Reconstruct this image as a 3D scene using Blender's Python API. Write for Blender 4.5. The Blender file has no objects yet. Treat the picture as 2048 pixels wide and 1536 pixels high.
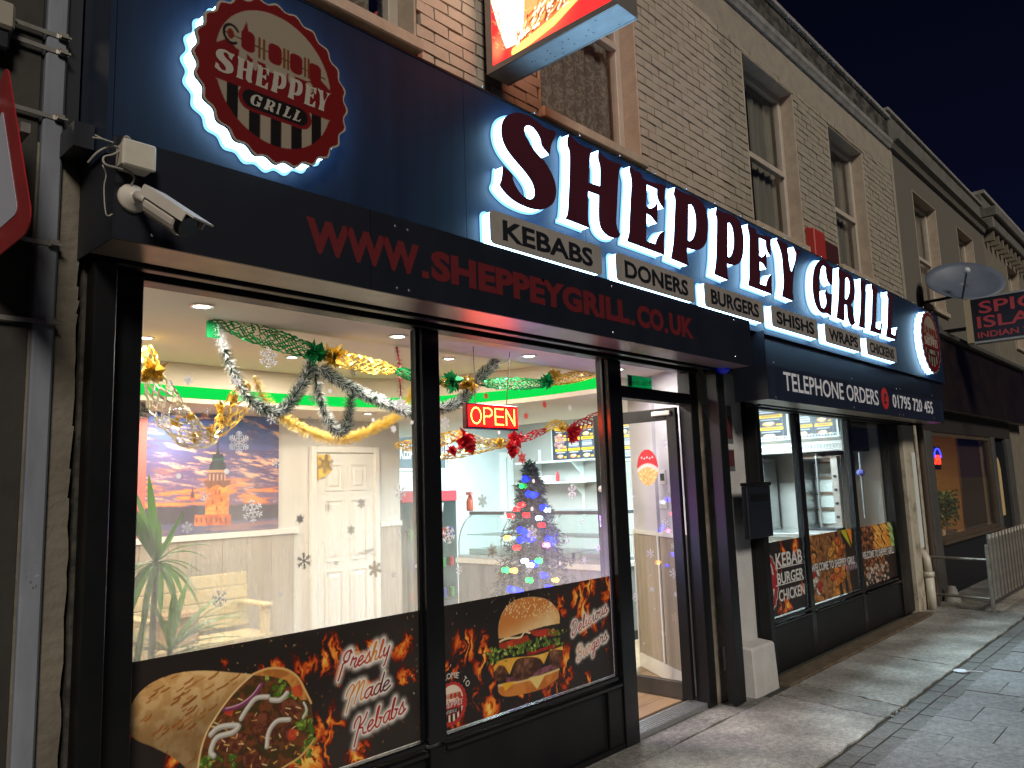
# Night-time takeaway shopfront, built object by object.
import bpy, math, random
import numpy as np
from mathutils import Vector, Matrix, noise as mnoise

random.seed(7)
rng = np.random.default_rng(7)
scene = bpy.context.scene
col = scene.collection
PI = math.pi
R = math.radians

# ------------------------------------------------------------------ camera
RIGHT = (0.68209891, -0.7304749, -0.03387468)
DOWN = (0.07466346, 0.11565086, -0.99047981)
FWD = (0.72743828, 0.67307599, 0.13342511)
CAM = Vector((0.0, -3.1, 1.675))
cam_d = bpy.data.cameras.new('street_camera')
cam_d.sensor_width = 36.0
cam_d.lens = 36.0 * 1540.0 / 2048.0
cam_d.clip_start = 0.05
cam_d.clip_end = 600.0
cam = bpy.data.objects.new('street_camera', cam_d)
col.objects.link(cam)
cam.matrix_world = Matrix(((RIGHT[0], -DOWN[0], -FWD[0], CAM.x), (RIGHT[1], -DOWN[1], -FWD[1], CAM.y),
                           (RIGHT[2], -DOWN[2], -FWD[2], CAM.z), (0, 0, 0, 1)))
scene.camera = cam

# ------------------------------------------------------------------ world, street light, exposure
world = bpy.data.worlds.new('World')
scene.world = world
world.use_nodes = True
nt = world.node_tree
nt.nodes.clear()
w_out = nt.nodes.new('ShaderNodeOutputWorld')
w_bg = nt.nodes.new('ShaderNodeBackground')
w_tc = nt.nodes.new('ShaderNodeTexCoord')
w_sep = nt.nodes.new('ShaderNodeSeparateXYZ')
w_rmp = nt.nodes.new('ShaderNodeValToRGB')
w_rmp.color_ramp.elements[0].position = 0.0
w_rmp.color_ramp.elements[0].color = (0.0036, 0.0046, 0.019, 1)
w_rmp.color_ramp.elements[1].position = 0.62
w_rmp.color_ramp.elements[1].color = (0.0009, 0.0012, 0.0042, 1)
nt.links.new(w_tc.outputs['Generated'], w_sep.inputs[0])
nt.links.new(w_sep.outputs['Z'], w_rmp.inputs[0])
nt.links.new(w_rmp.outputs[0], w_bg.inputs[0])
w_bg.inputs[1].default_value = 1.0
nt.links.new(w_bg.outputs[0], w_out.inputs[0])

sun_d = bpy.data.lights.new('street_light_sun', 'SUN')
sun_d.energy = 1.9
sun_d.angle = R(14)
sun_d.color = (1.0, 0.92, 0.80)
sun = bpy.data.objects.new('street_light_sun', sun_d)
col.objects.link(sun)
sun.rotation_euler = Vector((0.46, 0.80, -0.58)).to_track_quat('-Z', 'Y').to_euler()

vs = scene.view_settings
vs.view_transform = 'Standard'
vs.look = 'None'
vs.exposure = 0.0
vs.gamma = 1.0
vs.use_curve_mapping = False
scene.cycles.max_bounces = 9
scene.cycles.diffuse_bounces = 4
scene.cycles.glossy_bounces = 4
scene.cycles.transparent_max_bounces = 24
scene.cycles.transmission_bounces = 6
scene.cycles.sample_clamp_indirect = 6.0
scene.cycles.caustics_reflective = False
scene.cycles.caustics_refractive = False
scene.cycles.use_denoising = True


# ------------------------------------------------------------------ helpers
def ray(px, py):
    a, b = (px - 1024) / 1540.0, (py - 768) / 1540.0
    return Vector((RIGHT[i] * a + DOWN[i] * b + FWD[i] for i in range(3)))


def onY(px, py, y):
    d = ray(px, py)
    return CAM + d * ((y - CAM.y) / d.y)


def onX(px, py, x):
    d = ray(px, py)
    return CAM + d * ((x - CAM.x) / d.x)


def onZ(px, py, z):
    d = ray(px, py)
    return CAM + d * ((z - CAM.z) / d.z)


def zm(ox, oy, s):
    return lambda u, v: (ox + u / s, oy + v / s)


def tag(o, label=None, cat=None, group=None, kind=None):
    if label: o['label'] = label
    if cat: o['category'] = cat
    if group: o['group'] = group
    if kind: o['kind'] = kind
    return o


def thing(name, label, cat, loc=(0, 0, 0), group=None):
    o = bpy.data.objects.new(name, None)
    o.empty_display_size = 0.1
    col.objects.link(o)
    o.location = loc
    return tag(o, label, cat, group)


def adopt(o, parent):
    o.parent = parent
    p, t = parent, Vector((0, 0, 0))
    while p is not None:
        if p.type == 'EMPTY': t = t + Vector(p.location)
        p = p.parent
    o.matrix_parent_inverse = Matrix.Translation(-t) if parent.type == 'EMPTY' else Matrix.Identity(4)
    return o


def link_mesh(name, me, mat, parent=None):
    o = bpy.data.objects.new(name, me)
    col.objects.link(o)
    if mat is not None and not me.materials:
        for m in (mat if isinstance(mat, (list, tuple)) else [mat]): me.materials.append(m)
    if parent is not None: adopt(o, parent)
    return o


class MB:
    def __init__(self):
        self.v, self.f, self.mi, self.cur = [], [], [], 0

    def add(self, vs_, fs_):
        n = len(self.v)
        self.v.extend([tuple(p) for p in vs_])
        self.f.extend([tuple(i + n for i in f) for f in fs_])
        self.mi.extend([self.cur] * len(fs_))
        return self

    def box(self, x0, x1, y0, y1, z0, z1):
        return self.add([(x0, y0, z0), (x1, y0, z0), (x1, y1, z0), (x0, y1, z0), (x0, y0, z1), (x1, y0, z1), (x1, y1, z1), (x0, y1, z1)],
                        [(0, 3, 2, 1), (4, 5, 6, 7), (0, 1, 5, 4), (1, 2, 6, 5), (2, 3, 7, 6), (3, 0, 4, 7)])

    def hexa(self, p):  # 8 points, bottom loop then top loop
        return self.add(p, [(0, 3, 2, 1), (4, 5, 6, 7), (0, 1, 5, 4), (1, 2, 6, 5), (2, 3, 7, 6), (3, 0, 4, 7)])

    def quad(self, a, b, c, d):
        return self.add([a, b, c, d], [(0, 1, 2, 3)])

    def bar(self, a, b, w, h, up=(0, 0, 1)):
        a, b = Vector(a), Vector(b)
        d = (b - a).normalized()
        s = d.cross(Vector(up))
        if s.length < 1e-4: s = d.cross(Vector((1, 0, 0)))
        s.normalize()
        u = s.cross(d).normalized()
        s, u = s * w / 2, u * h / 2
        return self.hexa([a - s - u, a + s - u, a + s + u, a - s + u, b - s - u, b + s - u, b + s + u, b - s + u])

    def prism(self, pts, z0, z1):  # polygon in xy, extruded in z
        n = len(pts)
        vs_ = [(p[0], p[1], z0) for p in pts] + [(p[0], p[1], z1) for p in pts]
        fs_ = [tuple(range(n - 1, -1, -1)), tuple(range(n, 2 * n))] + [(i, (i + 1) % n, n + (i + 1) % n, n + i) for i in range(n)]
        return self.add(vs_, fs_)

    def slab(self, pts, y0, y1):  # polygon in xz, extruded in y
        n = len(pts)
        vs_ = [(p[0], y0, p[1]) for p in pts] + [(p[0], y1, p[1]) for p in pts]
        fs_ = [tuple(range(n)), tuple(range(2 * n - 1, n - 1, -1))] + [(n + i, n + (i + 1) % n, (i + 1) % n, i) for i in range(n)]
        return self.add(vs_, fs_)

    def tube(self, path, r, n=8, cap=True):
        path = [Vector(p) for p in path]
        m = len(path)
        rr = r if isinstance(r, (list, tuple)) else [r] * m
        up = None
        vs_, fs_ = [], []
        for i, p in enumerate(path):
            d = (path[min(i + 1, m - 1)] - path[max(i - 1, 0)])
            d = d.normalized() if d.length > 1e-9 else Vector((0, 0, 1))
            if up is None:
                up = Vector((0, 0, 1)) if abs(d.z) < .9 else Vector((1, 0, 0))
            s = d.cross(up).normalized()
            up = s.cross(d).normalized()
            for k in range(n):
                a = 2 * PI * k / n
                vs_.append(p + (s * math.cos(a) + up * math.sin(a)) * rr[i])
        for i in range(m - 1):
            for k in range(n):
                fs_.append((i * n + k, i * n + (k + 1) % n, (i + 1) * n + (k + 1) % n, (i + 1) * n + k))
        if cap:
            fs_.append(tuple(range(n - 1, -1, -1)))
            fs_.append(tuple(range((m - 1) * n, m * n)))
        return self.add(vs_, fs_)

    def lathe(self, c, prof, n=16, axis='z'):
        c = Vector(c)
        vs_, fs_ = [], []
        m = len(prof)
        for r, h in prof:
            for k in range(n):
                a = 2 * PI * k / n
                x, y = r * math.cos(a), r * math.sin(a)
                vs_.append(c + Vector({'z': (x, y, h), 'y': (x, h, y), 'x': (h, x, y)}[axis]))
        for i in range(m - 1):
            for k in range(n):
                fs_.append((i * n + k, i * n + (k + 1) % n, (i + 1) * n + (k + 1) % n, (i + 1) * n + k))
        fs_.append(tuple(range(n - 1, -1, -1)))
        fs_.append(tuple(range((m - 1) * n, m * n)))
        return self.add(vs_, fs_)

    def ball(self, c, rx, ry=None, rz=None, n=10, m=6):
        ry, rz = ry or rx, rz or rx
        vs_, fs_ = [], []
        for i in range(m + 1):
            t = PI * i / m
            for k in range(n):
                a = 2 * PI * k / n
                vs_.append((c[0] + rx * math.sin(t) * math.cos(a), c[1] + ry * math.sin(t) * math.sin(a), c[2] + rz * math.cos(t)))
        for i in range(m):
            for k in range(n):
                fs_.append((i * n + k, (i + 1) * n + k, (i + 1) * n + (k + 1) % n, i * n + (k + 1) % n))
        return self.add(vs_, fs_)

    def mesh(self, name):
        me = bpy.data.meshes.new(name)
        me.from_pydata(self.v, [], self.f)
        if any(self.mi): me.polygons.foreach_set('material_index', self.mi)
        me.update()
        return me

    def build(self, name, mat, parent=None, bevel=0.0, smooth=False):
        me = self.mesh(name)
        if smooth: me.polygons.foreach_set('use_smooth', [True] * len(me.polygons))
        o = link_mesh(name, me, mat, parent)
        if bevel:
            b = o.modifiers.new('edge', 'BEVEL')
            b.width = bevel
            b.segments = 1
            b.limit_method = 'ANGLE'
        return o


def bx(name, mat, parent, *a, bevel=0.0):
    return MB().box(*a).build(name, mat, parent, bevel)


def copy_tree(o, parent=None):
    c = o.copy()
    col.objects.link(c)
    if parent is not None: c.parent = parent
    for ch in list(o.children): copy_tree(ch, c)
    return c


def catmull(p, closed=False, seg=5, corner=None):
    p = [Vector(q) for q in p]
    n = len(p)
    out = []
    rngi = range(n) if closed else range(n - 1)

    def g(i): return p[i % n] if closed else p[max(0, min(n - 1, i))]

    def sharp(i):
        if corner is None: return False
        a, b = g(i) - g(i - 1), g(i + 1) - g(i)
        if a.length < 1e-9 or b.length < 1e-9: return True
        return a.angle(b) > corner
    for i in rngi:
        p0, p1, p2, p3 = g(i - 1), g(i), g(i + 1), g(i + 2)
        m1 = (p2 - p1) if sharp(i) else (p2 - p0) / 2
        m2 = (p2 - p1) if sharp(i + 1) else (p3 - p1) / 2
        for k in range(seg):
            t = k / seg
            h = (2 * t ** 3 - 3 * t ** 2 + 1, t ** 3 - 2 * t ** 2 + t, -2 * t ** 3 + 3 * t ** 2, t ** 3 - t ** 2)
            out.append(p1 * h[0] + m1 * h[1] + p2 * h[2] + m2 * h[3])
    if not closed: out.append(p[-1])
    return out


def loops_mesh(loops, y, thick, bevel=0.0):
    """Closed outlines in (x, z), holes allowed -> a solid standing on plane y, growing towards -y."""
    cu = bpy.data.curves.new('outline', 'CURVE')
    cu.dimensions = '2D'
    cu.fill_mode = 'BOTH'
    cu.extrude = max(0.0, thick / 2 - bevel)
    cu.bevel_depth = bevel
    cu.bevel_resolution = 1
    if bevel: cu.offset = -bevel
    for lp in loops:
        s = cu.splines.new('POLY')
        s.points.add(len(lp) - 1)
        for k, q in enumerate(lp): s.points[k].co = (q[0], q[1], 0, 1)
        s.use_cyclic_u = True
    o = bpy.data.objects.new('outline', cu)
    col.objects.link(o)
    dg = bpy.context.evaluated_depsgraph_get()
    me = bpy.data.meshes.new_from_object(o.evaluated_get(dg))
    bpy.data.objects.remove(o)
    bpy.data.curves.remove(cu)
    me.materials.clear()
    n = len(me.vertices)
    a = np.empty(n * 3)
    me.vertices.foreach_get('co', a)
    a = a.reshape(n, 3)
    b = np.stack([a[:, 0], y - thick / 2 - a[:, 2], a[:, 1]], 1)
    me.vertices.foreach_set('co', b.ravel())
    me.update()
    return me


_txt = {}


def text_raw(body, weight, spacing, thick):
    k = (body, weight, spacing, thick)
    if k not in _txt:
        cu = bpy.data.curves.new('lettering', 'FONT')
        cu.body = body
        cu.offset = weight
        cu.space_character = spacing
        cu.extrude = thick
        cu.resolution_u = 3
        o = bpy.data.objects.new('lettering', cu)
        col.objects.link(o)
        dg = bpy.context.evaluated_depsgraph_get()
        me = bpy.data.meshes.new_from_object(o.evaluated_get(dg))
        n = len(me.vertices)
        a = np.empty(n * 3)
        me.vertices.foreach_get('co', a)
        a = a.reshape(n, 3)
        fs_ = [tuple(p.vertices) for p in me.polygons]
        bpy.data.objects.remove(o)
        bpy.data.curves.remove(cu)
        bpy.data.meshes.remove(me)
        _txt[k] = (a, fs_)
    return _txt[k]


def text_on(name, body, quad, mat, parent, weight=0.0, spacing=1.0, thick=0.002, lift=0.001):
    """Lettering stretched over a flat quad given as top-left, top-right, bottom-right, bottom-left."""
    a, fs_ = text_raw(body, weight, spacing, 0.02)
    tl, tr, br, bl = [Vector(q) for q in quad]
    nrm = (tr - tl).cross(tl - bl).normalized()
    mn, mx = a.min(0), a.max(0)
    vs_ = []
    for x, y, z in a:
        u, v = (x - mn[0]) / (mx[0] - mn[0]), (y - mn[1]) / (mx[1] - mn[1])
        p = tl.lerp(tr, u) * v + bl.lerp(br, u) * (1 - v)
        vs_.append(p + nrm * (lift + thick * (z - mn[2]) / max(1e-6, mx[2] - mn[2])))
    return MB().add(vs_, fs_).build(name, mat, parent)


# ------------------------------------------------------------------ materials
_mats = {}


def rgb(r, g, b, k=1.0):
    f = lambda c: ((c / 255) / 12.92 if c / 255 <= .04045 else (((c / 255) + .055) / 1.055) ** 2.4)
    return (f(r) * k, f(g) * k, f(b) * k)


def mat(name, c, rough=.5, metal=0.0, c2=None, ns=8.0, stretch=(1, 1, 1), bump=0.0, bs=60.0, emit=None, es=0.0, trans=0.0, detail=5.0, ramp=(.35, .65), spec=None, coat=0.0, bdist=.01):
    if name in _mats: return _mats[name]
    m = bpy.data.materials.new(name)
    m.use_nodes = True
    t = m.node_tree
    N, L = t.nodes, t.links
    b = N['Principled BSDF']
    b.inputs['Base Color'].default_value = (*c, 1)
    b.inputs['Roughness'].default_value = rough
    b.inputs['Metallic'].default_value = metal
    if spec is not None: b.inputs['Specular IOR Level'].default_value = spec
    if coat: b.inputs['Coat Weight'].default_value = coat
    tc = None
    if c2 is not None or bump:
        tc = N.new('ShaderNodeTexCoord')
        mp = N.new('ShaderNodeMapping')
        mp.inputs['Scale'].default_value = stretch
        L.new(tc.outputs['Object'], mp.inputs[0])
    if c2 is not None:
        nz = N.new('ShaderNodeTexNoise')
        nz.inputs['Scale'].default_value = ns
        nz.inputs['Detail'].default_value = detail
        nz.inputs['Roughness'].default_value = .62
        rp = N.new('ShaderNodeValToRGB')
        rp.color_ramp.elements[0].position, rp.color_ramp.elements[1].position = ramp
        rp.color_ramp.elements[0].color = (*c, 1)
        rp.color_ramp.elements[1].color = (*c2, 1)
        L.new(mp.outputs[0], nz.inputs['Vector'])
        L.new(nz.outputs['Fac'], rp.inputs[0])
        L.new(rp.outputs[0], b.inputs['Base Color'])
    if bump:
        n2 = N.new('ShaderNodeTexNoise')
        n2.inputs['Scale'].default_value = bs
        n2.inputs['Detail'].default_value = 6
        bp = N.new('ShaderNodeBump')
        bp.inputs['Strength'].default_value = bump
        bp.inputs['Distance'].default_value = bdist
        L.new(mp.outputs[0], n2.inputs['Vector'])
        L.new(n2.outputs['Fac'], bp.inputs['Height'])
        L.new(bp.outputs[0], b.inputs['Normal'])
    if emit is not None:
        b.inputs['Emission Color'].default_value = (*emit, 1)
        b.inputs['Emission Strength'].default_value = es
    if trans:
        out = N['Material Output']
        tr = N.new('ShaderNodeBsdfTranslucent')
        tr.inputs[0].default_value = (*c, 1)
        mx = N.new('ShaderNodeMixShader')
        mx.inputs[0].default_value = trans
        L.new(b.outputs[0], mx.inputs[1])
        L.new(tr.outputs[0], mx.inputs[2])
        L.new(mx.outputs[0], out.inputs[0])
    _mats[name] = m
    return m


def glow(name, c, s):
    if name in _mats: return _mats[name]
    m = bpy.data.materials.new(name)
    m.use_nodes = True
    t = m.node_tree
    t.nodes.clear()
    e = t.nodes.new('ShaderNodeEmission')
    e.inputs[0].default_value = (*c, 1)
    e.inputs[1].default_value = s
    o = t.nodes.new('ShaderNodeOutputMaterial')
    t.links.new(e.outputs[0], o.inputs[0])
    _mats[name] = m
    return m


def printed(name, rough=.45, emit=0.0, base=1.0):
    """Flat print: its colours come from the sheet's own colour attribute."""
    if name in _mats: return _mats[name]
    m = bpy.data.materials.new(name)
    m.use_nodes = True
    t = m.node_tree
    b = t.nodes['Principled BSDF']
    a = t.nodes.new('ShaderNodeAttribute')
    a.attribute_name = 'print'
    b.inputs['Roughness'].default_value = rough
    t.links.new(a.outputs['Color'], b.inputs['Base Color'])
    if emit:
        t.links.new(a.outputs['Color'], b.inputs['Emission Color'])
        b.inputs['Emission Strength'].default_value = emit
    _mats[name] = m
    return m


def glass(name, fog=0.0, z_lo=0.8, z_hi=2.1, tint=(.97, .98, .98), streak=11.0):
    """Window glass: clear with a faint reflection, steamed up in runs towards its foot."""
    if name in _mats: return _mats[name]
    m = bpy.data.materials.new(name)
    m.use_nodes = True
    t = m.node_tree
    N, L = t.nodes, t.links
    N.clear()
    out = N.new('ShaderNodeOutputMaterial')
    tr = N.new('ShaderNodeBsdfTransparent')
    tr.inputs[0].default_value = (*tint, 1)
    gl = N.new('ShaderNodeBsdfGlossy')
    gl.inputs['Roughness'].default_value = .015
    fr = N.new('ShaderNodeFresnel')
    gb = N.new('ShaderNodeNewGeometry')
    ior = N.new('ShaderNodeMapRange')  # same index seen from either face of the sheet
    ior.inputs['To Min'].default_value = 1.33
    ior.inputs['To Max'].default_value = 1 / 1.33
    L.new(gb.outputs['Backfacing'], ior.inputs[0])
    L.new(ior.outputs[0], fr.inputs[0])
    mx = N.new('ShaderNodeMixShader')
    L.new(fr.outputs[0], mx.inputs[0])
    L.new(tr.outputs[0], mx.inputs[1])
    L.new(gl.outputs[0], mx.inputs[2])
    last = mx
    if fog:
        geo = N.new('ShaderNodeNewGeometry')
        mp = N.new('ShaderNodeMapping')
        mp.inputs['Scale'].default_value = (streak, 1, .55)
        L.new(geo.outputs['Position'], mp.inputs[0])
        nz = N.new('ShaderNodeTexNoise')
        nz.inputs['Scale'].default_value = 1.6
        nz.inputs['Detail'].default_value = 7
        nz.inputs['Roughness'].default_value = .68
        L.new(mp.outputs[0], nz.inputs['Vector'])
        r1 = N.new('ShaderNodeMapRange')
        r1.inputs['From Min'].default_value = .32
        r1.inputs['From Max'].default_value = .66
        L.new(nz.outputs['Fac'], r1.inputs[0])
        n3 = N.new('ShaderNodeTexNoise')
        n3.inputs['Scale'].default_value = 1.3
        n3.inputs['Detail'].default_value = 3
        L.new(geo.outputs['Position'], n3.inputs['Vector'])
        sp = N.new('ShaderNodeSeparateXYZ')
        L.new(geo.outputs['Position'], sp.inputs[0])
        ad = N.new('ShaderNodeMath')
        ad.operation = 'MULTIPLY_ADD'
        ad.inputs[1].default_value = -.7
        L.new(n3.outputs['Fac'], ad.inputs[0])
        L.new(sp.outputs['Z'], ad.inputs[2])
        r2 = N.new('ShaderNodeMapRange')
        r2.interpolation_type = 'SMOOTHSTEP'
        r2.inputs['From Min'].default_value = z_hi - .35
        r2.inputs['From Max'].default_value = z_lo - .35
        L.new(ad.outputs[0], r2.inputs[0])
        m1 = N.new('ShaderNodeMath')
        m1.operation = 'MULTIPLY_ADD'
        m1.inputs[1].default_value = .6
        m1.inputs[2].default_value = .4
        L.new(r1.outputs[0], m1.inputs[0])
        m2 = N.new('ShaderNodeMath')
        m2.operation = 'MULTIPLY'
        L.new(m1.outputs[0], m2.inputs[0])
        L.new(r2.outputs[0], m2.inputs[1])
        m3 = N.new('ShaderNodeMath')
        m3.operation = 'MULTIPLY'
        m3.inputs[1].default_value = fog
        L.new(m2.outputs[0], m3.inputs[0])
        tl = N.new('ShaderNodeBsdfTranslucent')
        tl.inputs[0].default_value = (.93, .94, .93, 1)
        mf = N.new('ShaderNodeMixShader')
        L.new(m3.outputs[0], mf.inputs[0])
        L.new(mx.outputs[0], mf.inputs[1])
        L.new(tl.outputs[0], mf.inputs[2])
        # the film of droplets also blurs what stands behind it
        rf = N.new('ShaderNodeBsdfRefraction')
        rf.inputs['IOR'].default_value = 1.0
        rf.inputs['Roughness'].default_value = .3
        rf.inputs[0].default_value = (.96, .97, .97, 1)
        mr = N.new('ShaderNodeMixShader')
        mr.inputs[0].default_value = .4
        L.new(tl.outputs[0], mr.inputs[1])
        L.new(rf.outputs[0], mr.inputs[2])
        L.new(mr.outputs[0], mf.inputs[2])
        last = mf
    L.new(last.outputs[0], out.inputs[0])
    _mats[name] = m
    return m


BLACK = mat('black_powder_coat', (.0045, .0048, .0055), .38, c2=(.008, .008, .009), ns=6, spec=.35)
BLACKR = mat('black_riser_panel', (.006, .006, .008), .42, c2=(.011, .011, .012), ns=3, bump=.05, bs=200, spec=.3)
NAVY = mat('navy_fascia_sheet', (.0042, .012, .030), .5, c2=(.007, .018, .044), spec=.3, ns=5, stretch=(2.4, 1, .16), bump=.03, bs=40)
NAVYDARK = mat('dark_shutter_sheet', (.0055, .0075, .014), .45, c2=(.009, .011, .018), ns=4, stretch=(1, 1, .3))
CHANNEL = mat('brown_shutter_channel', (.30, .25, .20), .33, metal=.3, c2=(.20, .17, .14), ns=5)
LEDBODY = glow('lit_acrylic_body', (.36, .68, 1.0), 12.5)
HALO = glow('added_halo_glow', (.22, .55, 1.0), 1.9)  # added glow imitating the halo round the signs, not a sign part
LEDSOFT = glow('lit_logo_body', (.40, .70, 1.0), 9.0)
MAROON = mat('maroon_letter_face', (.05, .008, .016), .45, c2=(.06, .010, .018), ns=3)
PLAQUE = mat('grey_plaque_face', (.30, .275, .25), .5, c2=(.25, .23, .21), ns=3)
INK = mat('black_vinyl_lettering', (.006, .007, .012), .5)
REDVINYL = mat('red_vinyl_lettering', (.11, .009, .012), .5)
WHITEVINYL = mat('white_vinyl_lettering', (.72, .73, .80), .5)
SCREW = mat('bright_screw_head', (.75, .76, .78), .25, metal=.9)
STEEL = mat('stainless_steel', (.55, .56, .56), .28, metal=.9, c2=(.45, .46, .46), ns=4, stretch=(1, 1, 12))
GALV = mat('galvanised_steel', (.25, .265, .31), .55, metal=.1, c2=(.17, .18, .215), ns=7, stretch=(1, 1, .25), bump=.08, bs=30)
CREAMW = mat('cream_wall_paint', (.64, .62, .58), .7, c2=(.61, .59, .55), ns=2)
CEIL = mat('beige_ceiling_paint', (.80, .73, .61), .7, c2=(.77, .70, .58), ns=1.5)
WHITEP = mat('white_gloss_paint', (.74, .73, .69), .4)
WHITEPLASTIC = mat('white_plastic', (.62, .58, .50), .4, c2=(.52, .48, .40), ns=9)

# ================================================================== SETTING: ground, road, pavement
ASPH = mat('asphalt', (.05, .05, .05), .9, c2=(.075, .075, .075), ns=40, bump=.4, bs=120)


def aggregate(name, c, c2, ns, fleck, big=(.55, 1.25)):
    """Worn concrete: cloudy stains, coarse sand grain and pale exposed stones."""
    m = mat(name, c, .85, c2=c2, ns=ns, bump=.75, bs=150, ramp=(.3, .7), bdist=.008)
    t = m.node_tree
    N, L = t.nodes, t.links
    b = N['Principled BSDF']
    src = b.inputs['Base Color'].links[0].from_socket
    tc = N.new('ShaderNodeTexCoord')
    out = src
    for sc_, lo, hi, a, z_ in ((2.1, .3, .7, big[0], big[1]), (170.0, .32, .68, .55, 1.45), (28.0, .35, .65, .8, 1.2)):
        nz = N.new('ShaderNodeTexNoise')
        nz.inputs['Scale'].default_value = sc_
        nz.inputs['Detail'].default_value = 4
        L.new(tc.outputs['Object'], nz.inputs['Vector'])
        mr = N.new('ShaderNodeMapRange')
        mr.inputs['From Min'].default_value, mr.inputs['From Max'].default_value = lo, hi
        mr.inputs['To Min'].default_value, mr.inputs['To Max'].default_value = a, z_
        L.new(nz.outputs['Fac'], mr.inputs[0])
        mx = N.new('ShaderNodeVectorMath')
        mx.operation = 'SCALE'
        L.new(out, mx.inputs[0])
        L.new(mr.outputs[0], mx.inputs['Scale'])
        out = mx.outputs[0]
    vo = N.new('ShaderNodeTexVoronoi')
    vo.inputs['Scale'].default_value = 75
    L.new(tc.outputs['Object'], vo.inputs['Vector'])
    lt = N.new('ShaderNodeMath')
    lt.operation = 'LESS_THAN'
    lt.inputs[1].default_value = .16
    L.new(vo.outputs['Distance'], lt.inputs[0])
    sp = N.new('ShaderNodeSeparateColor')
    L.new(vo.outputs['Color'], sp.inputs[0])
    gt = N.new('ShaderNodeMath')
    gt.operation = 'GREATER_THAN'
    gt.inputs[1].default_value = 1 - fleck
    L.new(sp.outputs[0], gt.inputs[0])
    mu = N.new('ShaderNodeMath')
    mu.operation = 'MULTIPLY'
    L.new(lt.outputs[0], mu.inputs[0])
    L.new(gt.outputs[0], mu.inputs[1])
    mc = N.new('ShaderNodeMix')
    mc.data_type = 'RGBA'
    L.new(mu.outputs[0], mc.inputs[0])
    L.new(out, mc.inputs[6])
    mc.inputs[7].default_value = (.5, .48, .45, 1)
    L.new(mc.outputs[2], b.inputs['Base Color'])
    return m


CONC = aggregate('worn_concrete', (.275, .272, .255), (.39, .385, .36), 5, .30)
CONC2 = aggregate('stained_concrete', (.20, .198, .185), (.30, .295, .275), 7, .2)
SLAB = aggregate('grey_paving_slab', (.20, .202, .21), (.26, .262, .27), 9, .10, (.75, 1.15))
SETT = aggregate('small_paving_block', (.165, .166, .165), (.225, .226, .222), 12, .08)
GRIT = mat('joint_grit', (.03, .03, .026), .95, c2=(.05, .052, .042), ns=50)
BROWNSTEP = mat('brown_stained_kerb', (.085, .062, .038), .85, c2=(.15, .115, .08), ns=9, bump=.4, bs=60)

g = bx('ground', GRIT, None, -150, 300, -150, 200, -.9, -.16)
tag(g, kind='structure')
rd = bx('road', ASPH, None, -60, 200, -14, -2.95, -.155, -.125)
tag(rd, kind='structure')
kb = thing('kerb', None, None)
tag(kb, kind='structure')
kme = MB().box(0, .91, -2.94, -2.82, -.15, 0).mesh('kerb_stone')
for i in range(-3, 34):
    o = link_mesh('kerb_stone', kme, CONC, kb)
    o.location.x = i * .92

pav = thing('pavement', None, None)
tag(pav, kind='structure')
bx('bedding', GRIT, pav, -4, 60, -2.82, .0, -.15, -.014)
# cracked concrete apron in front of the shops: bays poured between wandering joints


def wander(a, b, n, amp, seed):
    r_ = random.Random(seed)
    out = []
    for i in range(n + 1):
        t = i / n
        e = 0 if i in (0, n) else r_.uniform(-amp, amp)
        d = Vector((b[0] - a[0], b[1] - a[1]))
        nn = Vector((-d.y, d.x)).normalized()
        out.append((a[0] + d.x * t + nn.x * e, a[1] + d.y * t + nn.y * e))
    return out


def bay(x0, x0b, x1, x1b, yb, yf, m, seed):
    gp = .011
    lf = wander((x0 + gp, yb), (x0b + gp, yf), 14, .018, seed)
    rt = wander((x1 - gp, yb), (x1b - gp, yf), 14, .018, seed + 1)
    ft = wander(lf[-1], rt[-1], 18, .012, seed + 50)
    pts = lf + ft[1:-1] + rt[::-1]
    z = -.004 + .003 * (seed % 3)
    MB().prism(pts, -.05, z).build('concrete_bay', m, pav)


bays = [(-4, -4, 1.6, 1.7, CONC), (1.6, 1.7, 3.2, 3.3, CONC), (3.2, 3.3, 5.98, 5.86, CONC), (5.98, 5.86, 6.42, 6.2, CONC2),
        (6.42, 6.2, 7.86, 7.75, CONC), (7.86, 7.75, 10.35, 10.2, CONC), (10.35, 10.2, 13, 13, CONC2), (13, 13, 17, 17, CONC), (17, 17, 30, 30, CONC)]
for i, (a, b, c, d, m) in enumerate(bays):
    bay(a, b, c, d, -.02 if a > 9 or a < 3 else -.27, -1.12, m, 10 + i * 3)
bay(3.2, 3.3, 5.9, 5.9, -.02, -.25, CONC2, 90)
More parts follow.
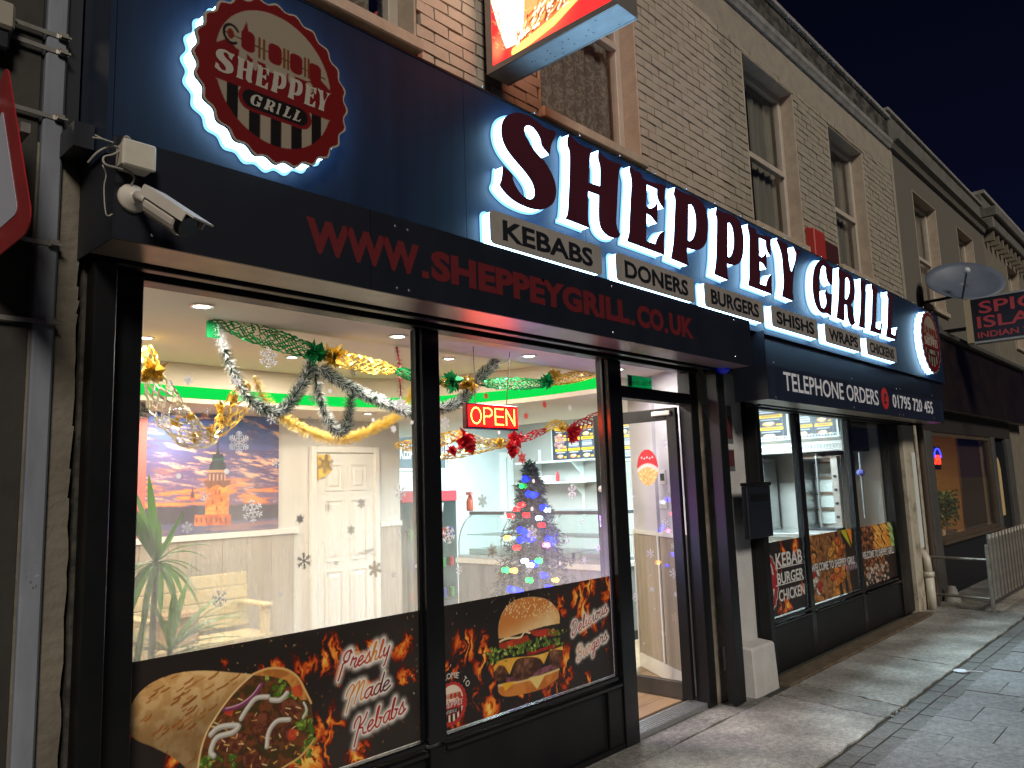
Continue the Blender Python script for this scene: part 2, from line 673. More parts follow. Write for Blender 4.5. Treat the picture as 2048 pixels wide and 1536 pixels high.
# a narrow course of blocks, then rows of staggered paving slabs
sv = MB().box(0, .19, 0, .105, -.04, 0).mesh('paving_block')
nblk = 0
for r_ in range(2):
    for i in range(0, 58):
        x = 2.2 + i * .2 + (.1 if r_ else 0)
        o = link_mesh('paving_block', sv, SETT, pav)
        o.location = (x, -1.255 - r_ * .118, -.006 + random.uniform(-.004, .002))
        o.rotation_euler.z = random.uniform(-.01, .01)
svs = []
for k in range(8):
    w, d = .412, (.432 if k < 4 else .212)
    ch = .009
    j = lambda: random.uniform(-.003, .003)
    p = [(ch + j(), j()), (w - ch, j()), (w + j(), ch), (w + j(), d - ch), (w - ch, d + j()), (ch, d + j()), (j(), d - ch), (j(), ch)]
    svs.append(MB().prism(p, -.045, 0).mesh('paving_slab'))
rest = MB()
for i in range(-9, 90):
    x = 5.705 + i * .42
    y = -1.362
    first = True
    while y > -2.8:
        half = first and i % 2 == 1
        first = False
        h = .22 if half else .44
        if -4 < i < 34 and y > -2.6:
            o = link_mesh('paving_slab', svs[(4 if half else 0) + (i * 3) % 4], SLAB, pav)
            o.location = (x, y - h + .004, -.003 + random.uniform(-.005, .004))
            o.rotation_euler = (random.uniform(-.006, .006), random.uniform(-.006, .006), random.uniform(-.006, .006))
        else: rest.box(x, x + .412, y - h + .004, y - .004, -.045, -.003)
        y -= h
tag(rest.build('far_slab', SLAB, pav), kind='stuff')
# rubble in the broken corner where the bays meet, and scattered grit
rub = MB()
for k in range(26):
    c = (6.05 + random.gauss(0, .08), -1.16 + random.gauss(0, .03), 0)
    s_ = random.uniform(.004, .013)
    rub.ball((c[0], c[1], .002), s_, s_ * random.uniform(.6, 1.2), s_ * .6, 5, 3)
for k in range(260):
    x, y = random.uniform(3.6, 10), random.uniform(-2.0, -.1)
    s_ = random.uniform(.002, .006)
    rub.ball((x, y, .001), s_, s_, s_ * .7, 4, 2)
tag(rub.build('gravel', mat('pale_grit', (.30, .29, .27), .9), None), 'loose pale grit and broken concrete on the pavement', 'grit', kind='stuff')
step = bx('shopfront_kerb', BROWNSTEP, None, 6.3, 10.45, -.25, -.065, -.03, .010, bevel=.006)
tag(step, 'low brown stained kerb along the foot of the second shop window', 'kerb')

# ================================================================== SETTING: rooms behind the glass
FLOORM = [mat('oak_plank_%s' % n, a, .38, c2=b, ns=5, stretch=(.35, 5, 1), ramp=(.3, .7)) for n, a, b in
          (('light', (.40, .27, .165), (.33, .21, .12)), ('mid', (.36, .24, .14), (.29, .185, .105)), ('dark', (.31, .20, .12), (.38, .255, .15)))]
fl = thing('interior_floor', None, None)
tag(fl, kind='structure')
bx('subfloor', GRIT, fl, 1.0, 10.35, .02, 6.3, -.1, .028)
pm = [MB().box(0, 1.196, 0, .146, .03, .04).mesh('floor_plank') for _ in range(3)]
for k in range(3): pm[k].materials.append(FLOORM[k])
for j in range(13):
    for i in range(3):
        o = link_mesh('floor_plank', pm[(i * 2 + j * 5) % 3], None, fl)
        o.location = (4.1 + i * 1.2 - (j % 3) * .4, .16 + j * .15, 0)
rest = MB()
for j in range(13, 40):
    for i in range(-2, 5): rest.box(4.1 + i * 1.2 - (j % 3) * .4, 5.296 + i * 1.2 - (j % 3) * .4, .16 + j * .15, .306 + j * .15, .03, .04)
tag(rest.build('far_plank', FLOORM[1], fl), kind='stuff')

ce = thing('interior_ceiling', None, None)
tag(ce, kind='structure')
bx('near_soffit', CEIL, ce, .98, 10.35, .03, .744, 2.6, 2.95)
bx('tray_ceiling', CEIL, ce, .98, 10.35, .746, 6.35, 2.80, 2.95)
# far soffit with a curved edge sweeping forward to the right, green light strip along it
edge = [(1.0, 3.22), (2.6, 3.22), (3.6, 3.24), (4.25, 3.2), (4.75, 3.0), (5.1, 2.6), (5.3, 2.1), (5.4, 1.6), (5.42, .75)]
edge = [tuple(p[:2]) for p in catmull([(a, b, 0) for a, b in edge], seg=5)]
MB().prism(edge + [(7.3, .75), (7.3, 6.34), (1.0, 6.34)], 2.47, 2.798).build('far_soffit', CEIL, ce)
gs = MB()
for a, b in zip(edge[:-1], edge[1:]):
    gs.hexa([(a[0], a[1] - .012, 2.512), (b[0], b[1] - .012, 2.512), (b[0], b[1] - .003, 2.512), (a[0], a[1] - .003, 2.512),
             (a[0], a[1] - .012, 2.605), (b[0], b[1] - .012, 2.605), (b[0], b[1] - .003, 2.605), (a[0], a[1] - .003, 2.605)])
tag(gs.build('light_strip', glow('green_strip_light', (.004, .50, .055), 1.7), None), 'glowing green light strip along the curved edge of the ceiling recess', 'strip light')

WOODGREY = mat('grey_oak_panel', (.42, .36, .29), .55, c2=(.30, .255, .205), ns=4, stretch=(5, 5, .22), ramp=(.3, .7))
wl = thing('interior_wall', None, None)
tag(wl, kind='structure')
bx('back_wall', CREAMW, wl, .98, 5.7, 4.0, 4.12, .03, 2.6)
bx('side_wall', CREAMW, wl, .86, .975, .03, 6.4, .03, 2.9)
bx('return_wall', CREAMW, wl, 5.6, 5.7, 4.122, 6.2, .03, 2.5)
KWALL = mat('pale_kitchen_wall', (.50, .54, .55), .5, c2=(.45, .50, .51), ns=2)
bx('kitchen_back_wall', KWALL, wl, 5.7, 10.0, 6.2, 6.3, .03, 2.8)
bx('party_wall', mat('grey_tiled_wall', (.40, .38, .35), .35, c2=(.36, .34, .32), ns=2), wl, 9.95, 10.35, .06, 6.3, .03, 2.8)
# slanted partition beside the door, dado panels with white trim
PA, PB = Vector((5.47, .13, 0)), Vector((6.05, 1.02, 0))
pd = (PB - PA).normalized()
pn = Vector((-pd.y, pd.x, 0))  # towards the customer side


def onpart(t, off, z): return PA + pd * t + pn * off + Vector((0, 0, z))


def pbox(t0, t1, o0, o1, z0, z1):
    return [onpart(t0, o0, z0), onpart(t1, o0, z0), onpart(t1, o1, z0), onpart(t0, o1, z0), onpart(t0, o0, z1), onpart(t1, o0, z1), onpart(t1, o1, z1), onpart(t0, o1, z1)]


LW = (PB - PA).length
MB().hexa(pbox(0, LW, -.12, 0, .03, 2.6)).build('partition', mat('lilac_white_wall', (.56, .55, .60), .6), wl)
for a, b in ((.03, .5), (.56, LW - .03)):
    MB().hexa(pbox(a, b, .001, .008, .17, 1.22)).build('dado_panel', WOODGREY, wl)
tr = MB()
for a, b in ((0, .53), (.53, LW)):
    tr.hexa(pbox(a, b, .001, .018, 1.223, 1.26)).hexa(pbox(a, b, .001, .018, .045, .167))
for a in (0.0, .512, LW - .028): tr.hexa(pbox(a, a + .028, .0085, .02, .168, 1.222))
tr.build('dado_trim', WHITEP, wl)
MB().hexa(pbox(.485, .535, .001, .03, 1.262, 2.6)).build('boxed_conduit', mat('lilac_white_wall', (.56, .55, .60)), wl)
# dado along the back wall, rail on top
for k in range(13):
    x0 = 1.0 + k * .255
    bx('dado_panel', WOODGREY, wl, x0, x0 + .251, 3.985, 3.998, .16, 1.29)
bx('dado_rail', WHITEP, wl, 1.0, 4.36, 3.965, 3.998, 1.292, 1.345)
bx('skirting', WHITEP, wl, 1.0, 4.36, 3.975, 3.998, .04, .158)
for k in range(2):
    x0 = 5.4 + k * .15
    bx('dado_panel', WOODGREY, wl, x0, x0 + .146, 3.985, 3.998, .05, 1.29)
bx('dado_rail', WHITEP, wl, 5.4, 5.7, 3.965, 3.998, 1.292, 1.345)

# ================================================================== BUILDINGS
PAINTA = mat('lit_pink_cream_brick_paint', (.47, .40, .33), .7, c2=(.39, .33, .27), ns=9, bump=.35, bs=55, bdist=.006)  # stronger pinkish light on the left bricks, put into their colour
PAINTB = mat('dim_buff_brick_paint', (.36, .315, .25), .75, c2=(.30, .26, .205), ns=8, bump=.35, bs=55, bdist=.006)  # dimmer light on the right bricks, put into a duller colour
MORTAR = mat('dark_painted_joint', (.085, .07, .055), .9, c2=(.26, .215, .17), ns=14, bump=.4, bs=50)
RENDER = mat('cream_render', (.35, .305, .245), .8, c2=(.27, .235, .19), ns=6, bump=.35, bs=70, bdist=.006)
REVEAL = mat('smooth_cream_reveal', (.47, .385, .30), .75, c2=(.38, .31, .24), ns=9, bump=.3, bs=45)
PARAPET = mat('stained_parapet', (.10, .09, .08), .9, c2=(.025, .024, .022), ns=5, stretch=(1, 1, 1.6), bump=.6, bs=30, ramp=(.42, .58))
COPING = mat('stone_coping', (.33, .31, .29), .8, c2=(.22, .21, .20), ns=9, bump=.3, bs=50)
PEBBLE = mat('grey_pebbledash', (.17, .155, .13), .95, c2=(.12, .108, .09), ns=60, bump=.9, bs=150, bdist=.01)
FRAMEU = mat('cream_window_frame', (.50, .43, .36), .5, c2=(.43, .37, .31), ns=6)
GLASSU = glass('dark_upper_glass')
CURTAIN = mat('plain_net_curtain', (.20, .18, .145), .9, c2=(.13, .118, .095), ns=3.5, stretch=(7, 1, .25))


def lace_mat():
    m = mat('floral_lace_curtain', (.12, .10, .085), .95)
    t = m.node_tree
    N, L = t.nodes, t.links
    tc = N.new('ShaderNodeTexCoord')
    vo = N.new('ShaderNodeTexVoronoi')
    vo.feature = 'SMOOTH_F1'
    vo.inputs['Scale'].default_value = 9
    vo.inputs['Smoothness'].default_value = .3
    nz = N.new('ShaderNodeTexNoise')
    nz.inputs['Scale'].default_value = 16
    nz.inputs['Detail'].default_value = 3
    mx = N.new('ShaderNodeVectorMath')
    mx.operation = 'MULTIPLY_ADD'
    mx.inputs[1].default_value = (.16, .16, .16)
    L.new(tc.outputs['Object'], nz.inputs['Vector'])
    L.new(nz.outputs['Color'], mx.inputs[0])
    L.new(tc.outputs['Object'], mx.inputs[2])
    L.new(mx.outputs[0], vo.inputs['Vector'])
    wv = N.new('ShaderNodeMath')
    wv.operation = 'PINGPONG'
    wv.inputs[1].default_value = .17
    L.new(vo.outputs['Distance'], wv.inputs[0])
    rp = N.new('ShaderNodeValToRGB')
    rp.color_ramp.elements[0].position, rp.color_ramp.elements[0].color = .05, (.115, .092, .075, 1)
    rp.color_ramp.elements[1].position, rp.color_ramp.elements[1].color = .16, (.22, .185, .15, 1)
    L.new(wv.outputs[0], rp.inputs[0])
    L.new(rp.outputs[0], N['Principled BSDF'].inputs['Base Color'])
    return m


LACE = lace_mat()


def cells(x0, x1, z0, z1, holes, y0, y1, m):
    xs = sorted({x0, x1, *[h[0] for h in holes], *[h[1] for h in holes]})
    zs = sorted({z0, z1, *[h[2] for h in holes], *[h[3] for h in holes]})
    xs = [x for x in xs if x0 <= x <= x1]
    zs = [z for z in zs if z0 <= z <= z1]
    for a, b in zip(xs[:-1], xs[1:]):
        for c, d in zip(zs[:-1], zs[1:]):
            if not any(h[0] <= a and b <= h[1] and h[2] <= c and d <= h[3] for h in holes): m.box(a, b, y0, y1, c, d)
    return m


W1, W2, W3, W4 = (1.25, 2.64, 4.19, 6.0), (3.73, 4.92, 4.17, 5.55), (6.86, 8.06, 4.13, 5.88), (9.08, 10.24, 4.13, 5.86)
HB = [W1, W2, W3, W4]
b1 = thing('brick_building', 'cream painted brick terrace building above the black takeaway shopfront', 'building', (6, 0, 0))
cells(.98, 11.45, 3.0, 6.36, HB, .012, .30, MB()).build('wall', MORTAR, b1)
bx('wall', MORTAR, b1, .98, 11.45, .02, .30, 2.62, 2.998)
# bricks, course by course
bm_var = []
for k in range(6):
    j = lambda a: random.uniform(-a, a)
    vsb = [(x + (j(.005)), y + (j(.003) if y < 0 else 0), z + j(.004)) for x, y, z in
           ((0, -.006, 0), (.214, -.006, 0), (.213, .03, 0), (0, .03, 0), (0, -.006, .064), (.213, -.006, .064), (.213, .03, .064), (0, .03, .064))]
    bm_var.append((MB().hexa(vsb).mesh('brick'), vsb))
for m_, _ in bm_var: m_.materials.append(PAINTA)
single, far = [], MB()
far.cur = 0
course = 0
z = 3.93
while z < 5.93:
    x = .99 + (.1125 if course % 2 else 0)
    while x < 11.4:
        x0, x1 = x, min(x + .214, 11.44)
        segs = [(x0, x1)]
        for hx0, hx1, hz0, hz1 in HB:
            if z + .066 > hz0 - .06 and z < hz1:
                ns_ = []
                for a, b in segs:
                    if b <= hx0 - .01 or a >= hx1 + .01: ns_.append((a, b))
                    else:
                        if a < hx0 - .05: ns_.append((a, hx0 - .012))
                        if b > hx1 + .05: ns_.append((hx1 + .012, b))
                segs = ns_
        for a, b in segs:
            if b - a > .035: single.append((a, b - a, z, 0 if a < 6.23 else 1))
        x += .225
    z += .0755
    course += 1
order = sorted(range(len(single)), key=lambda i: abs(single[i][0] - 4.0) + (0 if 2.6 < single[i][0] < 6.23 else 50) + (0 if single[i][2] < 5.7 else 6))
near = set(order[:298])
for i, (a, w, zz, side) in enumerate(single):
    me, vsb = bm_var[(i * 7) % 6]
    dy = random.uniform(-.004, .003) + (.004 if side else 0)
    if i in near:
        o = link_mesh('brick', me, None, b1)
        o.location = Vector((a, dy, zz))
        o.scale.x = w / .214
    else:
        far.cur = side
        far.add([(a + vx * w / .214, vy + dy, zz + vz) for vx, vy, vz in vsb], [(0, 3, 2, 1), (4, 5, 6, 7), (0, 1, 5, 4), (1, 2, 6, 5), (2, 3, 7, 6), (3, 0, 4, 7)])
tag(far.build('brick_course', [PAINTA, PAINTB], b1), kind='stuff')
bx('frieze', RENDER, b1, .98, 11.45, -.004, .011, 5.945, 6.30)
cor = MB()
prof = [(.012, 6.301), (-.03, 6.303), (-.05, 6.34), (-.065, 6.36), (-.075, 6.405), (-.045, 6.43), (.012, 6.43)]
n_ = len(prof)
cor.add([(.98, y, z_) for y, z_ in prof] + [(11.45, y, z_) for y, z_ in prof], [tuple(range(n_)), tuple(range(2 * n_ - 1, n_ - 1, -1))] + [(i, n_ + i, n_ + (i + 1) % n_, (i + 1) % n_) for i in range(n_)])
cor.build('cornice', COPING, b1)
bx('parapet', PARAPET, b1, .98, 11.45, -.03, .25, 6.431, 6.72)
for k in range(12):
    x0 = .98 + k * .874
    bx('coping_stone', COPING, b1, x0, x0 + .868, -.075, .3, 6.722, 6.785, bevel=.01)


def upper_window(b, op, style, curt, sill=True, back=None):
    x0, x1, z0, z1 = op
    f = .075
    yw = .135
    w = cells(x0 + .005, x1 - .005, z0 + .005, z1 - .005, [(x0 + f, x1 - f, z0 + f, z1 - f)], yw, yw + .06, MB()).build('window', FRAMEU, b, .004)
    zm_ = z0 + (z1 - z0) * (.47 if style == 'sash' else .70)
    bx('rail', FRAMEU, w, x0 + f, x1 - f, yw - .012, yw + .045, zm_ - .028, zm_ + .028)
    if style == 'sash':
        bx('pane', GLASSU, w, x0 + f, x1 - f, yw + .028, yw + .034, zm_ + .029, z1 - f)
        bx('pane', GLASSU, w, x0 + f, x1 - f, yw + .012, yw + .018, z0 + f, zm_ - .029)
    else:
        bx('pane', GLASSU, w, x0 + f, x1 - f, yw + .028, yw + .034, zm_ + .029, z1 - f)
        bx('pane', GLASSU, w, x0 + f, x1 - f, yw + .028, yw + .034, z0 + f, zm_ - .029)
    c = MB()
    nn = 40
    for side in curt:
        a, b_ = x0 + (x1 - x0) * side[0], x0 + (x1 - x0) * side[1]
        vs_ = []
        for i in range(nn + 1):
            t = i / nn
            yy = yw + .11 + .010 * math.sin(t * (b_ - a) * 46) + .006 * math.sin(t * (b_ - a) * 91 + 1)
            vs_ += [(a + (b_ - a) * t, yy, z0), (a + (b_ - a) * t, yy, z1)]
        c.add(vs_, [(2 * i, 2 * i + 2, 2 * i + 3, 2 * i + 1) for i in range(nn)])
    c.build('curtain', LACE if style == 'lace' else CURTAIN, w, smooth=True)
    bx('room_shade', mat('dark_room', (.02, .02, .02), .9), w, x0, x1, yw + .3, yw + .32, z0, z1)
    # smooth rendered reveals, head and sill
    r_ = MB().box(x0 - .012, x0 + .004, -.003, .3, z0 + .001, z1).box(x1 - .004, x1 + .012, -.003, .3, z0 + .001, z1).box(x0 + .0045, x1 - .0045, -.003, .3, z1 - .004, z1 + .012)
    r_.build('reveal', REVEAL, b, .004)
    if sill: bx('sill', REVEAL, b, x0 - .03, x1 + .03, -.05, .134, z0 - .075, z0 + .0005, bevel=.008)


upper_window(b1, W1, 'lace', [(.02, .9)])
upper_window(b1, W2, 'lace', [(.02, .98)])
upper_window(b1, W3, 'sash', [(.5, .98), (0, .2)])
upper_window(b1, W4, 'sash', [(.45, .98)])

W5, W6 = (12.45, 13.7, 4.2, 5.95), (15.05, 16.2, 4.2, 5.98)
b2 = thing('rendered_building', 'grey pebbledashed building right of the painted brick one', 'building', (14, 0, 0))
cells(11.45, 17.1, 2.4, 6.42, [W5, W6], 0, .3, MB()).build('wall', PEBBLE, b2)
bx('render_band', RENDER, b2, 11.452, 11.56, -.012, -.001, 3.9, 6.3, bevel=.004)
prof2 = [(-.001, 6.30), (-.05, 6.31), (-.08, 6.38), (-.14, 6.42), (-.001, 6.45)]
n_ = len(prof2)
MB().add([(11.452, y, z_) for y, z_ in prof2] + [(17.1, y, z_) for y, z_ in prof2], [tuple(range(n_)), tuple(range(2 * n_ - 1, n_ - 1, -1))] + [(i, n_ + i, n_ + (i + 1) % n_, (i + 1) % n_) for i in range(n_)]).build('cornice', PEBBLE, b2)
bx('parapet', mat('weathered_render', (.16, .15, .135), .9, c2=(.10, .095, .085), ns=4), b2, 11.452, 17.1, -.02, .25, 6.451, 6.87)
bx('coping', COPING, b2, 11.452, 17.1, -.06, .3, 6.872, 6.93, bevel=.01)
upper_window(b2, W5, 'sash', [(.1, .95)])
upper_window(b2, W6, 'sash', [(.3, .95)])
W7 = (19.2, 20.4, 4.3, 6.1)
b3 = thing('corniced_building', 'tan building with a bracketed cornice at the far end of the terrace', 'building', (20, 0, 0))
TAN = mat('tan_render', (.20, .17, .13), .9, c2=(.15, .13, .10), ns=5)
cells(17.1, 30, 0, 6.3, [W7], .0, .3, MB()).build('wall', TAN, b3)
upper_window(b3, W7, 'sash', [(.2, .95)])
bx('cornice', mat('weathered_render', (.16, .15, .135)), b3, 17.102, 30, -.30, -.001, 6.62, 6.82, bevel=.02)
bx('cornice', mat('weathered_render', (.16, .15, .135)), b3, 17.102, 30, -.22, -.001, 6.38, 6.618, bevel=.02)
bme = MB().slab([(0, 0), (.09, 0), (.09, -.2), (0, -.2)], -.17, -.0005).mesh('bracket')
for k in range(22):
    o = link_mesh('bracket', bme, TAN, b3)
    o.location = (17.25 + k * .42, 0, 6.379)
bx('parapet', mat('weathered_render', (.16, .15, .135)), b3, 17.102, 30, -.06, .25, 6.822, 7.12)
bx('coping', COPING, b3, 17.102, 30, -.12, .3, 7.122, 7.19)

# ================================================================== FASCIA, SHUTTER BOXES, SIGNS
YF, YS = -.40, -.46
fa = thing('fascia_board', 'long navy fascia board running above both shop windows behind the lit letters', 'fascia', (6, -.2, 3.3))
seams = [.93, 2.62, 3.62, 4.98, 6.9, 8.8, 11.42]
for a, b in zip(seams[:-1], seams[1:]): bx('fascia_panel', NAVY, fa, a + .0015, b - .0015, YF, YF + .02, 2.86, 3.775)
bx('top_cap', BLACK, fa, .93, 11.42, YF - .004, -.006, 3.777, 3.79)
bx('end_panel', NAVY, fa, 11.421, 11.44, YF, -.006, 2.86, 3.79)
bx('end_panel', NAVY, fa, .91, .929, YF, -.13, 2.86, 3.79)
bx('underside', BLACK, fa, 5.62, 11.42, YF + .021, -.01, 2.86, 2.88)
sc = MB()
for x in [k * .42 + 2.75 for k in range(21)]: sc.ball((x, YF - .012, 3.794), .006, n=6, m=4)
sc.build('trim_stud', SCREW, fa)


def screws(parent, pts, y, r=.008):
    me = MB().lathe((0, 0, 0), [(r, 0), (r, -.002), (r * .6, -.0045), (.0005, -.005)], 8, 'y').mesh('screw')
    for p in pts:
        o = link_mesh('screw', me, SCREW, parent)
        o.location = Vector((p[0], y, p[1])) + o.location


def P2(px, py, y):
    p = onY(px, py, y)
    return (p.x, p.z)


# shutter box with the web address
sb = thing('shutter_box', 'long black roller shutter box with a red web address over the left window and door', 'shutter box', (3.2, -.3, 2.7))
zb, zt = 2.545, 2.905
bx('front_panel', NAVYDARK, sb, .925, 1.975, YS, YS + .012, zb, zt)
bx('front_panel', NAVYDARK, sb, 1.978, 5.60, YS, YS + .012, zb, zt)
bx('top_sheet', NAVYDARK, sb, .925, 5.60, YS + .0125, YF - .001, zt - .01, zt)
bx('end_cap', NAVYDARK, sb, .92, .9245, YS, -.125, zb, zt)
bx('end_cap', NAVYDARK, sb, 5.6005, 5.61, YS, -.02, zb, zt)
bx('underside', CHANNEL, sb, .926, 5.599, YS + .013, -.235, zb + .002, zb + .012)
bx('bottom_bar', BLACK, sb, .97, 5.58, -.20, -.15, 2.535, 2.56, bevel=.004)
sl = MB()
for k in range(4): sl.box(.97, 5.58, -.185, -.165, 2.562 + k * .07, 2.628 + k * .07)
sl.build('shutter_slat', BLACK, sb)
bx('back_channel', CHANNEL, sb, .97, 5.59, -.135, -.075, 2.62, 2.64)
for k in range(2): bx('guide_rail', BLACK, sb, *((.955, 1.03) if k == 0 else (5.475, 5.598)), -.215, -.125, .02, 2.534, bevel=.004)
q = [onY(613, 430, YS), onY(1389, 640, YS), onY(1386, 678, YS), onY(635, 508, YS)]
zt_ = (q[0].z + q[1].z) / 2
zb_ = (q[2].z + q[3].z) / 2
xl, xr = (q[0].x + q[3].x) / 2, (q[1].x + q[2].x) / 2
for w, u0, v0, u1, v1 in (('WWW', 612, 432, 838, 494), ('SHEPPEYGRILL', 862, 500, 1259, 607), ('CO', 1274, 611, 1327, 625), ('UK', 1339, 629, 1387, 641)):
    xa, xb = onY(u0, v0 + 20, YS).x, onY(u1, v1 + 20, YS).x
    text_on('web_address', w, [(xa, YS, zt_), (xb, YS, zt_), (xb, YS, zb_), (xa, YS, zb_)], REDVINYL, sb, weight=.05, spacing=1.03, thick=.0008, lift=.0005)
for u, v in ((851, 552), (1266, 648), (1333, 664)):
    c = onY(u, v, YS)
    bx('full_stop', REDVINYL, sb, c.x - .02, c.x + .02, YS - .0013, YS - .0005, zb_, zb_ + .032)
screws(sb, [P2(x, y, YS) for x, y in ((790, 452), (815, 460), (794, 576), (818, 581), (1223, 573), (1226, 665), (1467, 640), (1471, 713), (303, 470))], YS, .006)

# shutter box with the telephone number
sb2 = thing('shutter_box', 'short black shutter box lettered with telephone orders over the right window', 'shutter box', (8.5, -.3, 2.5))
zb2, zt2 = 2.305, 2.585
XT0, XT1 = 5.86, 10.95
bx('front_panel', mat('dark_blue_shutter_sheet', (.010, .015, .030), .4, c2=(.016, .023, .042), ns=4, stretch=(1.5, 1, .3)), sb2, XT0, XT1, YS, YS + .012, zb2, zt2)
bx('end_cap', NAVYDARK, sb2, XT0 - .008, XT0 - .0005, YS, -.17, zb2, 2.858)
bx('end_cap', NAVYDARK, sb2, XT1 + .0005, XT1 + .008, YS, -.02, zb2, zt2)
bx('top_sheet', BLACK, sb2, XT0, XT1, YS + .0125, -.03, zt2 - .012, zt2)
bx('upper_panel', NAVYDARK, sb2, XT0, 11.40, YF + .03, YF + .042, zt2 + .001, 2.859)
bx('underside', CHANNEL, sb2, XT0, XT1, YS + .013, -.235, zb2 + .002, zb2 + .012)
bx('bottom_bar', BLACK, sb2, 6.3, 10.4, -.20, -.15, 2.30, 2.325)
bx('back_channel', BLACK, sb2, 6.3, 10.4, -.14, -.07, 2.33, 2.36)
q = [onY(1566, 745, YS), onY(1755, 779, YS), onY(1752, 809, YS), onY(1570, 783, YS)]
zt_, zb_ = (q[0].z + q[1].z) / 2, (q[2].z + q[3].z) / 2
text_on('lettering', 'TELEPHONE ORDERS', [(q[0].x, YS, zt_), (q[1].x, YS, zt_), (q[1].x, YS, zb_), (q[0].x, YS, zb_)], WHITEVINYL, sb2, weight=.012, thick=.0008, lift=.0005)
q2 = [onY(1784, 790, YS), onY(1864, 803, YS)]
for w, t0, t1 in (('01795', 0, .415), ('720', .475, .705), ('455', .765, 1.0)):
    xa, xb = q2[0].x + (q2[1].x - q2[0].x) * t0, q2[0].x + (q2[1].x - q2[0].x) * t1
    text_on('telephone_digits', w, [(xa, YS, zt_ - .005), (xb, YS, zt_ - .005), (xb, YS, zb_ + .005), (xa, YS, zb_ + .005)], WHITEVINYL, sb2, weight=.02, thick=.0008, lift=.0005)
cx, cz = P2(1770, 797, YS)
MB().lathe((cx, YS - .0005, cz), [(.002, -.0008), (.115, -.0008), (.115, 0)][::-1], 28, 'y').build('telephone_disc', mat('bright_red_vinyl', (.55, .03, .03), .45), sb2)
hp = [Vector((cx + .045 * math.cos(a) + .02, YS - .0015, cz + .055 * math.sin(a) - .01)) for a in np.linspace(1.9, 3.9, 9)]
MB().tube(hp, [.022, .022, .012, .01, .01, .01, .012, .022, .022], 6).build('handset', INK, sb2)
screws(sb2, [P2(x, y, YS) for x, y in ((1547, 725), (1552, 795), (1703, 757), (1708, 815), (1793, 778), (1800, 778), (1799, 829), (1807, 830), (1864, 791), (1868, 837))], YS, .008)

# big lettering ------------------------------------------------------------
zA, zB, zC = zm(970, 210, 4.388), zm(1280, 320, 4.267), zm(1600, 480, 5.487)
G_S = [(zA, p) for p in [(612, 225), (560, 213), (500, 178), (440, 128), (380, 92), (300, 68), (235, 74), (190, 98), (160, 140), (148, 200), (150, 260), (165, 320), (195, 385), (245, 455), (300, 520), (355, 585), (405, 655), (432, 715), (440, 770), (430, 810), (400, 825), (365, 815), (320, 780), (280, 725), (250, 660), (237, 605), (160, 533), (158, 580), (150, 650), (135, 690), (140, 715), (180, 768), (240, 825), (310, 868), (400, 905), (480, 918), (540, 905), (590, 873), (615, 830), (627, 770), (622, 700), (600, 630), (562, 550), (520, 488), (460, 425), (410, 360), (365, 285), (348, 225), (355, 190), (385, 178), (425, 195), (465, 245), (492, 300), (505, 358), (572, 440), (580, 360), (600, 310), (625, 262)]]
G_H = [(zA, p) for p in [(745, 250), (770, 285), (830, 340), (900, 375), (945, 385), (925, 440), (918, 520), (912, 680), (1015, 712), (1015, 545), (997, 470), (1000, 390), (1025, 430), (1080, 475), (1150, 505), (1195, 515), (1180, 570), (1170, 680), (1160, 900), (1155, 1030), (1170, 1100), (1190, 1130), (1175, 1160), (1130, 1165), (1080, 1145), (1035, 1100), (1010, 1040), (1003, 960), (1005, 790), (908, 755), (905, 900), (905, 1000), (925, 1080), (705, 995), (730, 950), (740, 800), (748, 600), (748, 420), (728, 350), (730, 290)]]
G_E = [(zA, p) for p in [(1280, 530), (1310, 570), (1370, 600)]] + [(zB, p) for p in [(30, 160), (100, 188), (220, 215), (215, 300), (210, 412), (195, 398), (165, 350), (150, 300), (150, 248), (60, 208), (55, 392), (90, 412), (130, 392), (153, 355), (150, 542), (130, 520), (100, 480), (58, 455), (55, 690), (135, 717), (150, 670), (180, 622), (215, 603), (208, 700), (210, 810)]] + [(zA, p) for p in [(1250, 1195), (1270, 1120), (1275, 1000), (1285, 800), (1290, 660), (1272, 570)]]
G_P = [(zB, p) for p in [(305, 225), (320, 248), (370, 275), (440, 300), (510, 340), (560, 410), (580, 500), (582, 600), (570, 690), (540, 745), (490, 768), (440, 760), (405, 748), (405, 830), (417, 902), (268, 840), (290, 700), (300, 500), (305, 340), (290, 290)]]
G_Ph = [(zB, p) for p in [(415, 382), (440, 378), (465, 420), (480, 500), (478, 590), (460, 660), (430, 690), (412, 685)]]
G_Y = [(zB, p) for p in [(1175, 660), (1210, 695), (1260, 712), (1265, 800), (1280, 900), (1295, 960), (1325, 870), (1335, 800), (1310, 738), (1350, 768), (1392, 762), (1360, 800), (1325, 900), (1310, 1000), (1305, 1100), (1312, 1205), (1215, 1165), (1230, 1060), (1225, 960), (1215, 830), (1195, 750), (1170, 690)]]
G_G = [(zC, p) for p in [(330, 285), (300, 245), (250, 213), (205, 235), (165, 300), (147, 390), (143, 500), (150, 600), (170, 690), (205, 765), (250, 803), (300, 805), (345, 838), (352, 740), (358, 590), (335, 592), (310, 580), (288, 545), (275, 580), (290, 640), (292, 700), (268, 748), (238, 735), (222, 660), (218, 520), (222, 400), (235, 310), (260, 283), (285, 300), (290, 370), (305, 440), (335, 490), (355, 485), (362, 420), (365, 300)]]
G_R = [(zC, p) for p in [(435, 298), (470, 338), (520, 362), (570, 398), (600, 465), (607, 550), (600, 640), (562, 712), (585, 745), (592, 800), (602, 880), (614, 906), (580, 936), (550, 915), (528, 850), (522, 790), (518, 715), (492, 708), (490, 780), (492, 892), (405, 855), (425, 650), (432, 450), (425, 350)]]
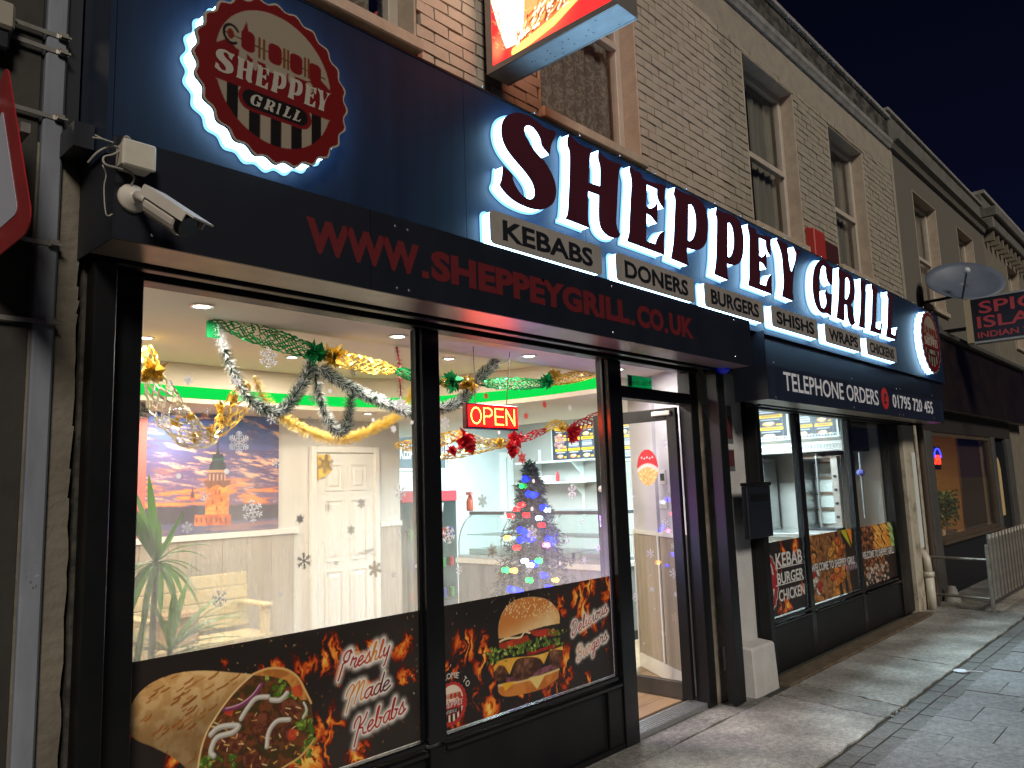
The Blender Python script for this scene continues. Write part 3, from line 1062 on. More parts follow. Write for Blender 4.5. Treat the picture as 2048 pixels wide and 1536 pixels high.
G_Rh = [(zC, p) for p in [(500, 420), (525, 410), (545, 450), (550, 530), (540, 600), (515, 650), (497, 640)]]
G_I = [(zC, p) for p in [(670, 420), (700, 450), (742, 465), (728, 500), (722, 650), (715, 800), (718, 974), (648, 950), (665, 800), (672, 600), (665, 480)]]
G_L = [(zC, p) for p in [(790, 480), (830, 518), (866, 560), (848, 600), (840, 800), (836, 962), (878, 982), (890, 925), (908, 890), (903, 960), (892, 1037), (770, 998), (790, 880), (794, 750), (800, 560), (786, 520)]]
YL = YF - .075  # front of the letters


def px_loop(g, y):
    out = []
    for z_, p in g:
        w = onY(*z_(*p), y)
        out.append((w.x, w.z, 0))
    return [(v.x, v.y) for v in catmull(out, True, 4, R(52))]


def box_of(lp):
    xs, zs = [p[0] for p in lp], [p[1] for p in lp]
    return min(xs), max(xs), min(zs), max(zs)


def remap(lps, src, dst):
    return [[(dst[0] + (x - src[0]) / (src[1] - src[0]) * (dst[1] - dst[0]), dst[2] + (z_ - src[2]) / (src[3] - src[2]) * (dst[3] - dst[2])) for x, z_ in lp] for lp in lps]


GL = {'S': [px_loop(G_S, YL)], 'H': [px_loop(G_H, YL)], 'E': [px_loop(G_E, YL)], 'P': [px_loop(G_P, YL), px_loop(G_Ph, YL)], 'Y': [px_loop(G_Y, YL)],
      'G': [px_loop(G_G, YL)], 'R': [px_loop(G_R, YL), px_loop(G_Rh, YL)], 'I': [px_loop(G_I, YL)], 'L': [px_loop(G_L, YL)]}
ZT, ZB = box_of(GL['E'][0])[3], box_of(GL['E'][0])[2]


def pxbox(z_, tl, br):
    a, b = onY(*z_(*tl), YL), onY(*z_(*br), YL)
    return a.x, b.x


spots = []
for ch in 'SHEP': spots.append((ch, GL[ch]))
b0 = box_of(GL['P'][0])
x0, x1 = pxbox(zB, (612, 600), (884, 640))
spots.append(('P', remap(GL['P'], b0, (x0, x1, b0[2], b0[3]))))
e0 = box_of(GL['E'][0])
x0, x1 = pxbox(zB, (905, 800), (1132, 800))
spots.append(('E', remap(GL['E'], e0, (x0, x1, e0[2], e0[3]))))
for ch in 'YGRIL': spots.append((ch, GL[ch]))
l0 = box_of(GL['L'][0])
x0, x1 = pxbox(zC, (938, 1000), (1078, 1000))
spots.append(('L', remap(GL['L'], l0, (x0, x1, l0[2], l0[3]))))
sg = thing('shop_name_sign', 'big backlit dark lettering of the shop name along the right half of the fascia', 'sign', (7, YF, 3.2))


def grow(lp, d):
    n = len(lp)
    area = sum(lp[i][0] * lp[(i + 1) % n][1] - lp[(i + 1) % n][0] * lp[i][1] for i in range(n))
    s_ = 1 if area > 0 else -1
    out = []
    for i in range(n):
        a, b = Vector(lp[i - 1]), Vector(lp[(i + 1) % n])
        t = (b - a)
        t = t.normalized() if t.length > 1e-9 else Vector((1, 0))
        out.append((lp[i][0] + t.y * d * s_, lp[i][1] - t.x * d * s_))
    return out


for ch, lps in spots:
    lb = link_mesh('letter', loops_mesh(lps, YL + .006, .005), MAROON, sg)
    tag(lb, 'letter %s' % ch)
    inner = [grow(lp, -.004) if k == 0 else grow(lp, .004) for k, lp in enumerate(lps)]
    link_mesh('glowing_body', loops_mesh(inner, YF - .004, .064), LEDBODY, lb)
    link_mesh('halo_rim', loops_mesh([grow(lp, .009) if k == 0 else grow(lp, -.009) for k, lp in enumerate(lps)], YF - .0005, .007), HALO, lb)  # added glowing rim that imitates the letter's halo on the fascia


# menu plaques --------------------------------------------------------------
def rrect(x0, x1, z0, z1, r, n=5):
    out = []
    for cx_, cz_, a0 in ((x1 - r, z1 - r, 0), (x0 + r, z1 - r, 90), (x0 + r, z0 + r, 180), (x1 - r, z0 + r, 270)):
        for k in range(n + 1):
            a = R(a0 + 90 * k / n)
            out.append((cx_ + r * math.cos(a), cz_ + r * math.sin(a)))
    return out


z7, z8 = zm(1024, 512, 3), zm(1536, 512, 3)
PL = [('KEBABS', zA, (52, 910), (1030, 1240), (1020, 1485), (45, 1200), 'first of the row under the letter S'), ('DONERS', z7, (632, 0), (1100, 130), (1090, 275), (622, 140), 'under the letters H and E'),
      ('BURGERS', z7, (1158, 155), (1515, 265), (1505, 400), (1155, 290), 'third of the row under the double P'), ('SHISHS', z8, (25, 285), (305, 385), (295, 500), (20, 415), 'under the letter Y'),
      ('WRAPS', z8, (348, 402), (560, 472), (555, 580), (340, 522), 'under the letters G and R'), ('CHICKENS', z8, (595, 490), (775, 548), (768, 640), (593, 592), 'last of the row at the end of the lettering')]
YP = YF - .07
zz = []
for w, z_, a, b, c, d, ph in PL: zz.append((onY(*z_(*a), YP).z, onY(*z_(*d), YP).z))
pz1, pz0 = sum(a for a, b in zz) / 6, sum(b for a, b in zz) / 6
for w, z_, a, b, c, d, ph in PL:
    x0 = (onY(*z_(*a), YP).x + onY(*z_(*d), YP).x) / 2
    x1 = (onY(*z_(*b), YP).x + onY(*z_(*c), YP).x) / 2
    t = thing('menu_plaque', 'backlit grey plaque reading %s, %s' % (w, ph), 'sign', ((x0 + x1) / 2, YF, pz0), 'backlit menu plaques under the shop name')
    pf = link_mesh('face', loops_mesh([rrect(x0, x1, pz0, pz1, .03)], YP + .006, .005, 0), PLAQUE, t)
    link_mesh('glowing_body', loops_mesh([rrect(x0 + .004, x1 - .004, pz0 + .004, pz1 - .004, .028)], YF - .004, .058), LEDBODY, t)
    link_mesh('halo_rim', loops_mesh([rrect(x0 - .009, x1 + .009, pz0 - .009, pz1 + .009, .036)], YF - .0005, .007), HALO, t)  # halo round the plaque, built as an added glowing outline
    mx_, mz = (x1 - x0) * .095, (pz1 - pz0) * .19
    text_on('lettering', w, [(x0 + mx_, YP, pz1 - mz), (x1 - mx_, YP, pz1 - mz), (x1 - mx_, YP, pz0 + mz), (x0 + mx_, YP, pz0 + mz)], INK, t, weight=.028, thick=.0006, lift=.0006)

# ================================================================== PRINTED SHEETS (painted by formula, kept as a colour attribute)
def vnoise(x, y, seed):
    r_ = np.random.default_rng(seed)
    T = r_.random((64, 64))
    xi, yi = np.floor(x).astype(int), np.floor(y).astype(int)
    fx, fy = x - xi, y - yi
    fx, fy = fx * fx * (3 - 2 * fx), fy * fy * (3 - 2 * fy)
    g_ = lambda a, b: T[a % 64, b % 64]
    return (g_(xi, yi) * (1 - fx) + g_(xi + 1, yi) * fx) * (1 - fy) + (g_(xi, yi + 1) * (1 - fx) + g_(xi + 1, yi + 1) * fx) * fy


def fbm(x, y, seed, oct_=5):
    s_, a, t = 0, .5, 0
    for k in range(oct_):
        s_ = s_ + a * vnoise(x * 2 ** k + k * 7.3, y * 2 ** k + k * 3.1, seed + k)
        t += a
        a *= .55
    return s_ / t


def sm(a, b, x):
    t = np.clip((x - a) / (b - a), 0, 1)
    return t * t * (3 - 2 * t)


class Print:
    def __init__(s, x0, x1, z0, z1, res, c):
        s.nx, s.nz = max(2, int(round((x1 - x0) / res))) + 1, max(2, int(round((z1 - z0) / res))) + 1
        s.b = (x0, x1, z0, z1)
        s.res = res
        s.X, s.Z = np.meshgrid(np.linspace(x0, x1, s.nx), np.linspace(z0, z1, s.nz))
        s.C = np.ones((s.nz, s.nx, 3)) * np.array(c) / 255.0

    def put(s, m, c, sl=None):
        c = np.asarray(c, float) / 255.0
        if sl is None: s.C = s.C * (1 - m[..., None]) + c * m[..., None]
        else: s.C[sl] = s.C[sl] * (1 - m[..., None]) + c * m[..., None]

    def win(s, xs, zs, pad):
        x0, x1, z0, z1 = s.b
        i0 = int(max(0, (min(xs) - pad - x0) / (x1 - x0) * (s.nx - 1)))
        i1 = int(min(s.nx, (max(xs) + pad - x0) / (x1 - x0) * (s.nx - 1) + 2))
        j0 = int(max(0, (min(zs) - pad - z0) / (z1 - z0) * (s.nz - 1)))
        j1 = int(min(s.nz, (max(zs) + pad - z0) / (z1 - z0) * (s.nz - 1) + 2))
        return (slice(j0, max(j0, j1)), slice(i0, max(i0, i1)))

    def poly_mask(s, pts, sl=None):
        X, Z = (s.X, s.Z) if sl is None else (s.X[sl], s.Z[sl])
        acc = np.zeros(X.shape)
        for ox, oz in ((-.25, -.25), (.25, .25), (-.25, .25), (.25, -.25)):
            ins = np.zeros(X.shape, bool)
            xx, zz_ = X + ox * s.res, Z + oz * s.res
            for (ax, az), (bx_, bz) in zip(pts, list(pts[1:]) + [pts[0]]):
                if az == bz: continue
                ins ^= ((az > zz_) != (bz > zz_)) & (xx < (bx_ - ax) * (zz_ - az) / (bz - az) + ax)
            acc += ins / 4
        return acc

    def poly(s, pts, c, c2=None, ns=30, seed=3, alpha=1.0, shade=None):
        sl = s.win([p[0] for p in pts], [p[1] for p in pts], s.res * 2)
        if s.X[sl].size == 0: return
        m = s.poly_mask(pts, sl) * alpha
        s.tex(m, c, c2, ns, seed, sl, shade)

    def tex(s, m, c, c2, ns, seed, sl, shade=None):
        c = np.asarray(c, float)
        if c2 is not None:
            f = sm(.36, .64, fbm(s.X[sl] * ns, s.Z[sl] * ns, seed))[..., None]
            cc = c * (1 - f) + np.asarray(c2, float) * f
        else: cc = np.ones(m.shape + (3,)) * c
        if shade is not None: cc = cc * shade(s.X[sl], s.Z[sl])[..., None]
        s.put(m, np.clip(cc, 0, 255), sl)

    def ell(s, cx, cz, rx, rz, c, ang=0.0, c2=None, ns=30, seed=5, soft=.12, alpha=1.0, shade=None):
        q = max(rx, rz)
        sl = s.win([cx - q, cx + q], [cz - q, cz + q], s.res * 2)
        if s.X[sl].size == 0: return
        dx, dz = s.X[sl] - cx, s.Z[sl] - cz
        ca, sa = math.cos(ang), math.sin(ang)
        d = np.sqrt(((dx * ca + dz * sa) / rx) ** 2 + ((-dx * sa + dz * ca) / rz) ** 2)
        s.tex((1 - sm(1 - soft, 1 + soft, d)) * alpha, c, c2, ns, seed, sl, shade)

    def dist(s, pts, sl):
        X, Z = s.X[sl], s.Z[sl]
        best = np.full(X.shape, 1e9)
        for (ax, az), (bx_, bz) in zip(pts[:-1], pts[1:]):
            dx, dz = bx_ - ax, bz - az
            l2 = dx * dx + dz * dz + 1e-12
            t = np.clip(((X - ax) * dx + (Z - az) * dz) / l2, 0, 1)
            best = np.minimum(best, np.hypot(X - ax - t * dx, Z - az - t * dz))
        return best

    def stroke(s, pts, w, c, alpha=1.0, soft=None, c2=None, ns=30, seed=9):
        soft = soft or s.res
        sl = s.win([p[0] for p in pts], [p[1] for p in pts], w + soft + s.res)
        if s.X[sl].size == 0: return
        d = s.dist(pts, sl)
        s.tex((1 - sm(w / 2 - soft / 2, w / 2 + soft / 2, d)) * alpha, c, c2, ns, seed, sl)

    def flames(s, blobs, seed, gain=1.0):
        base = np.zeros(s.X.shape)
        for cx, cz, rx, rz in blobs: base = np.maximum(base, np.exp(-(((s.X - cx) / rx) ** 2 + ((s.Z - cz) / rz) ** 2)))
        wx = fbm(s.X * 7, s.Z * 7, seed + 40) - .5
        wz = fbm(s.X * 7, s.Z * 7, seed + 60) - .5
        n1 = fbm((s.X + wx * .22) * 15, (s.Z + wz * .22) * 7, seed, 6)
        rid = 1 - np.abs(n1 - .5) * 5.5
        f = np.clip(base * (.16 + .86 * rid) * gain, 0, 1.4) * sm(.2, .5, fbm(s.X * 5, s.Z * 5, seed + 90))
        for lo, hi, c in ((.30, .42, (92, 24, 12)), (.40, .62, (196, 74, 26)), (.62, .86, (232, 138, 44)), (.88, 1.15, (246, 206, 104))): s.put(sm(lo, hi, f), c)

    def sparks(s, n, seed, area):
        r_ = random.Random(seed)
        for k in range(n):
            x, z = r_.uniform(area[0], area[1]), r_.uniform(area[2], area[3])
            a, l = r_.uniform(.6, 2.4), r_.uniform(.002, .011)
            s.stroke([(x, z), (x + l * math.cos(a), z + l * math.sin(a))], r_.uniform(.0022, .004), r_.choice([(240, 190, 120), (250, 225, 190), (205, 70, 30), (225, 130, 60)]), r_.uniform(.5, 1))

    def build(s, name, y, m, parent, keep=None, dim=1.0):
        n = s.nx * s.nz
        co = np.stack([s.X, np.full(s.X.shape, y), s.Z], -1).reshape(n, 3)
        i = (np.arange(s.nz - 1)[:, None] * s.nx + np.arange(s.nx - 1)[None, :]).ravel()
        q = np.stack([i, i + 1, i + 1 + s.nx, i + s.nx], 1)
        if keep is not None:
            k = keep(s.X, s.Z).ravel()
            q = q[k[q].all(1)]
        me = bpy.data.meshes.new(name)
        me.vertices.add(n)
        me.vertices.foreach_set('co', co.ravel())
        me.loops.add(q.size)
        me.loops.foreach_set('vertex_index', q.ravel().astype(np.int32))
        me.polygons.add(len(q))
        me.polygons.foreach_set('loop_start', np.arange(0, q.size, 4, dtype=np.int32))
        me.polygons.foreach_set('loop_total', np.full(len(q), 4, np.int32))
        me.update(calc_edges=True)
        c = np.clip(s.C, 0, 1)
        lin = np.where(c <= .04045, c / 12.92, ((c + .055) / 1.055) ** 2.4) * dim
        at = me.color_attributes.new('print', 'FLOAT_COLOR', 'POINT')
        at.data.foreach_set('color', np.concatenate([lin.reshape(n, 3), np.ones((n, 1))], 1).astype(np.float32).ravel())
        return link_mesh(name, me, m, parent)


RED, CREAM, DARKI = (150, 20, 24), (205, 190, 168), (12, 12, 16)


def scallop(cx, cz, r, n=24, amp=.026, seg=8):
    return [(cx + r * (1 - amp + amp * math.cos(n * a)) * math.cos(a), cz + r * (1 - amp + amp * math.cos(n * a)) * math.sin(a)) for a in np.linspace(0, 2 * PI, n * seg, endpoint=False)]


def paint_logo(P, cx, cz, r, red=RED, cream=CREAM):
    """Bottle-cap badge: cream dome with a skewer, red band, striped foot with a black pill."""
    P.poly(scallop(cx, cz, r), red)
    f = lambda u, v: (cx + u * r, cz + v * r)
    ri = .74
    # cream dome above the band, stripes below it
    P.poly([f(ri * math.cos(a), max(.17, .10 + ri * math.sin(a))) for a in np.linspace(PI * .03, PI * .97, 30)], cream)
    dome = [f(u, v) for u, v in ((-.74, .19), (-.6, .30), (-.5, .22), (-.36, .20), (-.22, .10), (0, .12), (.2, .08), (.42, .18), (.6, .26), (.74, .17), (.7, .05), (-.7, .05))]
    P.poly(dome, red)
    P.poly([f(u, v) for u, v in ((-.16, .3), (.16, .3), (.13, .10), (-.13, .10))], cream)
    nstr = 11
    for k in range(nstr):
        u0 = -ri + 2 * ri * k / nstr
        u1 = u0 + 2 * ri / nstr
        lo = lambda u: -math.sqrt(max(0, ri * ri - u * u))
        top = -.22
        pts = [f(u0, top)] + [f(u1, top)] + [f(u, min(top, lo(u) - .04)) for u in np.linspace(u1, u0, 6)]
        P.poly(pts, cream if k % 2 == 0 else DARKI)
    P.poly([f(u, v) for u, v in rrect(-.47, .47, -.46, -.17, .14)], red)
    P.poly([f(u, v) for u, v in rrect(-.42, .42, -.42, -.205, .107)], DARKI)
    # skewer with meat, onion rings and peppers
    P.stroke([f(-.66, .37), f(.66, .30)], .012 * r, (30, 20, 20))
    for u, v in ((-.36, .36), (-.02, .34), (.26, .33), (.52, .31)):
        P.poly([f(u + a, v + b) for a, b in rrect(-.085, .085, -.12, .13, .06)], red)
    for u in (-.22, -.16, .1, .15, .38, .43): P.stroke([f(u, .46), f(u, .23)], .03 * r, (150, 84, 30))
    P.stroke([f(-.56 + .09 * math.cos(a), .37 + .11 * math.sin(a)) for a in np.linspace(.6, 5.4, 14)], .03 * r, (25, 20, 20))
    P.ell(*f(-.57, .37), .04 * r, .06 * r, (150, 50, 30))
    P.poly([f(-.43, .46), f(-.36, .49), (f(-.38, .6))], red)
    for u, v, w in ((-.42, .17, .05), (-.27, .12, .035), (.2, .12, .05), (.44, .1, .05)): P.ell(*f(u, v), w * r, .075 * r, cream)


def logo_letters(parent, cx, cz, r, y, m_, thick=.0008):
    """The badge's words, cut from the same letter shapes as the big sign."""
    for word, u0, u1, v0, v1 in (('SHEPPEY', -.76, .76, -.13, .145), ('GRILL', -.33, .33, -.385, -.24)):
        wd = {'S': 1.0, 'H': .95, 'E': .78, 'P': .88, 'Y': .85, 'G': 1.0, 'R': .95, 'I': .5, 'L': .78}
        tot = sum(wd[c] for c in word)
        x = u0
        lps = []
        for c in word:
            w = wd[c] / tot * (u1 - u0)
            b = box_of(GL[c][0])
            lps += remap(GL[c], b, (cx + (x + w * .04) * r, cx + (x + w * .96) * r, cz + v0 * r, cz + v1 * r))
            x += w
        link_mesh('lettering', loops_mesh(lps, y, thick), m_, parent)


PRINT = printed('glossy_vinyl_print', .4)
SIGNPRINT = printed('sign_face_print', .42)
CREAMV = mat('cream_vinyl', (.36, .33, .28), .5)
YLG = YF - .09


def logo_sign(cx, cz, r, label):
    t = thing('logo_sign', label, 'sign', (cx, YF, cz - r), 'round backlit logo signs')
    link_mesh('glowing_body', loops_mesh([scallop(cx, cz, r * .985)], YF - .004, .072), LEDSOFT, t)
    link_mesh('halo_rim', loops_mesh([scallop(cx, cz, r * 1.018)], YF - .0005, .007), HALO, t)  # added glowing outline in place of the logo's light halo
    f_ = link_mesh('face', loops_mesh([scallop(cx, cz, r)], YLG + .0125, .012), mat('beige_sign_edge', (.33, .29, .24), .5), t)
    P = Print(cx - r, cx + r, cz - r, cz + r, r / 105, RED)
    paint_logo(P, cx, cz, r)

    def keep(X, Z):
        d, a = np.hypot(X - cx, Z - cz), np.arctan2(Z - cz, X - cx)
        return d < r * (.955 + .022 * np.cos(24 * a))
    P.build('badge_print', YLG - .0008, SIGNPRINT, t, keep, .42)
    logo_letters(t, cx, cz, r, YLG - .0012, CREAMV)


a_, b_, c_ = onY(383, 150, YLG), onY(696, 230, YLG), onY(585, 339, YLG)
LR = (b_.x - a_.x) / 2
LCX, LCZ = (a_.x + b_.x) / 2, c_.z + LR
logo_sign(LCX, LCZ, LR, 'large round red and cream logo sign with a scalloped edge, left end of the fascia')
a2 = onY(1840, 690, YLG)
LR2 = min(LR, .44)
logo_sign(10.62, 3.31, .40, 'far round logo sign seen edge on at the right end of the fascia')


# ------------------------------------------------------------------ script lettering for the posters
CUR = {
    'a': [[(.85, .9), (.55, 1), (.2, .7), (.12, .25), (.35, 0), (.65, .3), (.88, 1), (.78, .3), (.9, .02), (1.1, .2)]],
    'b': [[(.1, .3), (.45, 1.7), (.5, 2.0), (.3, 1.8), (.1, .5), (.25, .02), (.55, .08), (.75, .6), (.5, .85), (.9, .7)]],
    'c': [[(.75, .8), (.55, 1), (.22, .7), (.15, .25), (.4, 0), (.9, .3)]],
    'd': [[(.8, .9), (.5, 1), (.18, .6), (.15, .2), (.38, 0), (.7, .4), (1.05, 2.0), (.85, .7), (.85, .05), (1.1, .2)]],
    'e': [[(.1, .4), (.6, .6), (.75, .88), (.5, 1), (.2, .65), (.18, .2), (.45, 0), (.95, .35)]],
    'g': [[(.85, .9), (.55, 1), (.2, .65), (.2, .2), (.45, .05), (.75, .5), (.9, 1), (.55, -.7), (.25, -1), (.2, -.6), (1.0, .2)]],
    'h': [[(.05, .2), (.5, 1.75), (.5, 2.0), (.3, 1.7), (.02, 0)], [(.1, .4), (.45, .95), (.68, .85), (.55, .15), (.75, 0), (1.0, .25)]],
    'i': [[(.1, .5), (.32, 1), (.22, .25), (.4, 0), (.65, .25)], [(.45, 1.4), (.47, 1.45)]],
    'l': [[(.1, .3), (.5, 1.65), (.52, 2.0), (.34, 1.85), (.14, .5), (.25, .02), (.55, .2)]],
    'o': [[(.6, .98), (.3, .9), (.12, .4), (.3, 0), (.62, .2), (.75, .75), (.58, 1), (.6, .8), (1.0, .85)]],
    'r': [[(.05, .4), (.28, 1.15), (.34, .95), (.72, .95), (.55, .3), (.7, 0), (.95, .25)]],
    's': [[(.05, .2), (.55, 1.15), (.55, .8), (.72, .35), (.45, 0), (.12, .12)], [(.5, .02), (.95, .3)]],
    'u': [[(.1, .6), (.25, 1), (.14, .3), (.3, 0), (.65, .4), (.82, 1), (.72, .25), (.88, 0), (1.1, .25)]],
    'y': [[(.1, .6), (.25, 1), (.16, .35), (.35, .05), (.68, .5), (.85, 1)], [(.85, 1), (.5, -.7), (.3, -1.0)]],
    'F': [[(1.25, 1.75), (1.0, 2.05), (.55, 1.95), (.3, 1.5), (.4, 1.1), (.75, .95)], [(.75, .95), (.3, .8), (.2, .3), (-.05, -.8)], [(1.1, 2.05), (.95, 1.2), (.75, .95)]],
    'M': [[(-.1, 1.0), (.0, 1.5), (.4, 2.0), (.6, 1.7), (.35, .8), (.1, -.7)], [(.45, 1.0), (.9, 1.9), (1.15, 2.0), (1.0, .9), (.8, -.1)], [(1.0, .9), (1.4, 1.8), (1.65, 1.9), (1.45, .6), (1.5, .05), (1.75, .2)]],
    'K': [[(-.1, 1.1), (0, 1.6), (.4, 2.0), (.62, 1.6), (.3, .4), (.05, -.7)], [(1.35, 2.0), (1.0, 1.3), (.5, .9), (.9, .7), (1.0, .15), (1.35, .1)]],
    'D': [[(.5, 1.9), (.3, 1.0), (.15, .05)], [(.0, 1.5), (.5, 2.0), (1.05, 1.8), (1.15, 1.0), (.8, .2), (.2, 0), (.05, .3)]],
    'B': [[(.5, 1.9), (.3, 1.0), (.1, 0)], [(.05, 1.5), (.5, 2.0), (1.0, 1.85), (.9, 1.25), (.45, 1.05), (1.0, .8), (.85, .15), (.4, -.05), (.05, .2)]],
}


def script(P, word, p0, p1, xh, cols, w):
    """Joined-up writing along a sloping line: soft white halo first, then the strokes."""
    adv = {'M': 1.75, 'K': 1.35, 'F': 1.2, 'D': 1.3, 'B': 1.2, 'i': .6, 'l': .55, 's': .85, 'r': .85}
    tot = sum(adv.get(c, .95) for c in word)
    d = Vector((p1[0] - p0[0], p1[1] - p0[1]))
    sx = d.length / tot
    d.normalize()
    n = Vector((-d.y, d.x))
    ups = (n + d * .28)
    x = 0
    paths = []
    for k, c in enumerate(word):
        for st in CUR[c]:
            q = [Vector(p0) + d * ((x + a) * sx) + ups * (b * xh) for a, b in st]
            q = [(v.x, v.y) for v in catmull([(a.x, a.y, 0) for a in q], seg=5)]
            paths.append((q, cols[min(len(cols) - 1, int(k / len(word) * len(cols)))]))
        x += adv.get(c, .95)
    for q, c in paths: P.stroke(q, w * 5.0, (230, 222, 212), .8, soft=w * 4.5)
    for q, c in paths: P.stroke(q, w * 2.3, (238, 230, 222), .95, soft=w * 1.4)
    return paths


def ink(P, paths, w):
    for q, c in paths: P.stroke(q, w, c, 1, soft=w * .5)


def X2(z_, y=0.0):
    def f(u, v):
        p = onY(*z_(u, v), y)
        return (p.x, p.z)
    return f


PZ0, PZ1 = .455, 1.077
YPOST = -.006
# --- poster: filled flatbread
zW = zm(240, 1300, 3.303)
fW = X2(zW, YPOST)
P = Print(1.165, 2.605, PZ0, PZ1, .0027, (40, 34, 31))
P.put(sm(.35, .7, fbm(P.X * 1.6, P.Z * 2.2, 12)) * .7, (58, 50, 46))
blob = lambda u, v, a, b: (*fW(u, v), a, b)
P.flames([blob(1200, 60, .09, .10), blob(1350, 30, .12, .10), blob(1050, 110, .06, .05), blob(1650, 0, .12, .05), blob(1480, 150, .05, .08), blob(1380, 520, .10, .10), blob(1250, 720, .16, .09),
          blob(1880, 230, .08, .09), blob(1450, 440, .05, .1), blob(30, 560, .04, .07), blob(20, 740, .03, .05), blob(1650, 250, .07, .05), blob(1600, 400, .04, .07), blob(1850, -40, .09, .08),
          blob(680, 100, .03, .03), blob(920, 120, .03, .03), blob(1580, 690, .09, .06), blob(1340, -20, .10, .06), blob(380, 740, .05, .06)], 21, 1.25)
P.sparks(120, 5, (1.55, 2.6, .5, 1.07))
tort = [fW(*p) for p in [(60, 430), (75, 360), (130, 280), (230, 205), (380, 152), (560, 136), (760, 150), (880, 160), (800, 232), (720, 320), (640, 432), (580, 532), (540, 640), (515, 780), (505, 930), (440, 790), (340, 705), (220, 642), (100, 590), (62, 520)]]
tort = [(v.x, v.y) for v in catmull([(a, b, 0) for a, b in tort], True, 4, R(60))]
fill = [fW(*p) for p in [(880, 160), (980, 125), (1090, 130), (1170, 180), (1215, 260), (1260, 350), (1280, 470), (1262, 600), (1190, 700), (1060, 790), (900, 920), (500, 930), (535, 640), (640, 430), (720, 320), (800, 230)]]
P.poly(fill, (66, 52, 26), (116, 64, 34), 45, 4)
P.poly([fW(*p) for p in [(880, 165), (980, 125), (1090, 130), (1170, 180), (1215, 260), (1240, 330), (1190, 330), (1100, 200), (1000, 175)]], (206, 140, 68), (172, 104, 46), 25, 8)
rl = random.Random(4)
for k in range(70):
    t = rl.random()
    u, v = 1010 + 250 * math.sin(t * 2.2) + rl.uniform(-60, 20), 180 + 560 * t + rl.uniform(-30, 30)
    if rl.random() < .25: u, v = rl.uniform(530, 760), rl.uniform(700, 780)
    P.ell(*fW(u, v), rl.uniform(.008, .022), rl.uniform(.006, .014), rl.choice([(104, 132, 40), (140, 164, 62), (78, 104, 30), (166, 182, 92)]), rl.uniform(0, 3), (70, 96, 28), 60, k)
for pts in ([(850, 450), (960, 400), (1040, 460), (1020, 600), (960, 640), (860, 520)], [(1020, 370), (1130, 310), (1215, 380), (1190, 470), (1080, 440)], [(620, 590), (760, 540), (860, 560), (780, 690), (660, 660)],
            [(800, 690), (890, 640), (970, 720), (930, 780), (820, 780)], [(1050, 520), (1120, 480), (1150, 560), (1090, 610)], [(900, 520), (1010, 500), (1010, 640), (930, 620)]):
    P.poly([fW(*p) for p in pts], (126, 70, 46), (84, 42, 28), 55, 17)
    P.stroke([fW(*p) for p in pts] + [fW(*pts[0])], .005, (58, 30, 20), .6, soft=.006)
for pts in ([(1130, 250), (1195, 225), (1205, 300), (1150, 310)], [(1120, 520), (1180, 530), (1150, 600), (1105, 590)], [(680, 420), (760, 360), (740, 440)]):
    P.poly([fW(*p) for p in pts], (206, 84, 44), (180, 60, 34), 40, 6)
S = lambda pts, w, c, **k: P.stroke([(v.x, v.y) for v in catmull([(*fW(*p), 0) for p in pts], seg=5)], w, c, **k)
S([(690, 395), (790, 370), (880, 310), (935, 225)], .016, (126, 56, 92))
S([(700, 385), (790, 358), (870, 300), (925, 228)], .006, (206, 160, 180))
for k in range(60):
    u, v = rl.uniform(560, 1200), rl.uniform(300, 770)
    a = rl.uniform(0, 3.1)
    P.stroke([fW(u, v), fW(u + 34 * math.cos(a), v + 20 * math.sin(a))], .0042, rl.choice([(226, 186, 110), (236, 208, 150), (206, 150, 76)]))
for pts, w in (([(800, 455), (840, 390), (900, 320), (980, 310)], .020), ([(1000, 330), (1060, 330), (1105, 285)], .021), ([(600, 560), (660, 510), (780, 500), (745, 545), (640, 580), (600, 670), (620, 700)], .022), ([(970, 640), (985, 540), (1040, 470), (1120, 460)], .020), ([(1215, 350), (1235, 400), (1210, 450)], .011)):
    S(pts, w, (168, 162, 150))
    S([(u - 4, v - 6) for u, v in pts], w * .62, (216, 210, 200), soft=.006)
zc, zt2_ = fW(300, 560)[1], fW(300, 160)[1]
P.poly(tort, (218, 178, 122), (196, 150, 92), 22, 30, shade=lambda X, Z: .72 + .36 * sm(zc - .05, zt2_, Z))
mk = P.poly_mask(tort)
keepC = P.C.copy()
for k in range(74):
    u, v = rl.uniform(110, 800), rl.uniform(170, 760)
    l = rl.uniform(30, 95)
    a = -.62 + rl.uniform(-.12, .12) - (v - 300) / 1500
    w_ = rl.uniform(.003, .0085)
    P.stroke([fW(u, v), fW(u + l * .5, v + l * .5 * math.sin(a)), fW(u + l * math.cos(a), v + l * math.sin(a))], w_, rl.choice([(150, 84, 32), (128, 66, 24), (172, 108, 52)]), .85, soft=w_ * .9)
P.C = keepC * (1 - mk[..., None]) + P.C * mk[..., None]
S([(880, 160), (800, 232), (720, 320), (640, 432), (580, 532), (540, 640), (515, 780), (508, 900)], .008, (232, 198, 142), soft=.006)
S([(880, 160), (980, 122), (1090, 127), (1172, 178), (1218, 258), (1263, 350)], .010, (222, 172, 104))
S([(1278, 600), (1190, 705), (1060, 790), (900, 925)], .010, (214, 166, 100))
zV = zm(640, 1220, 5.486)
fV = X2(zV, YPOST)
RDS = [(150, 22, 24), (166, 30, 24), (186, 74, 36), (204, 128, 52), (190, 84, 40), (150, 26, 26)]
ph = []
ph += script(P, 'Freshly', fV(215, 690), fV(760, 490), .040, RDS, .0078)
ph += script(P, 'Made', fV(285, 1060), fV(770, 860), .042, [(206, 134, 60), (150, 30, 26), (96, 16, 20), (60, 10, 16)], .0078)
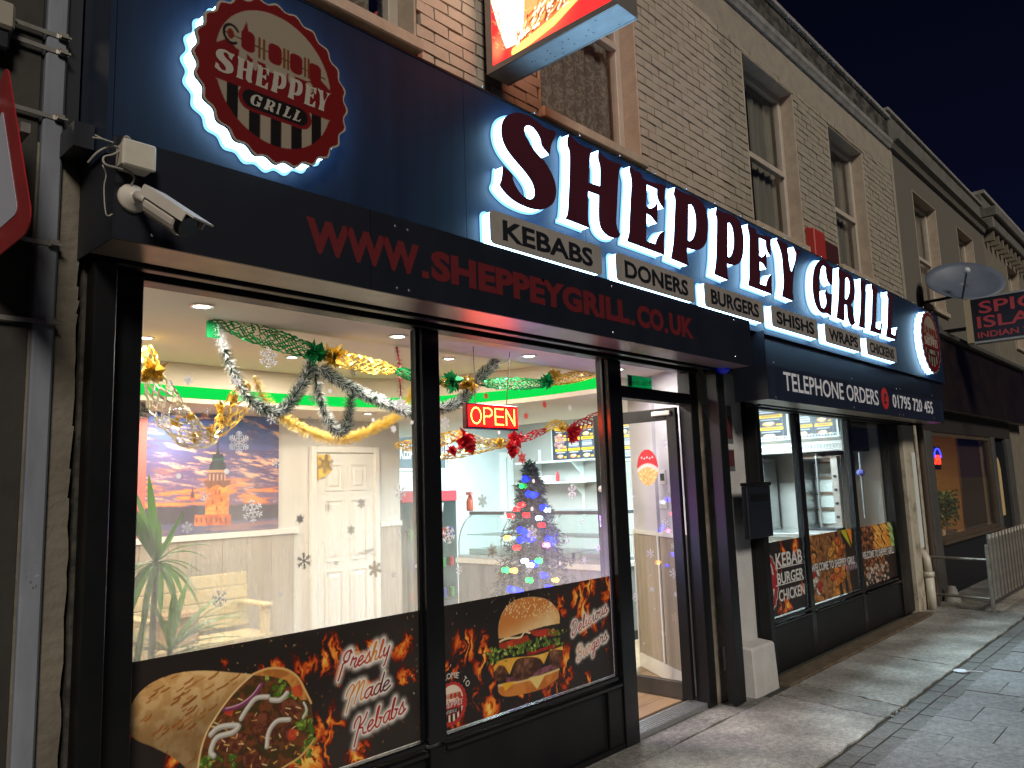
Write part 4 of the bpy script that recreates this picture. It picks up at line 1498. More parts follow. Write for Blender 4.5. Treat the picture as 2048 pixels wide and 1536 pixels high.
ph += script(P, 'Kebabs', fV(375, 1420), fV(930, 1120), .044, [(150, 20, 24), (168, 36, 26), (150, 20, 24)], .0078)
ink(P, ph, .0078)
t1 = thing('food_poster', 'fiery window poster of a filled flatbread with flowing red Freshly Made Kebabs writing', 'poster', (1.9, YPOST, PZ0), 'printed posters along the foot of the windows')
P.build('printed_sheet', YPOST, PRINT, t1, dim=1.15)

# --- poster: burger
zU = zm(860, 1150, 4.655)
fU = X2(zU, YPOST)
P = Print(2.735, 4.225, PZ0, PZ1, .0029, (36, 31, 29))
P.put(sm(.35, .7, fbm(P.X * 1.6, P.Z * 2.2, 44)) * .6, (54, 47, 43))
blob = lambda u, v, a, b: (*fU(u, v), a, b)
P.flames([blob(330, 660, .10, .10), blob(180, 890, .07, .06), blob(500, 800, .08, .17), blob(560, 980, .05, .08), blob(1230, 260, .07, .09), blob(1380, 190, .10, .10), blob(1480, 100, .09, .08), blob(1640, 130, .08, .09), blob(1420, 320, .09, .09),
          blob(1470, 500, .10, .06), blob(1280, 820, .08, .12), blob(1150, 1050, .12, .06), blob(420, 1200, .10, .10), blob(250, 1350, .12, .07), blob(560, 1240, .08, .08), blob(850, 1170, .08, .06), blob(1600, 680, .07, .06), blob(1250, 970, .06, .08), blob(1460, 960, .07, .08), blob(1640, 480, .05, .06)], 71, 1.25)
P.sparks(110, 8, (2.8, 4.2, .5, 1.07))
pl = lambda pts, c, c2=None, ns=30, seed=3, **k: P.poly([(v.x, v.y) for v in catmull([(*fU(*p), 0) for p in pts], True, 4, R(55))], c, c2, ns, seed, **k)
S = lambda pts, w, c, **k: P.stroke([(v.x, v.y) for v in catmull([(*fU(*p), 0) for p in pts], seg=5)], w, c, **k)
pl([(632, 1025), (720, 1010), (950, 965), (1205, 870), (1195, 960), (1060, 1055), (850, 1112), (705, 1132), (640, 1095)], (206, 128, 58), (184, 104, 40), 12, 5)
S([(640, 1030), (800, 1000), (1000, 950), (1200, 878)], .014, (226, 190, 130), soft=.01)
pl([(700, 960), (900, 915), (1210, 800), (1215, 850), (960, 950), (740, 1000)], (98, 50, 62), (140, 86, 98), 30, 6)
pl([(910, 955), (1075, 925), (998, 1065)], (226, 196, 120))
pl([(672, 1010), (800, 985), (700, 1085)], (226, 168, 46))
for cx, cz, rx, rz, an in ((905, 850, .128, .066, .12), (1170, 752, .060, .062, .2), (660, 895, .062, .052, .1)):
    P.ell(*fU(cx, cz), rx, rz, (104, 66, 46), an, (64, 38, 26), 60, cx)
    P.ell(fU(cx, cz)[0] - rx * .2, fU(cx, cz)[1] + rz * .25, rx * .6, rz * .5, (140, 94, 68), an, (90, 56, 38), 70, cx + 1, soft=.5)
pl([(590, 860), (640, 800), (760, 770), (1000, 745), (1235, 660), (1240, 700), (1120, 690), (1060, 830), (1005, 770), (860, 770), (790, 810), (740, 930), (690, 850), (640, 840), (600, 900)], (222, 160, 52), (232, 184, 84), 14, 9)
for pts, c in (([(640, 640), (780, 600), (910, 560), (930, 610), (800, 665), (690, 690), (645, 675)], (196, 66, 36)), ([(930, 520), (1100, 500), (1205, 525), (1180, 560), (985, 572)], (186, 58, 40)), ([(900, 720), (1020, 690), (1160, 640), (1175, 665), (1020, 720), (910, 750)], (176, 40, 34))):
    pl(pts, c, tuple(int(q * .82) for q in c), 20, 4)
rl = random.Random(9)
for k in range(150):
    t = rl.random()
    u, v = 540 + 690 * t + rl.uniform(-30, 30), 760 - 170 * t + rl.uniform(-45, 45)
    if t < .25: v = rl.uniform(680, 830)
    if t > .85: v = rl.uniform(510, 650)
    P.ell(*fU(u, v), rl.uniform(.006, .016), rl.uniform(.004, .010), rl.choice([(110, 138, 44), (150, 172, 70), (82, 108, 34), (186, 196, 110), (66, 92, 28)]), rl.uniform(0, 3), (80, 106, 34), 70, k)
S([(650, 620), (720, 590), (840, 580), (880, 530), (930, 540)], .012, (226, 200, 156))
bun = [(640, 592), (636, 500), (655, 400), (700, 310), (780, 242), (880, 210), (1000, 205), (1100, 235), (1170, 300), (1205, 370), (1207, 450), (1050, 482), (850, 542), (720, 582)]
zlo, zhi = fU(900, 560)[1], fU(900, 330)[1]
pl(bun, (232, 200, 148), (222, 184, 128), 10, 5)
mk = P.poly_mask([fU(*p) for p in bun])
P.put(mk * sm(zlo - .01, zhi, P.Z - (P.X - fU(900, 400)[0]) * .22), (200, 124, 60))
P.put(mk * sm(.45, .75, fbm(P.X * 9, P.Z * 9, 3)) * .35, (226, 160, 88))
for k in range(130):
    u, v = rl.uniform(700, 1180), rl.uniform(215, 400)
    if ((u - 930) / 275) ** 2 + ((v - 340) / 125) ** 2 < 1: P.ell(*fU(u, v), .0062, .0036, (238, 206, 156), rl.uniform(0, 3))
lcx, lcz = fU(200, 1202)
paint_logo(P, lcx, lcz, .112, (176, 48, 44), (226, 206, 186))
ph = script(P, 'Delicious', fU(1320, 570), fU(1650, 345), .038, [(150, 26, 30), (182, 74, 60), (96, 14, 22), (150, 26, 30)], .0070)
ph += script(P, 'Burgers', fU(1370, 800), fU(1650, 600), .038, [(200, 130, 90), (160, 40, 36), (90, 14, 20)], .0070)
ink(P, ph, .0070)
t2 = thing('food_poster', 'fiery window poster of a stacked cheeseburger with flowing Delicious Burgers writing', 'poster', (3.5, YPOST, PZ0), 'printed posters along the foot of the windows')
P.build('printed_sheet', YPOST, PRINT, t2, dim=1.12)
logo_letters(t2, lcx, lcz, .112, YPOST - .0006, mat('pale_print', (.62, .55, .50), .5), .0004)
for k, ch in enumerate('WELCOME TO'):
    if ch == ' ': continue
    a = R(146 - k * 12.4)
    c = Vector((lcx + .142 * math.cos(a), YPOST - .0006, lcz + .142 * math.sin(a)))
    tv, nv = Vector((math.sin(a), 0, -math.cos(a))), Vector((math.cos(a), 0, math.sin(a)))
    h, w = .015, .011 * (1.35 if ch in 'WMO' else 1)
    text_on('lettering', ch, [c - tv * w + nv * h, c + tv * w + nv * h, c + tv * w - nv * h, c - tv * w - nv * h], mat('pale_print', (.62, .55, .50)), t2, weight=.02, thick=.0004, lift=.0003)

# --- three posters of the right-hand window
fR = X2(zm(1500, 1040, 6.4), YPOST)
WHT = mat('white_print', (.60, .58, .56), .5)
RP0, RP1 = .475, 1.115
RX = [(6.425, 7.335), (7.475, 8.715), (8.855, 10.015)]


def meatpile(P, n, seed, cols, area, rr=(.02, .05)):
    r_ = random.Random(seed)
    for k in range(n):
        x, z = r_.uniform(area[0], area[1]), r_.uniform(area[2], area[3])
        c = r_.choice(cols)
        a, rx = r_.uniform(-.9, .9), r_.uniform(*rr)
        P.ell(x, z - .006, rx * 1.12, rx * .66, tuple(int(q * .45) for q in c), a)
        P.ell(x, z, rx, rx * .55, c, a, tuple(int(q * .72) for q in c), 40, seed + k)


x0, x1 = RX[0]
P = Print(x0, x1, RP0, RP1, .006, (34, 30, 30))
P.flames([(x0 + .5, RP1 - .05, .12, .10), (x0 + .75, RP1 - .05, .09, .12), (x0 + .4, RP1 - .22, .05, .06), (x0 + .82, RP0 + .2, .08, .10), (x0 + .45, RP0 + .06, .2, .08), (x0 + .3, RP0 + .4, .05, .05)], 91, 1.2)
P.sparks(60, 3, (x0, x1, RP0, RP1))
P.poly(scallop(x0 + .04, RP0 + .3, .30), (170, 160, 158))
paint_logo(P, x0 + .04, RP0 + .3, .285, (150, 40, 44), (196, 186, 180))
t3 = thing('food_poster', 'dark window poster listing kebab burger chicken in white capitals', 'poster', (6.9, YPOST, RP0), 'printed posters along the foot of the windows')
P.build('printed_sheet', YPOST, PRINT, t3, dim=1.05)
for w, ps in (('KEBAB', [(325, 425), (695, 365), (700, 540), (330, 610)]), ('BURGER', [(345, 680), (715, 600), (720, 745), (350, 825)]), ('CHICKEN', [(368, 890), (738, 810), (742, 950), (372, 1045)])):
    q = [onY(*zm(1500, 1040, 6.4)(*p), YPOST) for p in ps]
    zt_, zb_ = (q[0].z + q[1].z) / 2, (q[2].z + q[3].z) / 2
    xa, xb = (q[0].x + q[3].x) / 2, min(x1 - .03, (q[1].x + q[2].x) / 2)
    text_on('lettering', w, [(xa, YPOST, zt_), (xb, YPOST, zt_), (xb, YPOST, zb_), (xa, YPOST, zb_)], WHT, t3, weight=.02, thick=.0006, lift=.0006)
for v in (618, 838):
    a, b = fR(330, v + 10)
    bx('rule', WHT, t3, a, x1 - .03, YPOST - .0012, YPOST - .0006, b - .004, b + .004)
lt = [('S', 0)]
x0, x1 = RX[1]
P = Print(x0, x1, RP0, RP1, .0065, (44, 36, 32))
meatpile(P, 150, 31, [(176, 116, 66), (198, 138, 80), (150, 92, 52), (206, 120, 52)], (x0, x0 + .62, RP0, RP1), (.03, .07))
for k in range(5):
    xx = x0 + .25 + k * .16
    P.stroke([(xx - .1, RP1), (xx + .05, RP0 + .3), (xx + .1, RP0)], .085, (150, 104, 62), c2=(104, 66, 38), ns=40, seed=k)
meatpile(P, 40, 33, [(214, 150, 66), (222, 132, 52), (204, 96, 44)], (x0 + .5, x0 + .95, RP0, RP1 - .1), (.04, .08))
for k in range(6): P.stroke([(x0 + .95 + .05 * k + .08 * math.cos(a), RP0 + .22 + .13 * math.sin(a)) for a in np.linspace(0, 3, 8)], .014, (196, 166, 180))
P.poly([(x0 + .85, RP1), (x0 + 1.0, RP1), (x0 + 1.12, RP1 - .2)], (176, 172, 40))
P.poly([(x0 + 1.02, RP1), (x0 + 1.16, RP1), (x0 + 1.15, RP1 - .17)], (222, 130, 40))
meatpile(P, 12, 36, [(180, 50, 44), (214, 206, 196)], (x0 + .02, x0 + .22, RP0 + .05, RP0 + .3), (.03, .06))
P.poly([(x0, RP0 + .29), (x1, RP0 + .27), (x1, RP0 + .355), (x0, RP0 + .375)], (36, 28, 26), alpha=.65)
t4 = thing('food_poster', 'welcome poster of grilled chicken and kebab skewers, middle of the right window', 'poster', (8.1, YPOST, RP0), 'printed posters along the foot of the windows')
P.build('printed_sheet', YPOST, PRINT, t4, dim=1.05)
text_on('lettering', 'WELCOME TO SHEPPEY GRILL', [(x0 + .03, YPOST, RP0 + .37), (x1 - .05, YPOST, RP0 + .352), (x1 - .05, YPOST, RP0 + .272), (x0 + .03, YPOST, RP0 + .29)], WHT, t4, weight=.02, thick=.0006, lift=.0006)
x0, x1 = RX[2]
P = Print(x0, x1, RP0, RP1, .0065, (46, 36, 31))
meatpile(P, 260, 41, [(150, 84, 56), (176, 104, 68), (120, 66, 44), (196, 128, 84)], (x0, x0 + .75, RP0 + .1, RP1), (.018, .04))
r_ = random.Random(2)
for k in range(60):
    xx, z_ = x0 + r_.uniform(.42, .98), RP1 - r_.uniform(0, .28)
    P.stroke([(xx, z_), (xx + r_.uniform(.05, .16), z_ - r_.uniform(.02, .12))], .026, r_.choice([(226, 160, 66), (206, 132, 50), (236, 182, 92)]))
for k in range(5): P.ell(x0 + 1.06 + .01 * k, RP1 - .05 - .06 * k, .09, .035, (126, 158, 80) if k % 2 else (176, 196, 130), -.6)
meatpile(P, 60, 44, [(196, 170, 148), (150, 100, 76), (214, 200, 184)], (x0 + .1, x0 + .85, RP0, RP0 + .2), (.02, .045))
P.poly([(x0, RP0 + .29), (x1, RP0 + .27), (x1, RP0 + .355), (x0, RP0 + .375)], (36, 28, 26), alpha=.65)
t5 = thing('food_poster', 'welcome poster of chips and sliced kebab meat, rightmost under the window', 'poster', (9.4, YPOST, RP0), 'printed posters along the foot of the windows')
P.build('printed_sheet', YPOST, PRINT, t5, dim=1.05)
text_on('lettering', 'WELCOME TO SHEPPEY GRILL', [(x0 + .03, YPOST, RP0 + .37), (x1 - .05, YPOST, RP0 + .352), (x1 - .05, YPOST, RP0 + .272), (x0 + .03, YPOST, RP0 + .29)], WHT, t5, weight=.02, thick=.0006, lift=.0006)

# --- mural on the back wall: sunset sky and a stone tower by the water
fM = X2(zm(240, 780, 6.4), 3.98)
MZ0, MZ1 = 1.35, 2.465
MX0, MX1 = fM(330, 1200)[0], 4.13
P = Print(MX0, MX1, MZ0, MZ1, .007, (96, 82, 124))
v = (P.Z - MZ0) / (MZ1 - MZ0)
P.put(sm(.5, .95, v), (78, 106, 176))
P.put(sm(.55, .15, v) * .7, (132, 92, 118))
n1 = fbm(P.X * 3.4 + P.Z * 3.0, P.Z * 19, 5, 6)
n2 = fbm(P.X * 6.5 + P.Z * 7, P.Z * 34 + P.X * 4, 15, 6)
P.put(sm(.46, .66, n1) * .6, (92, 74, 112))
P.put(sm(.52, .70, n2) * sm(.3, .6, v) * .8, (246, 178, 156))
P.put(sm(.60, .74, n2) * .6, (255, 206, 150))
P.put(sm(.5, .62, n1) * sm(.42, .30, v) * .95, (232, 104, 62))
P.put(sm(.50, .66, n1) * sm(.62, .30, v) * sm(.2, .26, v) * .95, (250, 140, 66))
P.put(sm(.24, .21, v), (98, 76, 92))
sky_l = .20 + .05 * fbm(P.X * 9, P.X * 0, 3)
P.put(sm(sky_l + .01, sky_l - .01, v), (66, 56, 72))
P.put(sm(.10, .085, v) , (86, 82, 120))
P.put(sm(.10, .085, v) * sm(.5, .62, fbm(P.X * 2.5, P.Z * 40, 6)) * .6, (176, 108, 96))
pm = lambda pts, c, c2=None, **k: P.poly([fM(*p) for p in pts], c, c2, 9, 5, **k)
pm([(1110, 1200), (1390, 1200), (1400, 1290), (1390, 1700), (1085, 1700), (1105, 1290)], (196, 104, 38), (240, 150, 58))
pm([(960, 1600), (1420, 1590), (1420, 1730), (950, 1740)], (226, 120, 46), (176, 74, 34))
for k in range(7): P.stroke([fM(980 + k * 62, 1640), fM(984 + k * 62, 1690)], .018, (120, 60, 40))
pm([(1075, 1155), (1420, 1155), (1405, 1205), (1330, 1255), (1240, 1210), (1130, 1270), (1085, 1200)], (120, 74, 54))
pm([(1135, 1060), (1355, 1060), (1360, 1160), (1125, 1160)], (104, 74, 70))
for u in (1150, 1200, 1250, 1300, 1345): P.stroke([fM(u, 1085), fM(u, 1150)], .016, (196, 142, 120))
for u in (1225, 1275): P.stroke([fM(u, 1290), fM(u, 1330)], .02, (150, 74, 30))
for u, v in ((1190, 1420), (1300, 1390), (1240, 1500)): P.stroke([fM(u, v), fM(u, v + 28)], .018, (140, 66, 26))
for v in (1380, 1470, 1550): P.stroke([fM(1100, v), fM(1390, v)], .006, (176, 92, 32), .6)
pm([(1120, 1020), (1350, 1020), (1360, 1055), (1115, 1055)], (196, 140, 100))
pm([(1140, 1020), (1155, 950), (1185, 905), (1330, 905), (1355, 960), (1360, 1020)], (46, 54, 58))
pm([(1180, 850), (1330, 850), (1335, 905), (1175, 905)], (36, 84, 76))
pm([(1185, 820), (1325, 820), (1320, 865), (1200, 880)], (40, 44, 54))
pm([(1245, 770), (1262, 770), (1285, 830), (1225, 830)], (40, 44, 54))
P.stroke([fM(1255, 480), fM(1253, 780)], .02, (74, 60, 76))
pm([(930, 1250), (955, 1340), (960, 1400), (900, 1400), (905, 1340)], (84, 60, 66))
pm([(890, 1380), (965, 1380), (955, 1420), (905, 1420)], (196, 96, 60))
mu = thing('wall_mural', 'large sunset mural with a lit stone tower on the takeaway back wall', 'mural', ((MX0 + MX1) / 2, 3.98, MZ0))
P.build('printed_sheet', 3.982, printed('matt_mural_print', .7), mu, dim=.95)
bx('red_border', mat('red_border_print', (.62, .10, .09), .6), mu, MX0 - .16, MX0 - .002, 3.98, 3.998, MZ0, MZ1)
P = Print(1.3, MX0 - .162, MZ0, MZ1, .012, (110, 150, 190))
v = (P.Z - MZ0) / (MZ1 - MZ0)
P.put(sm(.5, 1, v), (40, 96, 150))
P.put(sm(.62, .38, v), (226, 206, 200))
P.put(sm(.36, .26, v), (176, 96, 70))
P.put(sm(.24, .22, v), (70, 60, 66))
P.flames([(MX0 - .35, MZ0 + .1, .12, .2)], 14, 1.2)
P.poly(scallop(MX0 - .25, MZ0 + .1, .075), (200, 60, 56))
m2 = thing('wall_mural', 'blue sky mural left of the red border behind the plant', 'mural', (1.9, 3.98, MZ0))
P.build('printed_sheet', 3.982, printed('matt_mural_print', .7), m2, dim=.95)

# ================================================================== SHOPFRONTS
GL1 = glass('steamed_window_glass', .64, .9, 2.0)
GL2 = glass('lightly_steamed_glass', .27, .95, 1.8, streak=14)
GL0 = glass('clear_window_glass')
RAILSHINE = mat('black_gloss_frame', (.006, .006, .007), .22, spec=.5)
sf = thing('shopfront', 'black framed shopfront with two big steamed windows left of the open door', 'shopfront', (2.9, 0, 0))
bx('head', BLACK, sf, .985, 5.47, -.06, .04, 2.53, 2.618, bevel=.003)
bx('post', BLACK, sf, .985, 1.16, -.12, .04, .0, 2.529, bevel=.003)
bx('post', RAILSHINE, sf, 2.61, 2.73, -.05, .05, .43, 2.529, bevel=.004)
bx('post', RAILSHINE, sf, 4.255, 4.405, -.06, .05, .0, 2.529, bevel=.004)
bx('post', BLACK, sf, 5.345, 5.46, -.05, .06, .0, 2.529, bevel=.004)
for a, b in ((1.161, 2.609), (2.731, 4.254)):
    bx('bottom_rail', RAILSHINE, sf, a, b, -.035, .03, .415, .447, bevel=.006)
    bx('bottom_rail', RAILSHINE, sf, a, b, -.055, .028, .375, .408, bevel=.008)
    bx('pane', GL1 if a < 2 else GL2, sf, a, b, .0, .006, .448, 2.529)
    bx('glazing_bead', BLACK, sf, a, a + .018, -.018, -.002, .45, 2.528)
    bx('glazing_bead', BLACK, sf, b - .018, b, -.018, -.002, .45, 2.528)
    bx('stall_riser', BLACKR, sf, a, b, -.02, .03, .03, .374)
bx('riser_post', BLACK, sf, 2.62, 2.72, -.05, .03, .03, .41, bevel=.004)
bx('riser_post', BLACK, sf, 4.10, 4.2545, -.045, .03, .03, .374, bevel=.004)
bx('kick_rail', BLACK, sf, 1.161, 4.2545, -.05, .03, .0, .03)
bx('transom', BLACK, sf, 4.406, 5.344, -.05, .05, 2.27, 2.355, bevel=.004)
bx('pane', GL0, sf, 4.406, 5.344, .0, .006, 2.356, 2.529)
th_ = MB().box(4.406, 5.344, -.03, .135, .0, .036)
th_.build('threshold', mat('aluminium_threshold', (.55, .56, .58), .32, metal=.8, c2=(.42, .43, .45), ns=40, bump=.4, bs=300), sf)
rb = MB()
for k in range(6): rb.box(4.41, 5.34, -.02 + k * .024, -.011 + k * .024, .0362, .040)
rb.build('tread_rib', mat('aluminium_threshold', (.55, .56, .58)), sf)
# open door leaf, swung in on the right jamb
dr = thing('glazed_door', 'open black framed glass door swung into the shop', 'door', (5.31, .05, .04))
DX0, DX1 = 5.285, 5.33
D0, D1 = .06, .86
bx('stile', BLACK, dr, DX0, DX1, D0, D0 + .085, .05, 2.26, bevel=.003)
st = bx('stile', BLACK, dr, DX0, DX1, D1 - .10, D1, .05, 2.26, bevel=.003)
bx('rail', BLACK, dr, DX0, DX1, D0 + .0855, D1 - .1005, 2.165, 2.26, bevel=.003)
bx('rail', mat('worn_bronze_rail', (.035, .03, .025), .5, c2=(.06, .052, .042), ns=6), dr, DX0, DX1, D0 + .0855, D1 - .1005, .05, .17, bevel=.003)
bx('pane', GL0, dr, 5.305, 5.311, D0 + .0855, D1 - .1005, .171, 2.164)
MB().lathe((DX0 - .0005, D1 - .05, 1.64), [(.026, 0), (.026, -.008), (.016, -.009), (.001, -.012)], 16, 'x').build('lock', mat('satin_lock', (.6, .6, .58), .3, metal=.7), st)
MB().tube([(DX0 - .03, D1 - .05, 1.33), (DX0 - .03, D1 - .05, 1.42)], .008, 8).bar((DX0 - .03, D1 - .05, 1.335), (DX0, D1 - .05, 1.335), .012, .012).bar((DX0 - .03, D1 - .05, 1.415), (DX0, D1 - .05, 1.415), .012, .012).build('handle', SCREW, st)
bx('closer', WHITEPLASTIC, dr, DX0 - .035, DX0 - .001, D0 + .03, D0 + .2, 2.20, 2.235, bevel=.005)
# fire exit sign stuck inside the fanlight, read from behind
fe = [onY(1254, 748, .012), onY(1302, 757, .012), onY(1302, 779, .012), onY(1254, 772, .012)]
t = thing('exit_sign', 'small green fire exit sign behind the glass over the door', 'sign', (fe[3].x, .012, fe[3].z))
zt_, zb_ = (fe[0].z + fe[1].z) / 2, (fe[2].z + fe[3].z) / 2
bx('board', mat('green_sign_print', (.05, .55, .30), .5, trans=.6), t, fe[0].x, fe[1].x, .010, .014, zb_, zt_)
bx('pictogram', mat('grey_sign_print', (.26, .28, .26), .5, trans=.3), t, fe[0].x + .005, fe[0].x + .055, .0085, .0098, zb_ + .006, zt_ - .006)
x0_, x1_ = fe[0].x + .07, fe[1].x - .008
text_on('lettering', 'Fire Exit', [(x1_, .0097, zt_ - .025), (x0_, .0097, zt_ - .025), (x0_, .0097, zb_ + .022), (x1_, .0097, zb_ + .022)], mat('pale_lit_print', (.85, .87, .85), .5, trans=.7), t, weight=.02, thick=.0006, lift=-.0009)

sf2 = thing('shopfront', 'black framed three pane window of the takeaway kitchen right of the door', 'shopfront', (8.3, 0, 0))
bx('head', BLACK, sf2, 6.25, 10.42, -.06, .04, 2.30, 2.37, bevel=.003)
bx('post', BLACK, sf2, 6.22, 6.42, -.06, .05, .02, 2.299, bevel=.004)
for a, b in ((7.34, 7.47), (8.72, 8.85)): bx('post', RAILSHINE, sf2, a + .015, b - .015, -.035, .03, .02, 2.299, bevel=.004)
bx('post', BLACK, sf2, 10.02, 10.42, -.05, .06, .02, 2.299, bevel=.004)
for (a, b) in ((6.421, 7.354), (7.456, 8.734), (8.836, 10.019)):
    bx('bottom_rail', RAILSHINE, sf2, a, b, -.035, .03, .435, .468, bevel=.006)
    bx('bottom_rail', RAILSHINE, sf2, a, b, -.055, .028, .40, .43, bevel=.008)
    bx('pane', GL0, sf2, a, b, .0, .006, .469, 2.299)
    bx('stall_riser', BLACKR, sf2, a, b, -.03, .03, .02, .399)

# ================================================================== BETWEEN THE SHOPFRONTS
STONE = mat('bare_stained_stone', (.26, .22, .17), .85, c2=(.12, .095, .07), ns=5, bump=.5, bs=40, ramp=(.38, .62))
WHITEWALL = mat('white_rough_wall', (.52, .51, .50), .85, c2=(.45, .44, .43), ns=6, bump=.6, bs=45, bdist=.008)
pr_ = thing('wall_pier', 'narrow pier of brown stone and white render between door and kitchen window', 'pier', (5.8, 0, 0))
bx('stone_face', STONE, pr_, 5.47, 5.70, -.04, .10, .0, 2.62, bevel=.006)
bx('white_face', WHITEWALL, pr_, 5.701, 6.215, -.035, .10, .0, 2.62)
pl_ = MB()
vsp = [(5.80, -.20, -.02), (6.215, -.20, -.02), (6.215, -.036, -.02), (5.80, -.036, -.02), (5.815, -.185, .36), (6.205, -.185, .36), (6.205, -.036, .375), (5.815, -.036, .375)]
pl_.hexa(vsp)
pl_.build('plinth', WHITEWALL, pr_, bevel=.015)
bx('white_chip', WHITEWALL, pr_, 5.60, 5.66, -.044, -.041, .22, .40)
gr2 = thing('shutter_guide', 'black shutter guide rail with letter box beside the left post of the kitchen window', 'rail', (6.2, -.1, 0))
bx('rail', BLACK, gr2, 6.216, 6.30, -.16, -.0605, .0, 2.30, bevel=.004)
mb_ = thing('letter_box', 'black metal box fixed on the white pier left of the kitchen window', 'letter box', (6.0, -.1, 1.2))
bx('case', NAVYDARK, mb_, 5.86, 6.29, -.21, -.161, 1.20, 1.62, bevel=.006)
bx('lid', BLACK, mb_, 5.85, 6.30, -.22, -.161, 1.621, 1.65, bevel=.004)
bx('flap', BLACK, mb_, 5.92, 6.22, -.216, -.2105, 1.50, 1.55)
DUSK = mat('dark_red_notice', (.09, .015, .018), .6, c2=(.05, .012, .015), ns=12)
GREYN = mat('grey_notice', (.10, .105, .11), .6)
for nm, lab, zz0, zz1 in (('notice', 'upper red and grey notice on the white pier under the blue strobe', 1.98, 2.30), ('notice', 'lower dark red notice on the white pier above the letter box', 1.75, 1.93)):
    t = thing(nm, lab, 'notice', (5.93, -.04, zz0))
    bx('sheet', GREYN, t, 5.83, 6.03, -.0385, -.0355, zz0, zz1)
    bx('red_panel', DUSK, t, 5.835, 6.02, -.0405, -.039, zz0 + .04, zz1 - .09 if zz0 > 1.9 else zz1 - .01)
tb = thing('alarm_strobe', 'blue glass alarm strobe under the right end of the long shutter box', 'alarm light', (5.95, -.2, 2.5))
c = onY(1447, 738, -.25)
MB().lathe((c.x, -.25, c.z), [(.055, .03), (.056, .015), (.05, -.012), (.035, -.03), (.012, -.04), (.001, -.041)], 18, 'z').build('lens', mat('blue_strobe_lens', (.012, .018, .30), .12, emit=(.01, .02, .7), es=.10), tb, smooth=True)
MB().lathe((c.x, -.25, c.z), [(.06, .031), (.06, .055)], 18, 'z').build('base', BLACK, tb)
# end pier of the right window, downpipe stub
ep = thing('wall_pier', 'cream peeling pier at the right end of the kitchen window', 'pier', (10.8, 0, 0))
PEEL = mat('peeling_cream_paint', (.47, .42, .33), .8, c2=(.25, .21, .15), ns=5, bump=.5, bs=40, ramp=(.5, .66))
bx('face', PEEL, ep, 10.43, 10.86, -.10, .10, -.02, 2.30, bevel=.01)
bx('patch', mat('fresh_white_paint', (.66, .68, .66), .7), ep, 10.70, 10.858, -.103, -.1005, .75, 1.95)
bx('return', PEEL, ep, 10.861, 11.45, -.02, .10, -.02, 2.62)
dp = thing('drainpipe', 'short cream drainpipe stub at the foot of the cream pier', 'pipe', (11.0, -.2, 0))
MB().tube([(10.72, -.16, 0), (10.72, -.16, .40)], .052, 14).tube([(10.72, -.16, .40), (10.72, -.16, .46)], .062, 14).tube([(10.72, -.16, .46), (10.72, -.15, .62), (10.76, -.10, .70)], .045, 12).build('pipe', WHITEPLASTIC, dp, smooth=True)
MB().tube([(11.1, -.12, .0), (11.1, -.12, 2.4)], .04, 12).build('downpipe', mat('brown_downpipe', (.06, .04, .03), .6), None)
tag(bpy.data.objects['downpipe'], 'thin brown downpipe beside the cream pier', 'pipe')

# ================================================================== LEFT EDGE: pilaster, steel post with traffic sign
lp = thing('wall_pilaster', 'cream pilaster with chipped edges left of the first window', 'pilaster', (.9, -.1, 0))
OLDP = mat('old_cream_plaster', (.20, .175, .135), .85, c2=(.13, .112, .085), ns=4, bump=.7, bs=26, bdist=.012)
pts_ = [(.70, -.10), (.945, -.10)]
lm = MB()
zzs = np.linspace(-.02, 2.95, 60)
for i in range(59):
    e0, e1 = .935 + .012 * (mnoise.noise((0, zzs[i] * 9, 1)) - .5), .935 + .012 * (mnoise.noise((0, zzs[i + 1] * 9, 1)) - .5)
    if random.random() < .12: e0 -= .006
    lm.hexa([(.775, -.125, zzs[i]), (e0, -.125, zzs[i]), (e0, .05, zzs[i]), (.775, .05, zzs[i]), (.775, -.125, zzs[i + 1]), (e1, -.125, zzs[i + 1]), (e1, .05, zzs[i + 1]), (.775, .05, zzs[i + 1])])
lm.build('shaft', OLDP, lp)
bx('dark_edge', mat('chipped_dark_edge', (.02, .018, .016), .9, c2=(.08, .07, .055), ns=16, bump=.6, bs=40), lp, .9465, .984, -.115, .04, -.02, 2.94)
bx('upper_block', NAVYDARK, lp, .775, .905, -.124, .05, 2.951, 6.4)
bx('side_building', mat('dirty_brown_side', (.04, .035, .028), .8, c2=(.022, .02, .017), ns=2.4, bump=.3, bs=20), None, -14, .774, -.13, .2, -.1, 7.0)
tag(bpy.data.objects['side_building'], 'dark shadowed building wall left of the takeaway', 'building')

po = thing('steel_post', 'grey steel upright strapped with bands at the left edge', 'post', (.8, -.13, 0))
Y0 = -.152
px0, px1 = onY(73, 512, Y0).x, onY(117, 512, Y0).x
PW = px1 - px0
MB().prism([(px0, Y0 + .006), (px0 + .006, Y0), (px1 - .008, Y0), (px1, Y0 + .008), (px1, -.1255), (px0, -.1255)], -.02, 5.2).build('upright', GALV, po)
BAND = mat('steel_band', (.42, .40, .36), .35, metal=.7, c2=(.30, .28, .25), ns=20)
for k, py in enumerate((66, 98, 232, 487, 645)):
    zc_ = onY(100, py, Y0 - .004).z
    bd = bx('band', BAND, po, .56, px1 + .003, Y0 - .004, Y0 - .0005, zc_ - .008, zc_ + .008)
    MB().box(px1 - .035, px1 - .004, Y0 - .016, Y0 - .0045, zc_ - .012, zc_ + .013).bar((px1 - .03, Y0 - .02, zc_ - .004), (px1 + .004, Y0 - .02, zc_ - .004), .008, .008).build('clamp', BAND, bd)
st_ = thing('sticker', 'scuffed paper sticker remains on the grey steel post', 'sticker', (px0 + .03, Y0, 1.5))
q = onY(72, 1150, Y0)
zz_ = MB()
